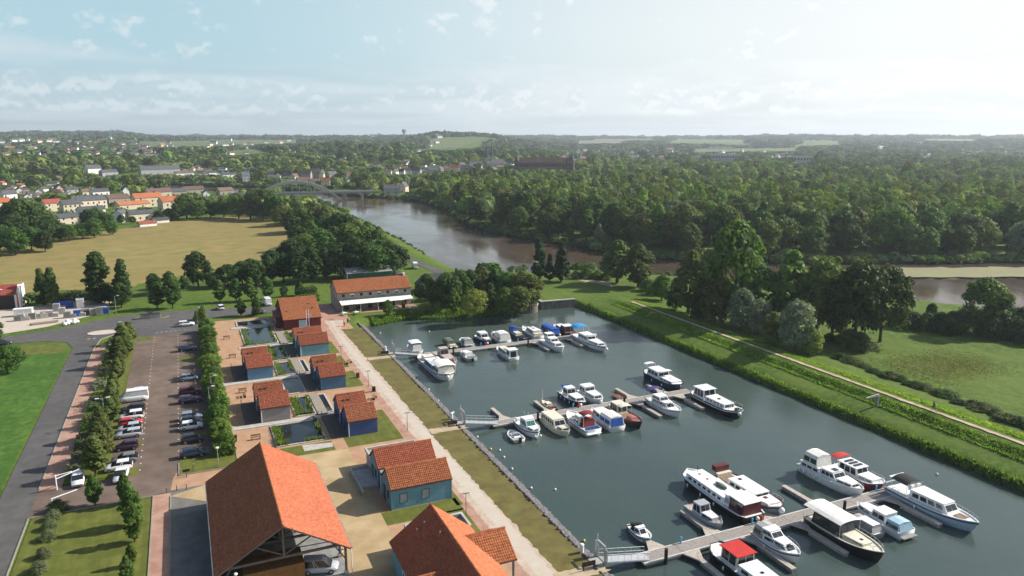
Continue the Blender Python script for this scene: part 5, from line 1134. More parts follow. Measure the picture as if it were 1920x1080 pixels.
def f_a4(q): q.tent(.35, .95, q.B * .82, 1.1, olive_cover, wins=0); q.box('seat', cream_gel, .15, .28, -.8, .8, 0, .5); q.outboard()
B('covered_boat', 'dark boat under an olive cover on the farthest pontoon', 58.6, 166.4, 173.2, 1, 2.7, .75, black_gel, f_a4, deck=cream_gel)
def f_a5(q): q.tent(.1, .5, q.B * .84, 1.35, canvas_grey, wins=2); q.cab(.45, .8, q.B * .72, q.B * .5, .8, win=2); q.fend(.3)
B('cabin_cruiser', 'small white cruiser with a grey cover right of the olive covered boat', 62.7, 166.6, 173.0, 1, 2.9, .85, grey_gel, f_a5)
def f_a6(q): q.cab(.45, .86, q.B * .7, q.B * .4, .6, win=2, rk1=.8); q.box('console', white_gel, .32, .44, -.9, .9, 0, .9); q.box('bench', canvas_grey, .06, .16, -.9, .9, 0, .5); q.rail(.6, .96, .5, 5); q.outboard()
B('day_cruiser', 'small grey and white motorboat on the near side of the farthest pontoon', 59.2, 155.8, 162.8, 1, 2.8, .85, grey_gel, f_a6)
def f_a7(q): q.cab(.2, .62, q.B * .72, q.B * .64, 1.5, win=3, rk1=.35); q.cab(.6, .88, q.B * .62, q.B * .4, .5, win=2); q.rail(.55, .96); q.ball(1.0, .7, .3, .1)
B('cabin_cruiser', 'navy hulled cruiser with a white cabin on the farthest pontoon', 68.0, 166.3, 174.6, -1, 3.2, 1.0, navy_gel, f_a7)
def f_a8(q): q.tent(.02, .48, q.B * .9, 1.9, canvas_w, glass_dark, 2, rear=canvas_w); q.cab(.46, .86, q.B * .76, q.B * .5, .9, win=2); q.rail(.6, .96)
B('cabin_cruiser', 'white cruiser wrapped in white canvas on the farthest pontoon', 72.2, 166.2, 174.4, 1, 3.5, 1.0, white_gel, f_a8)
def f_a9(q): q.cab(.38, .72, q.B * .6, q.B * .44, .5, m=cream_gel, win=2); q.mast(.9, 1, 8.5, cream_gel); q.tent(.62, .92, q.B * .5, 1.4, canvas_blue, wins=0); q.ball(.02, .8, .3, .2); q.box('cockpit', black_gel, .06, .34, -.8, .8, 0, .1); q.rail(.5, .95)
B('sailing_boat', 'sailing boat with blue sail cover and lowered mast', 77.8, 166.4, 176.2, 1, 2.9, .9, navy_gel, f_a9, style='sail', deck=cream_gel)
def f_a10(q): q.cab(.1, .68, q.B * .74, q.B * .56, 1.3, m=cream_gel, roof=white_gel, win=4, rk1=.6); q.rail(.55, .97); q.ball(.98, .3, .26, .3); q.box('stern_panel', cream_gel, .02, .1, -1.2, 1.2, 0, .7); q.hatch(.35, .6, q.H(.4) + 1.34); q.hatch(.5, .6, q.H(.4) + 1.34)
B('cabin_cruiser', 'cream white cruiser with black lower hull between sail boat and blue covers', 81.8, 166.4, 176.4, 1, 3.3, 1.1, white_gel, f_a10, stripe=black_gel)
def f_a11(q): q.tent(.04, .9, q.B * .86, 1.5, canvas_blue, wins=2); q.ball(.0, .9, .34, .1)
B('covered_boat', 'boat completely covered with bright blue tarpaulin', 87.0, 166.6, 174.2, 1, 3.1, .9, navy_gel, f_a11)
def f_a12(q): q.cab(.05, .4, q.B * .8, q.B * .74, 1.6, m=maroon_gel, roof=white_gel, win=2, bw=True); q.cab(.38, .75, q.B * .7, q.B * .5, .8, win=3); q.mast(.9, 1.2); q.rail(.6, .96)
B('cabin_cruiser', 'white topped maroon cruiser last on the far side of the farthest pontoon', 90.9, 166.4, 175.8, 1, 3.5, 1.1, maroon_gel, f_a12, deck=white_gel)
def f_a13(q): q.cab(.04, .22, q.B * .74, q.B * .74, 1.95, win=1, rk0=0, rk1=0, bw=True, over=.2); q.cab(.24, .8, q.B * .7, q.B * .56, 1.0, win=5, wh=.8, rk0=0, fw=False, roof=cream_gel); q.box('roof_cargo', cream_gel, .3, .5, -.5, .4, .98, 1.25); q.fend(.3, .6)
B('canal_boat', 'white canal boat with many dark windows near the middle of the farthest pontoon', 68.4, 152.4, 162.4, 1, 3.0, .75, white_gel, f_a13, stripe=blue_gel)
def f_a14(q): z = q.cab(.25, .82, q.B * .76, q.B * .5, .8, win=4, rk1=.6); q.cab(.2, .6, q.B * .7, q.B * .6, .8, z=q.H(.4) + .6, win=3, rk1=.7); q.cab(.12, .36, q.B * .6, q.B * .56, .7, z=q.H(.3) + 1.4, win=2, rk1=.4); q.rail(.5, .97); q.fend(.3, .55)
B('flybridge_cruiser', 'white flybridge cruiser on the near side before the parasol boat', 82.0, 153.6, 163.4, -1, 3.7, 1.1, white_gel, f_a14)
def f_a15(q):
    q.cab(.22, .58, q.B * .74, q.B * .66, 1.35, win=5, rk1=.5); q.cab(.56, .86, q.B * .7, q.B * .46, .6, win=2); q.canopy(.02, .22, q.B * 1.0, 2.6, canvas_sky, arch=.35, drop=.2, name='bimini'); q.rail(.5, .97); q.fend(.3, .6); q.ball(1.01, 0, .42, 0); q.box('windscreen_block', white_gel, .5, .55, -1.3, 1.3, 1.3, 1.75)
B('motor_yacht', 'long white cruiser with bright blue parasol canopy at the pontoon end', 91.8, 149.6, 164.6, -1, 4.0, 1.15, white_gel, f_a15, stripe=navy_gel)
# ---- middle pontoon
def f_b1(q): q.box('console', grey_gel, .4, .52, -.4, .4, 0, .8); q.box('seat', white_gel, .15, .3, -.6, .6, 0, .45); q.box('bow_cushion', grey_gel, .6, .8, -.5, .5, 0, .25); q.outboard()
B('inflatable_boat', 'small white open inflatable with outboard on the middle pontoon', 49.9, 108.8, 113.0, 1, 2.3, .55, white_gel, f_b1, deck=grey_gel, bulwark=.3)
def f_b2(q): q.cab(.3, .72, q.B * .76, q.B * .6, 1.5, win=3, rk1=.55, glass=glass_green); q.cab(.68, .92, q.B * .64, q.B * .36, .45, win=1); q.rail(.5, .97); q.ball(1.0, .5, .22, -.3); q.ball(1.0, -.5, .22, -.3); q.mast(.45, 2.6); q.box('stern_locker', white_gel, .03, .12, -1.1, 1.1, 0, .6)
B('fishing_cruiser', 'white cruiser with green tinted windscreen first on the middle pontoon', 53.4, 108.8, 116.2, -1, 3.2, 1.1, white_gel, f_b2, stripe=navy_gel)
def f_b3(q): q.cab(.06, .7, q.B * .82, q.B * .72, 1.35, m=cream_gel, roof=cream_gel, win=6, rk1=.5); q.cab(.7, .88, q.B * .6, q.B * .4, .45, m=cream_gel, win=1, glass=glass_dark); q.rail(.7, .97); q.fend(.4)
B('river_cruiser', 'long cream river cruiser with a row of side windows', 58.5, 107.0, 116.0, -1, 3.3, .95, cream_gel, f_b3, deck=cream_gel)
def f_b4(q): q.cab(.3, .74, q.B * .74, q.B * .5, .9, win=3, rk1=.7); q.cab(.28, .56, q.B * .68, q.B * .6, .8, z=q.H(.4) + .6, win=2); q.canopy(.14, .34, q.B * .7, 2.4, canvas_maroon, arch=.25, name='bimini'); q.tent(.16, .32, q.B * .66, 1.5, canvas_maroon, wins=1); q.rail(.55, .97); q.box('swim_platform', white_gel, -.06, .02, -1.4, 1.4, -.6, -.5); q.box('stern_bench', blue_gel, .03, .08, -1.3, 1.3, 0, .5)
B('motor_yacht', 'white motor yacht with a red canopy over its stern', 63.0, 106.2, 115.6, 1, 3.7, 1.15, white_gel, f_b4, stripe=blue_gel)
def f_b5(q): q.tent(.02, .44, q.B * .86, 1.8, canvas_w, canvas_blue, 2, rear=canvas_blue); q.cab(.42, .82, q.B * .8, q.B * .6, 1.2, roof=canvas_w, win=2); q.rail(.7, .96)
B('cabin_cruiser', 'white cruiser with blue window panels in its stern canvas', 67.9, 106.0, 115.2, 1, 3.6, 1.0, white_gel, f_b5)
def f_b6(q): q.cab(.12, .4, q.B * .68, q.B * .66, 1.7, m=cream_gel, win=3, rk1=.1, wh=.7); q.canopy(.36, .52, q.B * .72, 1.9, cream_gel, arch=.08); q.tent(.62, .8, q.B * .46, .55, mat('salmon_cover', (.42, .13, .11), .8), wins=0); q.rail(.75, .97, .45, 5); q.box('stern_box', cream_gel, .02, .1, -.8, .8, 0, .6); q.fend(.4)
B('work_boat', 'black and red hulled boat with a red foredeck cover', 72.2, 104.8, 115.4, -1, 3.3, 1.0, black_gel, f_b6, deck=wood_deck, rail=maroon_gel, sheer=.6, stripe=maroon_gel)
def f_b7(q): q.cab(.2, .74, q.B * .76, q.B * .5, .85, win=2, rk1=.9, rk0=-.1); q.cab(.18, .5, q.B * .68, q.B * .56, .75, z=q.H(.4) + .65, win=2, rk1=.8); q.rail(.5, .98); q.hatch(.66, .5, q.H(.6) + .72); q.hatch(.62, .5, q.H(.6) + .8, x=.7); q.canopy(-.02, .14, q.B * .95, 2.1, canvas_purple, arch=.25, name='bimini'); q.box('swim_platform', white_gel, -.06, .0, -1.3, 1.3, -.6, -.5); q.fend(.3)
B('sports_cruiser', 'sleek white sports cruiser with a dark purple stern awning', 82.0, 106.6, 116.0, -1, 3.6, 1.15, white_gel, f_b7, stripe=grey_gel)
def f_b8(q): q.cab(.12, .36, q.B * .76, q.B * .74, 1.9, win=3, rk1=.1, over=.25, wh=.7); z = q.cab(.37, .78, q.B * .74, q.B * .62, .85, win=5, rk1=.25); q.rail(.04, .97, .55, 12); q.hatch(.55, .6, z); q.ball(1.0, .4, .36, .2); q.ball(.93, -.8, .3, .6); q.mast(.8, 1.4); q.box('anchor_winch', black_gel, .9, .93, -.4, .4, 0, .4)
B('barge_cruiser', 'white cabined barge cruiser with a black hull at the middle pontoon end', 92.0, 101.6, 115.6, -1, 4.1, 1.15, black_gel, f_b8, style='tjalk', deck=white_gel, stripe=white_gel, sheer=.5)
def f_b9(q): q.cab(.45, .7, q.B * .5, q.B * .36, .35, m=cream_gel, win=1); q.box('cockpit', maroon_gel, .15, .4, -.55, .55, 0, .1); q.mast(.98, 1.9); q.outboard(); q.box('thwart', wood_deck, .22, .27, -.7, .7, .1, .3)
B('dinghy', 'small wooden day sailer beside a finger on the middle pontoon', 62.0, 118.6, 124.6, 1, 2.1, .7, wood_deck, f_b9, style='sail', deck=cream_gel)
def f_b10(q): q.cab(.18, .42, q.B * .62, q.B * .62, 1.6, win=2, rk1=.1, bw=True); q.cab(.46, .84, q.B * .7, q.B * .6, .7, roof=white_gel, win=3); q.rail(.1, .97, .6, 10); q.box('stern_canvas', canvas_blue, .06, .13, -.7, .7, 1.2, 1.6); q.ball(.05, .6, .26, .6); q.ball(.08, -.9, .26, .6); q.ball(1.0, .7, .3, .1); q.fend(.25, .45, .65, .8)
B('trawler_boat', 'white trawler with navy hull side and fenders on the middle pontoon', 68.0, 118.4, 127.0, -1, 3.2, 1.05, navy_gel, f_b10, rail=white_gel)
def f_b11(q): q.cab(.08, .42, q.B * .78, q.B * .74, 1.6, win=2, rk1=.15, bw=True); q.cab(.4, .84, q.B * .72, q.B * .54, .75, win=3); q.rail(.3, .97, .55, 8); q.ball(1.0, .2, .34, .1); q.hatch(.6, .4, q.H(.6) + .72)
B('cabin_cruiser', 'white cruiser with raised aft cabin right of the navy trawler', 71.9, 118.3, 125.8, -1, 3.3, 1.05, white_gel, f_b11)
def f_b12(q): q.box('plank', rust, .1, .9, -.8, .8, -.06, .02)
B('rusty_punt', 'low rusty brown punt moored inside a finger of the middle pontoon', 77.5, 118.6, 122.4, 1, 2.0, .35, rust, f_b12, style='barge', deck=rust)
def f_b13(q): q.cab(.17, .52, q.B * .74, q.B * .74, 1.5, win=3, rk1=.1, bw=True); q.cab(.53, .9, q.B * .76, q.B * .66, .6, win=3, fw=False); q.canopy(.5, .6, q.B * .7, 1.9, white_gel, arch=.06, poles=False); q.canopy(.02, .12, q.B * .6, 1.8, white_gel, arch=.05); q.rail(.02, .18, .6, 4); q.hatch(.7, .4, q.H(.7) + .6); q.fend(.4, .7)
B('barge_cruiser', 'navy hulled barge cruiser with white cabins far side of middle pontoon', 90.8, 118.4, 130.6, -1, 4.0, 1.35, navy_gel, f_b13, style='tjalk', deck=white_gel)
# ---- nearest pontoon
def f_c1(q): z = q.cab(.42, .9, q.B * .76, q.B * .66, .85, win=4, rk1=.1, fw=False); q.cab(.2, .4, q.B * .7, q.B * .7, 1.75, m=cream_gel, roof=canvas_red, win=2, rk0=0, rk1=0, over=.25, wh=.8); q.rail(.02, .2, .6, 4); q.hatch(.6, .4, z); q.hatch(.75, .4, z); q.fend(.3, .6)
B('barge_cruiser', 'barge with a red wheelhouse roof cut off by the bottom edge', 58.3, 53.5, 67.6, -1, 4.0, 1.1, black_gel, f_c1, style='tjalk', deck=white_gel)
def f_c2(q): q.cab(.26, .86, q.B * .78, q.B * .46, .8, win=2, rk1=.8); q.cab(.22, .54, q.B * .72, q.B * .58, .8, z=q.H(.4) + .6, win=2, rk1=.8); q.tent(.02, .26, q.B * .8, 1.5, canvas_grey, wins=1); q.rail(.5, .98); q.hatch(.74, .45, q.H(.74) + .62); q.hatch(.34, .45, q.H(.4) + 1.42); q.fend(.4)
B('sports_cruiser', 'white sports cruiser with grey blue side near the red roofed barge', 65.9, 60.9, 68.0, -1, 3.2, 1.1, white_gel, f_c2, stripe=navy_gel)
def f_c3(q): q.canopy(-.01, .54, q.B * .92, 2.0, canvas_w, arch=.2, name='hard_top'); q.cab(.1, .54, q.B * .78, q.B * .7, 1.6, m=black_gel, roof=canvas_w, win=3, rk1=.3); q.cab(.52, .8, q.B * .6, q.B * .4, .4, m=cream_gel, win=1, fw=False); q.rail(.5, .98, .6, 8); q.hatch(.7, .45, q.H(.7) + .36, black_gel); q.hatch(.18, .8, q.H(.2) + 2.1); q.box('fender_rack', cream_gel, .0, .1, -q.B * .55, -q.B * .4, -.2, .8)
B('motor_yacht', 'big black hulled yacht with a long cream white hard top', 75.2, 56.6, 67.8, -1, 4.0, 1.35, black_gel, f_c3, deck=cream_gel, rail=cream_gel)
def f_c4(q): q.tent(.05, .75, q.B * .8, 1.0, canvas_grey, wins=0); q.box('cover_top', white_gel, .1, .55, -.7, .7, .98, 1.06); q.rail(.6, .96, .4, 5)
B('covered_boat', 'small grey covered boat squeezed beside the black hulled yacht', 80.0, 61.2, 66.6, 1, 2.3, .8, grey_gel, f_c4)
def f_c5(q): q.cab(.3, .62, q.B * .74, q.B * .7, 1.35, win=2, rk1=.2); q.cab(.6, .92, q.B * .68, q.B * .45, .6, win=2); q.tent(.02, .3, q.B * .84, 1.15, canvas_pale, wins=1, rear=canvas_pale); q.box('swim_platform', concrete_dk, -.08, .0, -1.3, 1.3, -.55, -.45); q.rail(.5, .97)
B('cabin_cruiser', 'white cruiser with a pale blue stern cover', 83.4, 59.8, 67.8, 1, 3.3, 1.05, white_gel, f_c5)
def f_c6(q):
    q.cab(.28, .74, q.B * .76, q.B * .6, 1.3, win=4, rk1=.45, fw=True); q.canopy(.06, .26, q.B * .8, 1.9, canvas_black, arch=.35, name='bimini'); q.box('foredeck_mat', wood_deck, .76, .9, -.7, .7, .0, .05); q.rail(.1, .98, .6, 12); q.box('davit_bar', metal, -.04, -.02, -1.2, 1.2, .4, .5)
    for x in (-.6, .6): q.box('helm_seat', white_gel, .24, .28, x - .35, x + .35, .9, 1.7)
    q.box('radar_arch', metal_w, .02, .05, -1.4, 1.4, 1.7, 1.85); q.fend(.4)
B('motor_yacht', 'large pale blue sided motor yacht with a black folded hood at the pontoon end', 92.8, 56.6, 69.6, -1, 4.0, 1.35, mat('pale_blue_hull', (.36, .45, .55), .35, .05, 1, spec=.5), f_c6, stripe=navy_gel, rail=white_gel)
def f_c7(q): q.cab(.32, .72, q.B * .74, q.B * .54, .75, win=1, rk1=.8); q.tent(.1, .34, q.B * .76, .9, canvas_black, wins=0); q.outboard()
B('runabout', 'small white runabout with blue side alone beside the first finger', 51.75, 72.3, 76.2, -1, 2.0, .7, white_gel, f_c7, stripe=blue_gel)
def f_c8(q): q.cab(.22, .52, q.B * .7, q.B * .66, 1.45, m=white_gel, roof=grey_gel, win=2, rk1=.2, wh=.7); q.cab(.5, .82, q.B * .6, q.B * .4, .55, m=grey_gel, roof=white_gel, win=2, fw=False); q.mast(.6, 1.2); q.rail(.02, .2, .7, 3); q.rail(.75, .97, .45, 4); q.box('rope_heap', pink_gel, .86, .93, -.3, .3, 0, .15)
B('work_boat', 'small grey wheelhouse work boat with a wooden bow', 62.2, 70.9, 77.6, -1, 2.7, .95, grey_gel, f_c8, deck=pink_gel)
def f_c9(q):
    z = q.cab(.3, .9, q.B * .84, q.B * .76, 1.0, win=7, rk0=0, rk1=.15, fw=False, wh=.3); q.cab(.04, .24, q.B * .78, q.B * .76, 1.9, m=maroon_gel, roof=white_gel, win=2, rk0=.05, rk1=.05, over=.22, wh=.7); q.cab(.24, .3, q.B * .78, q.B * .78, 1.7, m=metal_w, win=1, fw=False, rk0=0, rk1=0, glass=canvas_grey); q.mast(.84, 2.0, 0, black_pl)
    MB().ball((.3, q.yv(.5), z + .2), .5, 1.3, .22).build('roof_dinghy', olive_cover, q.t, True); q.hatch(.68, .3, z); q.hatch(.8, .3, z); q.ball(-.005, .3, .3, .1); q.fend(.4, .6, .8)
B('dutch_barge', 'long white barge with maroon wheelhouse and black bow', 67.6, 70.6, 85.6, 1, 4.1, 1.2, black_gel, f_c9, style='barge', deck=white_gel, rail=white_gel, sheer=.5)
def f_c10(q): z = q.cab(.28, .7, q.B * .78, q.B * .74, 1.0, win=4, rk0=0, rk1=0, fw=True); q.box('cockpit', wood_deck, .08, .26, -1.2, 1.2, 0, .1); q.box('cockpit_seat', cream_gel, .05, .1, -1.3, 1.3, 0, .5); q.box('rudder_board', maroon_gel, -.03, .05, -1.2, 1.2, .5, 1.3); q.cab(.72, .9, q.B * .7, q.B * .6, .35, win=0, fw=False); q.hatch(.76, .6, q.H(.8) + .38, maroon_gel); q.ball(1.0, 0, .45, .2); q.hatch(.35, .5, z); q.rail(.72, .96, .5, 5); q.fend(.3, .6)
B('dutch_barge', 'white topped barge with maroon stern board and blue bow beside the long barge', 72.2, 70.6, 83.6, -1, 3.9, 1.1, grey_gel, f_c10, style='tjalk', deck=white_gel, rail=maroon_gel, stripe=navy_gel, sheer=.5)
def f_c11(q): q.tent(.08, .34, q.B * .8, 1.9, canvas_w, glass_dark, 2, z=q.H(.2) + .8); q.cab(.04, .4, q.B * .84, q.B * .8, .85, win=3); q.cab(.38, .66, q.B * .72, q.B * .62, 1.2, win=3, rk1=.5); q.cab(.64, .88, q.B * .64, q.B * .4, .5, win=2); q.rail(.4, .98, .6, 9); q.fend(.08, .16, .26, .36, .46); q.hatch(.52, .9, q.H(.5) + 1.22); q.ball(.0, .9, .22, .8); q.mast(.58, 2.2)
B('trawler_yacht', 'tall white trawler yacht with canvas enclosed aft deck and fenders', 87.0, 69.8, 81.0, -1, 3.9, 1.25, white_gel, f_c11)
def f_c12(q):
    q.cab(.14, .6, q.B * .74, q.B * .7, 1.45, win=3, rk1=.2, over=.2, wh=.7); q.cab(.58, .9, q.B * .72, q.B * .54, .55, win=2, fw=False); q.canopy(-.02, .15, q.B * .8, 1.75, canvas_red, arch=.06, name='sunshade')
    for tt in (.26, .36, .46): q.box('solar_panel', glass_dark, tt - .03, tt + .03, -.8, .8, 1.54, 1.6)
    q.rail(.6, .97, .5, 6); q.fend(.3)
B('barge_cruiser', 'maroon hulled cruiser with solar panels and red stern sunshade', 91.3, 70.2, 78.6, -1, 3.5, 1.1, maroon_gel, f_c12, style='tjalk', deck=white_gel, rail=white_gel)
for s in SPECS: boat(s)
# marker buoys
for i, (bx, by) in enumerate([(713, 625), (741, 691), (758, 716), (773, 750), (804, 731), (822, 752), (848, 775), (895, 820), (920, 843), (960, 880), (1041, 919), (996, 916), (945, 858), (1095, 1015), (1757, 890), (937, 845), (805, 622), (850, 774)]):
    x, y = at(bx, by, WZ); t = thing('mooring_buoy', 'tiny %s buoy afloat, %s along the quay edge' % ('yellow' if i % 5 == 3 else 'white', ORD[i]), 'buoy', (x, y, WZ), 0, 'small marker buoys')
    MB().ball((0, 0, .1), .2, .2, .2, 8, 6).build('float', yellow if i % 5 == 3 else fender_w, t, True); MB().tube((0, 0, .25), (0, 0, .36), .03).build('ring', metal, t)
# ================================================================ cars, lamps, benches, small things
def paint(nm, c): return mat('car_paint_' + nm, c, .28, .05, 2, spec=.6)
PAINT = {k: paint(k, c) for k, c in dict(white=(.74, .74, .73), silver=(.42, .44, .47), dark=(.025, .027, .035), red=(.46, .025, .03), navy=(.02, .028, .07), purple=(.05, .02, .05), maroon=(.14, .02, .03), steel=(.20, .25, .33), grey=(.16, .17, .18)).items()}
lamp_red = mat('tail_lamp', (.4, .02, .02), .3); lamp_w = mat('head_lamp', (.75, .76, .78), .15, spec=.6)
CARS = {}
def car(x, y, rz, col, label, style='hatch', z=.03, group=None):
    L, w, h = dict(hatch=(3.9, .86, 1.48), estate=(4.2, .87, 1.45), van=(5.0, 1.0, 2.35), mini=(3.5, .8, 1.48), suv=(4.1, .9, 1.62), mpv=(4.2, .9, 1.8), pickup=(4.4, .9, 1.6))[style]
    t = thing('parked_car' if style != 'van' else 'parked_van', label, 'car' if style != 'van' else 'van', (x, y, z), rz, group)
    key = (style, col)
    if key not in CARS:
        zb = .92 if style != 'van' else 1.15
        st = [(-L / 2, .72, .42, zb - .12), (-L / 2 + .14, .93, .27, zb - .02), (-L * .28, 1, .22, zb), (L * .12, 1, .22, zb), (L * .3, .98, .22, zb - .06), (L / 2 - .18, .92, .26, zb - .16), (L / 2, .7, .4, zb - .32)]
        if style == 'van': st[4] = (L * .3, .98, .22, zb); st[5] = (L / 2 - .18, .94, .26, zb - .1)
        body = MB().loft([[(xx, -w * k * .92, zl), (xx, w * k * .92, zl), (xx, w * k, zl + .18), (xx, w * k, zt - .16), (xx, w * k * .9, zt), (xx, -w * k * .9, zt), (xx, -w * k, zt - .16), (xx, -w * k, zl + .18)] for xx, k, zl, zt in st], True).mesh('body', PAINT[col], True)
        a0, a1, b0, b1 = dict(hatch=(-.49, .24, -.36, .04), mini=(-.49, .27, -.38, .08), estate=(-.49, .22, -.4, .03), suv=(-.49, .24, -.4, .05), mpv=(-.49, .32, -.43, .1), van=(-.495, .42, -.48, .25), pickup=(-.16, .26, -.1, .1))[style]
        kk = .76 if style != 'van' else .86
        gl = MB().hexa([(L * a0, -w * .9, zb - .03), (L * a1, -w * .86, zb - .03), (L * a1, w * .86, zb - .03), (L * a0, w * .9, zb - .03)], [(L * b0, -w * kk, h - .06), (L * b1, -w * kk, h - .06), (L * b1, w * kk, h - .06), (L * b0, w * kk, h - .06)]).mesh('windows', glass_dark if style != 'van' else PAINT[col])
        rf = MB().hexa([(L * b0 - .06, -w * kk - .03, h - .1), (L * b1 + .06, -w * kk - .03, h - .1), (L * b1 + .06, w * kk + .03, h - .1), (L * b0 - .06, w * kk + .03, h - .1)], [(L * b0 + .04, -w * kk + .1, h), (L * b1 - .05, -w * kk + .1, h), (L * b1 - .05, w * kk - .1, h), (L * b0 + .04, w * kk - .1, h)]).mesh('roof', PAINT[col])
        pl = MB()
        for f in ((.02, .08) if style != 'van' else (.3, .3)):
            for s in (-1, 1): pl.tube((L * (a0 + (a1 - a0) * (.42 + f * 2)), s * (w * .885), zb - .03), (L * (b0 + (b1 - b0) * (.45 + f)), s * (w * kk + .012), h - .08), .05, .05, 4)
        CARS[key] = dict(body=body, windows=gl, roof=rf, pillar=pl.mesh('pillar', PAINT[col]))
        if style == 'van': CARS[key]['cab_glass'] = MB().poly([(L * a1 + .03, -w * .8, zb + .02), (L * a1 + .03, w * .8, zb + .02), (L * b1 + .1, w * .8, h - .22), (L * b1 + .1, -w * .8, h - .22)]).poly([(L * .22, -w * .92, zb + .1), (L * .38, -w * .9, zb + .1), (L * .30, -w * .89, h - .5), (L * .22, -w * .9, h - .5)]).mesh('cab_glass', glass_dark)
        if 'tyre' not in CARS: CARS['tyre'] = MB().tube((0, -.1, 0), (0, .1, 0), .31, .31, 12).mesh('tyre', tyre); CARS['rim'] = MB().tube((0, -.105, 0), (0, .105, 0), .19, .19, 8).mesh('rim', hub); CARS['hl'] = MB().ball((0, 0, 0), .08, .17, .1).mesh('headlight', lamp_w); CARS['tl'] = MB().box(-.04, .04, -.12, .12, -.12, .12).mesh('tail_light', lamp_red)
    def ln(nm, me, loc=(0, 0, 0), par=t):
        o = bpy.data.objects.new(nm, me); COL.objects.link(o); o.parent = par; o.location = loc; return o
    for nm, me in CARS[key].items(): ln(nm, me)
    for sx in (-.31, .32):
        for sy in (-1, 1):
            wl = ln('wheel', CARS['tyre'], (L * sx, sy * (w - .1), .31)); ln('rim', CARS['rim'], (0, 0, 0), wl)
    for sy in (-1, 1): ln('headlight', CARS['hl'], (L / 2 - .13, sy * w * .68, .62)); ln('tail_light', CARS['tl'], (-L / 2 + .05, sy * w * .76, .75 if style != 'van' else 1.0))
    return t
for py_, px_, col, st, lab in [(735, 256, 'silver', 'hatch', 'silver car half hidden behind the white van'), (746, 253, 'white', 'van', 'white delivery van in the west parking row'), (765, 255, 'dark', 'estate', 'black car next to the white van'), (779, 252, 'white', 'suv', 'white car with dark roof glass left of the red one'), (792, 245, 'red', 'hatch', 'bright red car in the west parking row'),
                               (802, 244, 'silver', 'hatch', 'silver hatchback beside the red car'), (813, 241, 'silver', 'estate', 'second silver car from the red one, beside the grass bay'), (836, 238, 'purple', 'mini', 'dark purple small car past the grass bay'), (860, 235, 'grey', 'hatch', 'dark grey car just behind the white hatchback'), (874, 222, 'white', 'hatch', 'white hatchback last in the west parking row')]:
    x, y = at(px_, py_, .6); car(-11.5 if px_ > 230 else -12.2, y, R(180) if col != 'red' else 0, col, lab, st)
x, y = at(227, 890, .6); car(x, y, R(-95), 'white', 'white pickup parked crosswise by the lawn entrance', 'pickup')
x, y = at(146, 899, .6); car(x, y, R(-86), 'white', 'white car driving in under the height barrier', 'hatch')
for py_, px_, col, st, lab in [(607, 350, 'white', 'estate', 'white car topmost in the east parking row'), (653, 352, 'navy', 'estate', 'dark blue car beside the grass bay in the east row'), (708, 355, 'steel', 'mini', 'steel blue small car alone in the east parking row'), (733, 360, 'maroon', 'suv', 'dark red car in the shade of the east row'), (748, 362, 'purple', 'estate', 'dark plum car next to the dark red one'),
                               (779, 368, 'steel', 'hatch', 'grey blue car behind the teal dark one'), (788, 362, 'dark', 'hatch', 'black car squeezed before the white silver one'), (797, 367, 'white', 'hatch', 'white silver car nearest the aisle in the east row'), (820, 375, 'dark', 'mini', 'black car in deep hedge shade'), (848, 368, 'navy', 'hatch', 'dark blue car last in the east row by the lamp')]:
    x, y = at(px_, py_, .6); car(-1.7, y, 0, col, lab, st)
for px_, py_, rz, col, st, lab in [(413, 576, 100, 'white', 'hatch', 'white car on the north road under the tree row'), (501, 568, 95, 'white', 'van', 'white van on the north road left of the red house'), (485, 585, 20, 'dark', 'hatch', 'dark car parked before the small street trees'), (3, 643, 8, 'dark', 'estate', 'black car at the left edge on the side road'), (778, 500, 80, 'white', 'van', 'white camper van on the grass beside the river path'), (748, 512, 10, 'grey', 'estate', 'grey car parked at the end of the green shed')]:
    x, y = at(px_, py_, .6); car(x, y, R(rz), col, lab, st)
car(11.3, 80.6, R(-18), 'silver', 'silver people carrier parked under the open barn', 'mpv', .07)
# lamps
def lamp(x, y, h, label, double=False, m=metal):
    t = thing('street_lamp', label, 'street lamp', (x, y, 0)); MB().tube((0, 0, -.1), (0, 0, h), .07, .05, 7).build('pole', m, t)
    for s in ((-1, 1) if double else (1,)):
        MB().tube((0, 0, h - .05), (s * .8, 0, h + .1), .035).build('arm', m, t); MB().box(s * .55 - .0 if s > 0 else -1.15, 1.15 if s > 0 else -.55, -.14, .14, h + .04, h + .16).build('lamp_head', metal_w, t)
for i, (px_, py_) in enumerate([(219, 688), (236, 642), (198, 800)]): x, y = at(px_, py_); lamp(x, y, 5.2, '%s double headed lamp among the car park trees' % ('middle', 'farthest', 'nearest')[i], True)
for i, (px_, py_) in enumerate([(486, 560 + 0), (394, 770), (398, 748)]): x, y = at(px_, py_); lamp(x, y, 4.6, ['lamp post on the north road before the tree row', 'lamp post in the car park hedge', 'second lamp post in the car park hedge'][i])
lamp(*at(218, 587), 5.0, 'grey utility lamp post at the yard corner')
lamp(*at(370, 604), 4.0, 'small lamp post at the top corner of the car park')
t = thing('lawn_lamp', 'wooden lamp post with round white head on the grass by the barn', 'street lamp', (*at(410, 876), 0)); MB().tube((0, 0, -.1), (0, 0, 3.1), .07, .06, 7).build('pole', plank_wood, t); MB().ball((0, 0, 3.2), .3, .3, .16).build('lamp_head', lamp_glass, t)
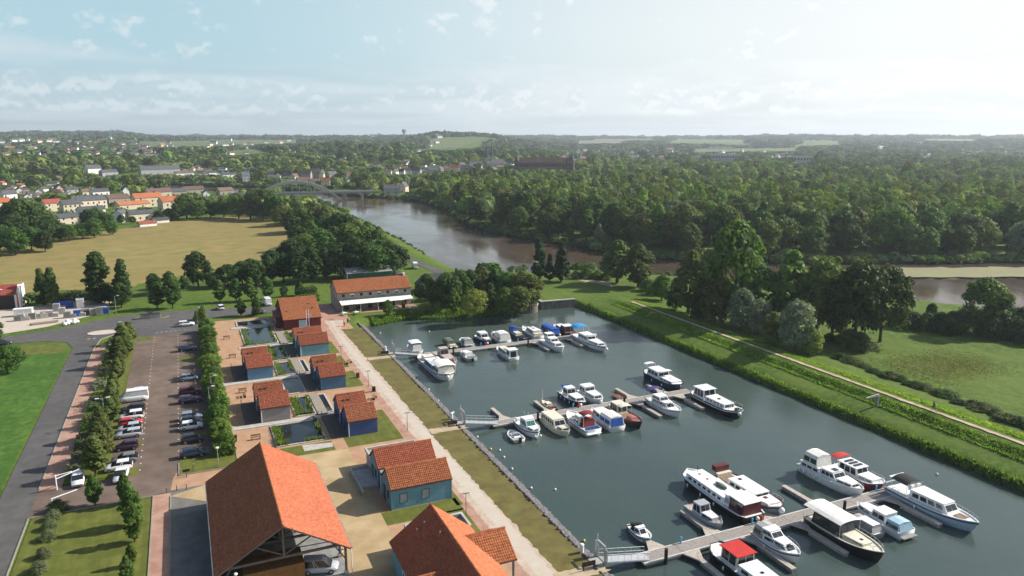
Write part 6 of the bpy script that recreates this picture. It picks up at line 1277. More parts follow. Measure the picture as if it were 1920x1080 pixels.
for i, (a, b) in enumerate([(640, 676), (691, 725), (764, 808), (874, 968)]):
    x, y = at(a, b); t = thing('path_lamp', '%s slim T shaped lamp from the red house along the white path' % ORD[i], 'street lamp', (x, y, 0), 0, 'slim lamps along the white path'); MB().tube((0, 0, -.1), (0, 0, 3.3), .05, .04, 6).build('pole', timber, t); part('crossbar', timber, t, (-.5, .5, -.05, .05, 3.3, 3.38)); part('lamp_head', lamp_glass, t, (.15, .5, -.09, .09, 3.22, 3.3))
# benches, picnic tables, bins
def bench(x, y, rz, label, m=timber_brown):
    t = thing('park_bench', label, 'bench', (x, y, .02), rz, 'benches on the cabin forecourts')
    for k in range(3): part('seat_slat', m, t, (-.8, .8, -.2 + k * .15, -.08 + k * .15, .42, .46))
    for k in range(2): part('back_slat', m, t, (-.8, .8, .25, .29, .55 + k * .17, .67 + k * .17))
    for s in (-.65, .65): part('leg', dark_int, t, (s - .05, s + .05, -.2, .28, 0, .42))
for (a, b, rz, lab) in [(425, 636, 0, 'wooden bench farthest up the tan forecourt'), (436, 671, 0, 'wooden bench above the sky blue cabin'), (455, 736, 0, 'wooden bench on the forecourt of the grey cabin'), (459, 744, 90, 'dark wooden bench at right angles on the grey cabin forecourt'), (480, 824, 0, 'wooden bench beside the lily pond near the barn'), (655, 682, 40, 'wooden bench on the strip by the dark blue cabin'), (703, 748, 60, 'wooden bench on the strip above the indigo cabin')]: bench(*at(a, b), R(rz), lab)
for a, b, lab, m in [(441, 827, 'dark red litter bin beside the hedge end', maroon_gel), (701, 734, 'dark litter bin at the white path', black_pl), (436, 850, 'green litter bin on the grass by the lamp', green_gel), (671, 708, 'dark red planter box on the lawn by the dark blue cabin', maroon_gel)]:
    x, y = at(a, b); t = thing('litter_bin' if 'bin' in lab else 'planter', lab, 'bin' if 'bin' in lab else 'planter', (x, y, .02)); s = .3 if 'bin' in lab else .6; part('body', m, t, (-s, s, -s, s, 0, .9)); part('rim', black_pl, t, (-s - .04, s + .04, -s - .04, s + .04, .9, .97))
    if s > .5:
        o = bpy.data.objects.new('foliage', proto('bush', L_MID, 1)[0]); COL.objects.link(o); o.parent = t; o.scale = (.11, .11, .1); o.location = (0, 0, .7)
# height barrier at the entrance
t = thing('height_barrier', 'white height barrier with a swung arm at the car park entrance', 'barrier', (*at(107, 919), 0)); MB().tube((0, 0, 0), (0, 0, 2.3), .09, .09, 8).build('post', metal_w, t); MB().tube((0, 0, 1.7), (2.9, 1.2, 2.2), .08, .08, 6).build('arm', metal_w, t); MB().tube((0, 0, 2.2), (2.0, .9, 2.15), .05).build('brace', metal_w, t)
t = thing('barrier_post', 'second white barrier post with low arm by the lawn corner', 'barrier', (*at(99, 955), 0)); MB().tube((0, 0, 0), (0, 0, 1.6), .08, .08, 8).build('post', metal_w, t); MB().tube((0, 0, 1.55), (2.9, 1.6, 1.6), .07, .07, 6).build('arm', metal_w, t)
for i, (a, b) in enumerate([(313, 924), (332, 921), (350, 918), (338, 890), (363, 880), (350, 893)]):
    x, y = at(a, b); t = thing('bollard', '%s dark wooden bollard from the left at the barn entrance' % ORD[i], 'bollard', (x, y, 0), 0, 'bollards at the barn entrance'); MB().tube((0, 0, -.1), (0, 0, 1.0), .07, .07, 6).build('post', timber, t); MB().tube((0, 0, .9), (0, 0, .96), .075, .075, 6).build('band', metal_w, t)
x, y = at(350, 895); t = thing('information_board', 'small information board on the grass corner by the barn', 'sign', (x, y, 0)); part('panel', dark_int, t, (-.5, .5, -.04, .04, .9, 1.3)); part('leg', timber, t, (-.05, .05, -.04, .04, -.1, .9))
for i, (a, b, lab) in enumerate([(275, 597, 'pair of dark slabs of the recycling point on the island'), (290, 596, 'grey recycling container on the island')]):
    x, y = at(a, b); t = thing('recycling_container', lab, 'container', (x, y, .1)); part('body', concrete_dk, t, (-1.5, 1.5, -.7, .7, 0, 1.3)); part('lid', slate, t, (-1.55, 1.55, -.75, .75, 1.3, 1.42))
# gauge gantry on the flood bank and a cyclist
x, y = at(1643, 772, -1.0); t = thing('gantry_sign', 'grey post with a horizontal arm on the flood bank', 'post', (x, y, -1.2)); MB().box(-.22, .22, -.22, .22, -.5, 3.4).build('post', concrete_dk, t); MB().hexa([(-3.0, -.12, 3.2), (.25, -.12, 3.4), (.25, .12, 3.4), (-3.0, .12, 3.2)], [(-3.0, -.12, 3.45), (.25, -.12, 3.75), (.25, .12, 3.75), (-3.0, .12, 3.45)]).build('arm', concrete, t)
x, y = 120.8, at(1745, 771, 1.6)[1]; t = thing('bicycle', 'dark bicycle ridden along the flood bank path', 'bicycle', (x, y, 1.57), R(90))
for s in (-.52, .52):
    rg = MB()
    for k in range(14): a, b = 2 * math.pi * k / 14, 2 * math.pi * (k + 1) / 14; rg.tube((s + .33 * math.cos(a), 0, .34 + .33 * math.sin(a)), (s + .33 * math.cos(b), 0, .34 + .33 * math.sin(b)), .03, n=4)
    rg.build('wheel', tyre, t)
MB().path([(-.52, 0, .34), (-.15, 0, .8), (.38, 0, .85), (.52, 0, .34)], .03).tube((-.15, 0, .8), (-.05, 0, .32), .03).tube((-.05, 0, .32), (.38, 0, .82), .03).build('frame', black_gel, t); MB().tube((.4, -.28, 1.0), (.4, .28, 1.0), .025).build('handlebar', metal, t); part('saddle', black_pl, t, (-.32, -.05, -.08, .08, .9, .97))
def person(x, y, z, rz, label, m, sitting=True, skin=(.45, .3, .22)):
    me = bpy.data.meshes.new('body'); J = [(0, 0, .95), (.05, 0, 1.2), (.14, 0, 1.42), (.17, 0, 1.54), (.18, 0, 1.68)]
    for s in (-1, 1): J += [(.12, .19 * s, 1.40)] + ([(.26, .24 * s, 1.2), (.45, .2 * s, 1.06)] if sitting else [(.12, .25 * s, 1.15), (.2, .26 * s, .92)]) + [(.02, .1 * s, .92), (.32 if sitting else .02, .11 * s, .78 if sitting else .62), ((.08 if s > 0 else .2) if sitting else .0, .11 * s, .38), ((.22 if s > 0 else .34) if sitting else .16, .11 * s, .33)]
    E_ = [(0, 1), (1, 2), (2, 3), (3, 4)]; rad = [.15, .16, .14, .06, .11]
    for k in (5, 12): E_ += [(2, k), (k, k + 1), (k + 1, k + 2), (0, k + 3), (k + 3, k + 4), (k + 4, k + 5), (k + 5, k + 6)]; rad += [.075, .055, .04, .1, .085, .06, .045]
    me.from_pydata(J, E_, []); me.materials.append(m); o = bpy.data.objects.new('person', me); COL.objects.link(o)
    md = o.modifiers.new('skin', 'SKIN'); 
    sk = me.skin_vertices[0].data if me.skin_vertices else None
    if sk is None:
        bm = bmesh.new(); bm.from_mesh(me); bm.verts.layers.skin.verify(); bm.to_mesh(me); bm.free(); sk = me.skin_vertices[0].data
    for i, r in enumerate(rad): sk[i].radius = (r, r)
    sk[0].use_root = True; o.modifiers.new('sub', 'SUBSURF').levels = 1; o.modifiers['sub'].render_levels = 1
    o.location = (x, y, z); o.rotation_euler = (0, 0, rz); tag(o, label, 'person')
    MB().ball((.19, 0, 1.72), .105, .095, .13, 8, 6).build('head', mat('skin', skin, .6, .05, 3), o, True); MB().ball((.17, 0, 1.77), .112, .102, .1, 8, 6).build('hair', mat('brown_hair', (.05, .03, .02), .8), o, True)
person(x - .02, y, 1.57, R(90), 'person in dark clothes riding the bicycle on the flood bank', mat('dark_clothes', (.04, .045, .06), .85, .1, 3))
for a, b, rz, lab, c in [(652, 606, 40, 'person in dark blue standing at the plaza edge by the water', (.03, .05, .12)), (646, 611, 200, 'person in a red top standing at the plaza edge', (.35, .05, .05))]:
    px_, py_ = at(a, b); person(px_, py_, -.28, R(rz), lab, mat('clothes_' + lab.split()[3], c, .85, .1, 3), False)
# ================================================================ bridge, town, castle, hills, far woods, haze
def bridge():
    a = np.array(at(462, 364, 5)); b = np.array(at(645, 360, 5)); d = b - a; L = float(np.hypot(*d)); t = thing('arch_bridge', 'concrete bowstring arch bridge over the river', 'bridge', (*a, 0), math.atan2(d[1], d[0])); zd = 5.0
    part('deck', concrete_dk, t, (-14, L + 26, -4.2, 4.2, zd - 1.1, zd)); 
    for s in (-1, 1):
        part('parapet', concrete, t, (-14, L + 26, s * 4.2 - .2, s * 4.2 + .2, zd, zd + 1.0)); A = MB(); n = 26; rg = []
        for i in range(n + 1):
            u = i / n; x = L * u; z = -3.5 + 17.5 * (1 - (2 * u - 1) ** 2); rg.append([(x, s * 3.6 - .7, z - 1.1), (x, s * 3.6 + .7, z - 1.1), (x, s * 3.6 + .7, z + 1.1), (x, s * 3.6 - .7, z + 1.1)])
        A.loft(rg, True); A.build('arch', concrete, t)
        for i in range(4, n - 3, 2):
            u = i / n; x = L * u; z = -3.5 + 17.5 * (1 - (2 * u - 1) ** 2)
            if z > zd + 1.5: MB().box(x - .22, x + .22, s * 3.6 - .2, s * 3.6 + .2, zd, z - .7).build('hanger', concrete, t)
    part('pier', concrete_dk, t, (L - 1.5, L + 1.5, -4.5, 4.5, -4, zd - 1.1)); part('pier', concrete_dk, t, (-1.5, 1.5, -4.5, 4.5, -4, zd - 1.1)); part('pier', concrete, t, (L + 14, L + 15.5, -4, 4, -4, zd - 1.1))
    for i, x in enumerate((L * .55, L * .78)):
        v = thing('crossing_vehicle', ['small white car crossing the arch bridge', 'white van crossing the arch bridge'][i], 'car', tuple(t.matrix_basis @ Vector((x, -1.8, zd + .02))), t.rotation_euler.z); part('body', PAINT['white'], v, (-2.2, 2.2, -.9, .9, .3, 1.0 + i * .5)); part('cab', glass_dark if not i else PAINT['white'], v, (-1.5, 1.2, -.8, .8, 1.0 + i * .5, 1.5 + i * .8))
        for sx in (-1.3, 1.3): part('wheel', tyre, v, (sx - .3, sx + .3, -.92, .92, 0, .6))
bridge()
RM = dict(g=slate, r=village_tile, b=brown_roof, o=tile); WM = dict(w=render_white, c=render_cream, g=render_grey, s=stone_wall)
HOUSES = []
def pxhouse(bx, by, wpx, hpx, rm, wm, label, yaw=0.0, depth=None, group=None, name='village_house', wins=3, storeys=1, chim=True, gw=True):
    "house from the pixel of its foot, its width and wall+roof height in pixels"
    x, y = atg(bx, by); r = math.hypot(x, y); k = r / F; L = max(4, wpx * k); H = max(3.2, hpx * k * 1.02); W = min(depth or 9, max(5.0, L * .55), 8); ze = H * (.62 if storeys == 1 else .7)
    HOUSES.append((x, y, max(L, W))); face = math.atan2(-x, y)
    return small_house(name, label, 'house', x, y, L, W, ze, H, WM[wm], RM[rm], face + yaw, float(hground(np.array(x), np.array(y))), chim, wins, group, storeys, gw)
V = [(121, 424, 62, 20, 'g', 'c', 'long black roofed house with a cream gable nearest the hay field', .25, 9, 4), (134, 398, 28, 20, 'g', 'c', 'cream two storey house with five tall windows in the village', .1, 9, 4), (167, 392, 56, 21, 'g', 'c', 'long cream terrace with grey roof in the village middle', .1, 9, 6), (97, 396, 26, 19, 'r', 'c', 'red roofed house at the left of the cream terrace', .2, 9, 2), (171, 402, 42, 13, 'g', 'w', 'low grey roofed house before the cream terrace', .1, 8, 3),
     (276, 388, 50, 23, 'o', 'c', 'big orange roofed house with cream front in the village', .12, 11, 4), (249, 392, 56, 13, 'r', 'c', 'low red roofed outbuilding before the orange roofed house', .15, 8, 2), (221, 382, 38, 15, 'b', 's', 'brown roofed house left of the orange roofed house', .1, 9, 2), (235, 367, 16, 15, 'g', 'w', 'white gabled house behind the orange roofed one', 1.5, 9, 1), (297, 370, 44, 15, 'b', 'c', 'long brown roofed house behind the orange roofed one', .1, 9, 3),
     (319, 396, 36, 24, 'o', 'c', 'red roofed house with cream gables at the village right', .2, 10, 2), (329, 368, 34, 13, 'g', 's', 'grey roofed house behind the cream gabled one', .1, 9, 2), (362, 364, 38, 13, 'b', 's', 'brown roofed house near the river at the village end', .1, 9, 3), (386, 370, 12, 12, 'g', 'w', 'tiny white gabled house at the village river end', 1.5, 8, 1), (422, 366, 26, 13, 'b', 's', 'last brown roofed house before the arch bridge', .2, 8, 2),
     (264, 413, 44, 17, 'g', 'c', 'cream cottage with grey roof beside the hay field', .1, 8, 4), (227, 416, 26, 20, 'g', 'w', 'white house with two gables beside the hay field', .9, 8, 1), (300, 418, 26, 8, 'g', 'w', 'low shed with a pale roof beside the hay field', .1, 5, 0), (276, 424, 28, 7, 'r', 'w', 'low white wall shed at the hay field corner', .1, 4, 0),
     (17, 374, 20, 14, 'g', 'w', 'white house with balcony at the left edge', .2, 8, 2), (37, 364, 18, 10, 'b', 'w', 'pair gabled white house behind the left edge trees', 1.4, 8, 1), (72, 366, 12, 10, 'g', 'w', 'small white gable right of the pair gabled house', 1.4, 7, 1), (112, 361, 12, 12, 'b', 'w', 'steep white gable among dark trees left', 1.4, 7, 1), (134, 362, 18, 10, 'g', 'g', 'grey house right of the steep white gable', .2, 8, 2), (162, 367, 16, 11, 'b', 'c', 'cream house before the dark poplar wood', .2, 8, 2), (187, 367, 26, 12, 'g', 'w', 'white bungalow with pale grey roof left of the orange roof', .1, 8, 3), (7, 400, 20, 24, 'o', 'w', 'red roofed house cut off by the left edge', .2, 9, 1), (52, 374, 10, 9, 'b', 'w', 'little white gable half hidden behind the dark trees', 1.4, 6, 0),
     (300, 328, 72, 15, 'g', 'g', 'long grey industrial hall across the far river arm', .1, 14, 6), (175, 326, 24, 14, 'g', 'w', 'white two storey house left of the grey hall', .3, 9, 2), (204, 330, 26, 10, 'g', 'g', 'grey house with a white gable left of the hall', .2, 9, 2), (345, 330, 30, 8, 'b', 'w', 'long pale brown roofed row right of the hall', .1, 9, 3), (390, 328, 40, 5, 'g', 'g', 'low flat grey shed by the far river arm', .1, 12, 0), (430, 332, 26, 8, 'g', 'w', 'white row by the far river arm', .1, 9, 3), (461, 343, 14, 18, 'g', 'g', 'narrow blue grey house standing at the water left of the bridge', .1, 9, 2)]
for bx, by, w, h, rm, wm, lab, yaw, dep, wn in V: pxhouse(bx, by, w * (.9 if w > 30 else 1), h, rm, wm, lab, yaw + .3, dep, wins=wn, storeys=2 if h > 16 else 1)
hr = random.Random(8)
for i, (bx, by, w, h, rm, wm) in enumerate([(508, 334, 14, 11, 'g', 'w'), (522, 335, 16, 9, 'b', 'w'), (540, 336, 16, 10, 'g', 'c'), (556, 338, 20, 12, 'b', 'c'), (575, 338, 18, 18, 'b', 's'), (590, 336, 16, 18, 'g', 's'), (604, 336, 14, 16, 'g', 'c'), (611, 350, 15, 16, 'r', 'c'), (622, 334, 18, 12, 'g', 's'), (568, 345, 22, 12, 'b', 's'), (590, 346, 20, 10, 'b', 's'), (655, 342, 9, 18, 'b', 'w')]):
    pxhouse(bx, by, w, h, rm, wm, '%s house from the left in the old cluster behind the bridge' % ORD[i], hr.uniform(-.5, 1.4), None, 'old houses behind the bridge', wins=1)
for i, (bx, by, w, h, rm, wm) in enumerate([(726, 327, 16, 9, 'b', 'w'), (742, 328, 14, 11, 'b', 'w'), (754, 329, 10, 12, 'b', 'w'), (768, 326, 16, 9, 'b', 'w'), (782, 328, 16, 12, 'g', 'g'), (798, 322, 16, 7, 'g', 'w'), (812, 328, 18, 14, 'g', 's'), (826, 326, 14, 13, 'g', 's'), (840, 322, 20, 10, 'b', 'c'), (854, 324, 18, 14, 'r', 'c'), (870, 324, 18, 14, 'g', 's'), (884, 326, 16, 16, 'g', 'g'), (896, 324, 16, 16, 'g', 'g'), (905, 330, 10, 14, 'g', 'w'), (892, 312, 24, 10, 'g', 'w'), (866, 314, 12, 9, 'g', 'w'), (943, 309, 10, 10, 'g', 'w'), (952, 308, 8, 4, 'g', 'w'), (938, 318, 16, 8, 'b', 's'), (925, 326, 14, 12, 'g', 's')]):
    pxhouse(bx, by, w, h, rm, wm, '%s old town house counted from the mill towards the church' % ORD[i], hr.uniform(-.5, 1.4), None, 'old town houses by the church', wins=1)
pxhouse(757, 362, 24, 20, 'g', 'c', 'pale gabled mill house at the water right of the bridge', 1.3, 12, wins=1); pxhouse(734, 364, 28, 17, 'g', 'g', 'dark stone mill wing at the water right of the bridge', .1, 10, wins=2)
# church
x, y = atg(924, 318); zc = float(hground(np.array(x), np.array(y))); k = math.hypot(x, y) / F; t = thing('church', 'stone church with two slate spires rising over the town', 'church', (x, y, zc), math.atan2(-x, y) + .35)
gable_walls(t, 34 * k, -14 * k, -6 * k, 6 * k, 11 * k, 19 * k, stone_wall, z0=-2); gable_roof(t, 34 * k, -14 * k, -6 * k, 6 * k, 11 * k, 19 * k, slate, False, .3, .3); part('aisle', stone_wall, t, (-14 * k, 18 * k, -9 * k, -6 * k, -2, 7 * k))
for nm, xx, w, zt, zs in (('tower', -12 * k, 3.2 * k, 22 * k, 46 * k), ('stair_turret', -2 * k, 2.2 * k, 26 * k, 46 * k)):
    part(nm, stone_wall, t, (xx - w, xx + w, -w, w, -2, zt)); MB().loft([[(xx + math.cos(a) * w * 1.35 * q, math.sin(a) * w * 1.35 * q, z) for a in np.linspace(.39, 6.67, 9)[:-1]] for q, z in ((1, zt), (.02, zs))], True).build('spire', slate, t)
for i in range(5): MB().box((-10 + i * 6) * k, (-8.4 + i * 6) * k, -9 * k - .05, -9 * k + .03, 1, 4.5 * k).build('window', glass_dark, t)
# castle
x, y = atg(1022, 330); zc = float(hground(np.array(x), np.array(y))); k = math.hypot(x, y) / F; t = thing('castle', 'long dark reddish castle wing on the wooded town hill', 'castle', (x, y, zc + 2), math.atan2(-x, y) + .1)
gable_walls(t, 100 * k, -50 * k, -7 * k, 7 * k, 22 * k, 30 * k, chateau_stone, z0=-4); gable_roof(t, 100 * k, -50 * k, -7 * k, 7 * k, 22 * k, 30.5 * k, mat('dark_castle_roof', (.09, .055, .045), .85, .25, .2), False, .3, .3); part('rampart', old_stone, t, (-54 * k, 20 * k, -14 * k, -7.1 * k, -8, 13 * k))
for i in range(16): MB().box((-46 + i * 6) * k, (-44.2 + i * 6) * k, -7 * k - .08, -7 * k + .03, 15 * k, 19 * k).build('window', glass_dark, t)
for xx in (-52, 50): MB().tube((xx * k, 0, -4), (xx * k, 0, 25 * k), 5 * k, 5 * k, 12).build('tower', chateau_stone, t); MB().tube((xx * k, 0, 25 * k), (xx * k, 0, 36 * k), 5.5 * k, .1, 12).build('tower_roof', slate, t)
# water towers and mast on the skyline
for px_, ptop, pbot, lab in ((758, 243, 264, 'concrete water tower on the skyline above the town'), (1912, 266, 281, 'dark water tower on the right skyline')):
    x, y = atg(px_, pbot); r = math.hypot(x, y); zz = float(hground(np.array(x), np.array(y))); top = CAMZ - (ptop - 256) * r / 1413; h = top - zz; t = thing('water_tower', lab, 'water tower', (x, y, zz)); w = h * .19
    MB().tube((0, 0, -2), (0, 0, h * .62), w * .42, w * .36, 12).build('shaft', concrete_dk, t); MB().loft([[(math.cos(a) * q * w, math.sin(a) * q * w, z * h) for a in np.linspace(0, 6.28, 15)[:-1]] for q, z in ((.38, .6), (1.0, .82), (1.0, .97), (.9, 1.0))], True).build('tank', concrete_dk, t)
    if px_ < 1000: MB().tube((w * 1.5, 0, -2), (w * 1.5, 0, h * 1.15), .5, .2, 4).build('antenna', metal, t)
x, y = atg(336, 262); r = math.hypot(x, y); zz = float(hground(np.array(x), np.array(y))); top = CAMZ - (228 - 256) * r / 1413; t = thing('radio_mast', 'thin lattice radio mast on the left skyline', 'mast', (x, y, zz)); h = top - zz
b = MB()
for a in (0, 2.09, 4.19): b.tube((1.3 * math.cos(a), 1.3 * math.sin(a), -2), (.5 * math.cos(a), .5 * math.sin(a), h), .28, .18, 4)
for i in range(14): z0, z1 = h * i / 14, h * (i + 1) / 14; b.tube((1.1, 0, z0), (-.6, .9, z1), .12, n=3); b.tube((-.6, .9, z0), (-.6, -.9, z1), .12, n=3)
b.build('lattice', metal, t)
for i in range(3): MB().tube((0, 0, h * (.7 + .1 * i)), (0, 0, h * (.72 + .1 * i)), 1.5, 1.5, 8).build('dish', fender_w, t)
# larger far buildings and scattered houses
for bx, by, w, h, lab, m in [(1355, 304, 60, 13, 'wide grey apartment block rising over the right hand wood', render_grey), (1504, 308, 30, 13, 'grey tower block far right of the apartment block', render_grey), (1257, 283, 24, 5, 'white warehouse on the far plain', render_white), (1258, 279, 10, 6, 'tall white silo hall behind the warehouse', render_white), (1350, 280, 40, 4, 'long white hall on the far plain', render_white), (1145, 284, 46, 5, 'long grey hall on the plain behind the castle', render_grey), (1726, 270, 10, 3, 'white hall far right near the skyline', render_white), (425, 261, 16, 3.5, 'dark farm hall on the left skyline field', render_grey), (449, 261, 12, 3.5, 'white farm hall on the left skyline field', render_white)]:
    x, y = atg(bx, by); k = math.hypot(x, y) / F; HOUSES.append((x, y, w * k * .6)); t = thing('far_hall', lab, 'building', (x, y, float(hground(np.array(x), np.array(y)))), math.atan2(-x, y) + .15); part('wall', m, t, (-w * k / 2, w * k / 2, -8, 8, -3, h * k)); part('flat_roof', concrete_dk if m is render_grey else render_white, t, (-w * k / 2 - .4, w * k / 2 + .4, -8.4, 8.4, h * k, h * k + .5))
    nw = int(w / 5)
    for i in range(nw): MB().box((-w / 2 + (i + .25) * w / nw) * k, (-w / 2 + (i + .7) * w / nw) * k, -8.06, -7.95, h * k * .55, h * k * .8).build('window', glass_dark, t)
def sprinkle(n, x0, x1, y0, y1, lab, grp, seed, smin=6, smax=12):
    r_ = random.Random(seed)
    for i in range(n):
        bx, by = r_.uniform(x0, x1), r_.uniform(y0, y1); s = r_.uniform(smin, smax)
        pxhouse(bx, by, s, s * .55, r_.choice('rbggbg'), r_.choice('wwcw'), lab, r_.uniform(-.6, 1.5), None, grp, 'far_house', wins=0, chim=False, gw=False)
sprinkle(84, -10, 325, 262, 294, 'tiny pale house among trees on the left hillside', 'houses on the left hillside', 1); sprinkle(24, 330, 620, 265, 292, 'tiny house among trees on the middle hillside', 'houses on the middle hillside', 2); sprinkle(10, 690, 830, 258, 288, 'tiny house below the water tower', 'houses below the water tower', 3)
sprinkle(22, 325, 485, 316, 338, 'pale house across the far river arm', 'houses across the far river arm', 11, 7, 14); sprinkle(20, 640, 965, 300, 322, 'pale town house between bridge and church', 'pale town houses between bridge and church', 12, 7, 13); sprinkle(22, 0, 130, 345, 372, 'white village house among the left edge trees', 'white village houses at the left edge', 13, 8, 15)
sprinkle(44, 1080, 1480, 284, 300, 'tiny house of the far suburb on the plain', 'houses of the far suburb', 4); sprinkle(20, 1480, 1900, 276, 302, 'tiny house among the far right trees', 'houses among the far right trees', 5); sprinkle(8, 1040, 1110, 290, 305, 'pale house beside the castle hill', 'houses beside the castle hill', 6)

# ---- far woods (one mass per region), leaving fields, river and houses clear
FIELDS = [np.array([atg(*p) for p in q]) for q in ([(258, 277), (400, 276), (400, 264), (258, 265)], [(395, 275), (560, 269), (600, 262), (392, 262.5)], [(805, 283), (880, 274), (965, 268), (805, 261)], [(440, 294), (500, 290), (480, 280), (430, 282)], [(1255, 270), (1400, 274), (1400, 262), (1270, 261)], [(1080, 271), (1165, 270), (1165, 263), (1080, 264)], [(1110, 265), (1230, 264), (1225, 260.5), (1110, 261)], [(1505, 275), (1575, 273), (1575, 264), (1505, 265)], [(1300, 287), (1500, 285), (1500, 278), (1300, 279)], [(1735, 265), (1830, 266), (1830, 261), (1735, 261)])]
HAY = np.array([at(x, y) for x, y in [(-60, 560), (330, 520), (480, 490), (568, 455), (556, 428), (455, 400), (330, 410), (140, 436), (-60, 448)]]); MEADOW = [np.array([at(*p) for p in q]) for q in ([(1700, 372), (1820, 374), (1810, 352), (1705, 351)], [(1190, 376), (1266, 375), (1266, 361), (1190, 361)])]
HA = np.array(HOUSES)
PROT = []                                                   # sight points that the woods must not grow in front of: x, y, aim height, half width
for hx, hy, s_ in HOUSES: PROT.append((hx, hy, float(hground(np.array(hx), np.array(hy))) + .9, s_ * .55 + 1))
for P in FIELDS + MEADOW:
    a, b = P[0], P[1]; w_ = float(np.hypot(*(b - a)))
    for u in np.linspace(.04, .96, 9): p = a + (b - a) * u; PROT.append((p[0], p[1], float(hground(p[0], p[1])) + 1.0, w_ / 15))
for px_ in range(480, 640, 8): p = at(px_, 366, 2); PROT.append((p[0], p[1], 2.0, 6))
for q_ in ((600, 384), (620, 390), (640, 400), (660, 410), (680, 419), (700, 428), (720, 439), (740, 450), (755, 457), (770, 466), (790, 478), (810, 488)): p = at(*q_, WZ); PROT.append((p[0], p[1], WZ, 5))
for px_ in range(560, 800, 10): p = at(px_, 372 if px_ < 780 else 380, WZ); PROT.append((p[0], p[1], WZ + 3, 6))
for px_ in range(972, 1078, 7): p = atg(px_, 320); PROT.append((p[0], p[1], float(hbase(*p)) + 2, 5))
for px_ in range(908, 950, 6): p = atg(px_, 316); PROT.append((p[0], p[1], float(hbase(*p)) + 4, 3.5))
for px_ in range(330, 490, 10): p = at(px_, 354, WZ); PROT.append((p[0], p[1], WZ + 1, 6))
def clear_of(x, y, z):
    "which spots may carry a tree, and how tall it may grow"
    ok = sdist(RIVER, x, y) < -4; hmax = np.full(x.shape, 99.0)
    for P in FIELDS: ok &= sdist(P, x, y) < -4
    for P in MEADOW: ok &= sdist(P, x, y) < -3
    ok &= (sdist(HAY, x, y) < -2) & (sdist(ISL, x, y) < 0)
    for qx, qy, qz, hw in PROT:
        q = math.hypot(qx, qy); ux, uy = qx / q, qy / q; al = x * ux + y * uy; b = np.abs(x * uy - y * ux); m_ = (b < hw + 2) & (al < q + hw) & (al > 150)
        hmax[m_] = np.minimum(hmax[m_], CAMZ + (qz - CAMZ) * al[m_] / q - z[m_])
    for hx, hy, s_ in HA: ok &= np.hypot(x - hx, y - hy) > s_ * .75 + 2
    return ok & (hmax > 2.2), hmax
def band(r0, r1, k, seed, smin=8.5, az0=-30, az1=72):
    "random points in a ring sector, spacing grows with distance"
    rng = np.random.default_rng(seed); X, Y, S = [], [], []; r = r0
    while r < r1:
        s = max(smin, r / k); n = int(R(az1 - az0) * r / s); a = R(az0) + (np.arange(n) + rng.uniform(-.5, .5, n)) * R(az1 - az0) / n; q = r + rng.uniform(-.6, .6, n) * s
        X.append(q * np.sin(a)); Y.append(q * np.cos(a)); S.append(np.full(n, s)); r += s
    return np.concatenate(X), np.concatenate(Y), np.concatenate(S)
def wood(name, r0, r1, k, seed, nq, dens, m, smin=8.5):
    x, y, s = band(r0, r1, k, seed, smin); rng = np.random.default_rng(seed + 50); col = pixel_x(x, y); r = np.hypot(x, y)
    zz = hground(x, y); keep, hmax = clear_of(x, y, zz); keep &= (col > -620) & (col < 2400)
    d = dens(col, r, x, y); keep &= (rng.random(len(x)) < d); x, y, s, hmax = x[keep], y[keep], s[keep], hmax[keep]
    h = np.minimum(np.clip(9.8 * np.exp(rng.normal(0, .34, len(x))), 4, 21), hmax); print(name, len(x)); return mass(name, x, y, h, np.minimum(s * rng.uniform(.5, .8, len(x)), h * 1.6), nq, m, seed, leafk=.5)
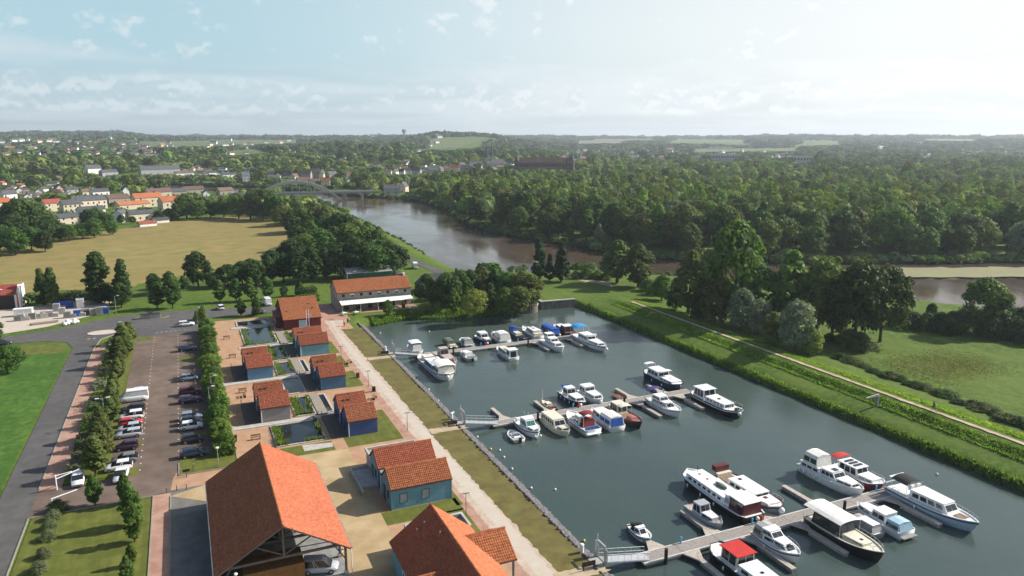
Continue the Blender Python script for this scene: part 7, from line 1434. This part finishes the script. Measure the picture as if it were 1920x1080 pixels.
def dens_mid(c, r, x, y):
    op = vnoise(x, y, .011) + .5 * vnoise(x + 50, y, .027); d = np.where((c < 780), .6, .86 - .45 * sstep(.3, .8, op)); d = np.where((c > 480) & (c < 1000) & (r > 880) & (r < 1180), .55, d); village = (c < 470) & (r < 760); d = np.where(village, .22, d)
    return d * np.where(sdist(RIVER, x, y) > -14, .8, 1) * np.where((c > 700) & (c < 1920) & (r < 480) & (sdist(RIVER, x, y) < -1) & (y < 300), 0, 1)
def dens_far(c, r, x, y):
    open_ = vnoise(x, y, .0052) + .6 * vnoise(x + 300, y - 90, .0021); d = .84 - .5 * sstep(.2, .75, open_)
    return np.where((r > 3300) & (c < 800), .96, d)
wood('valley_wood', 430, 1250, 85, 31, 80, dens_mid, L_WOOD, 9.0); wood('hillside_wood', 1250, 2700, 105, 32, 36, dens_far, L_FAR); wood('far_wood', 2700, 6400, 105, 33, 22, dens_far, L_FAR)
# tree row along the left river arm and poplars under the castle
pr = random.Random(21)
for i, bx in enumerate((882, 893, 904, 915, 930, 942, 950, 965, 1120, 1128, 1180)):
    x, y = at(bx, 356 + pr.uniform(-4, 4)); tree('poplar_tree', 'poplar', pr.choice([L_MID, L_OLIVE]), x, y, pr.uniform(15, 21), 'slender poplar standing between wood and town', 'poplars between wood and town', 1.0)
for bx, by in ((1505, 385), (1512, 388), (1660, 384), (1672, 386), (1455, 380), (1248, 380), (1560, 388), (1735, 382)):
    x, y = at(bx, by); tree('poplar_tree', 'poplar', L_OLIVE, x, y, pr.uniform(15, 19), 'pale poplar spire rising from the right hand wood', 'poplars in the right hand wood', .95)

# ---- air: one closed box round camera and scene, sky outside
hz = MB().box(-3500, 10500, -600, 10500, -9, 165).build('haze', None); kind(hz, 'stuff')
hm = bpy.data.materials.new('haze_air'); hm.use_nodes = True; g = NG(hm.node_tree); g.n.clear(); o_ = g.add('ShaderNodeOutputMaterial'); v_ = g.add('ShaderNodeVolumePrincipled'); v_.inputs['Color'].default_value = (.80, .88, .96, 1); v_.inputs['Density'].default_value = HAZE_DENSITY; v_.inputs['Anisotropy'].default_value = .3; g.l.new(v_.outputs[0], o_.inputs['Volume']); hz.data.materials.append(hm)
hz.display_type = 'WIRE'
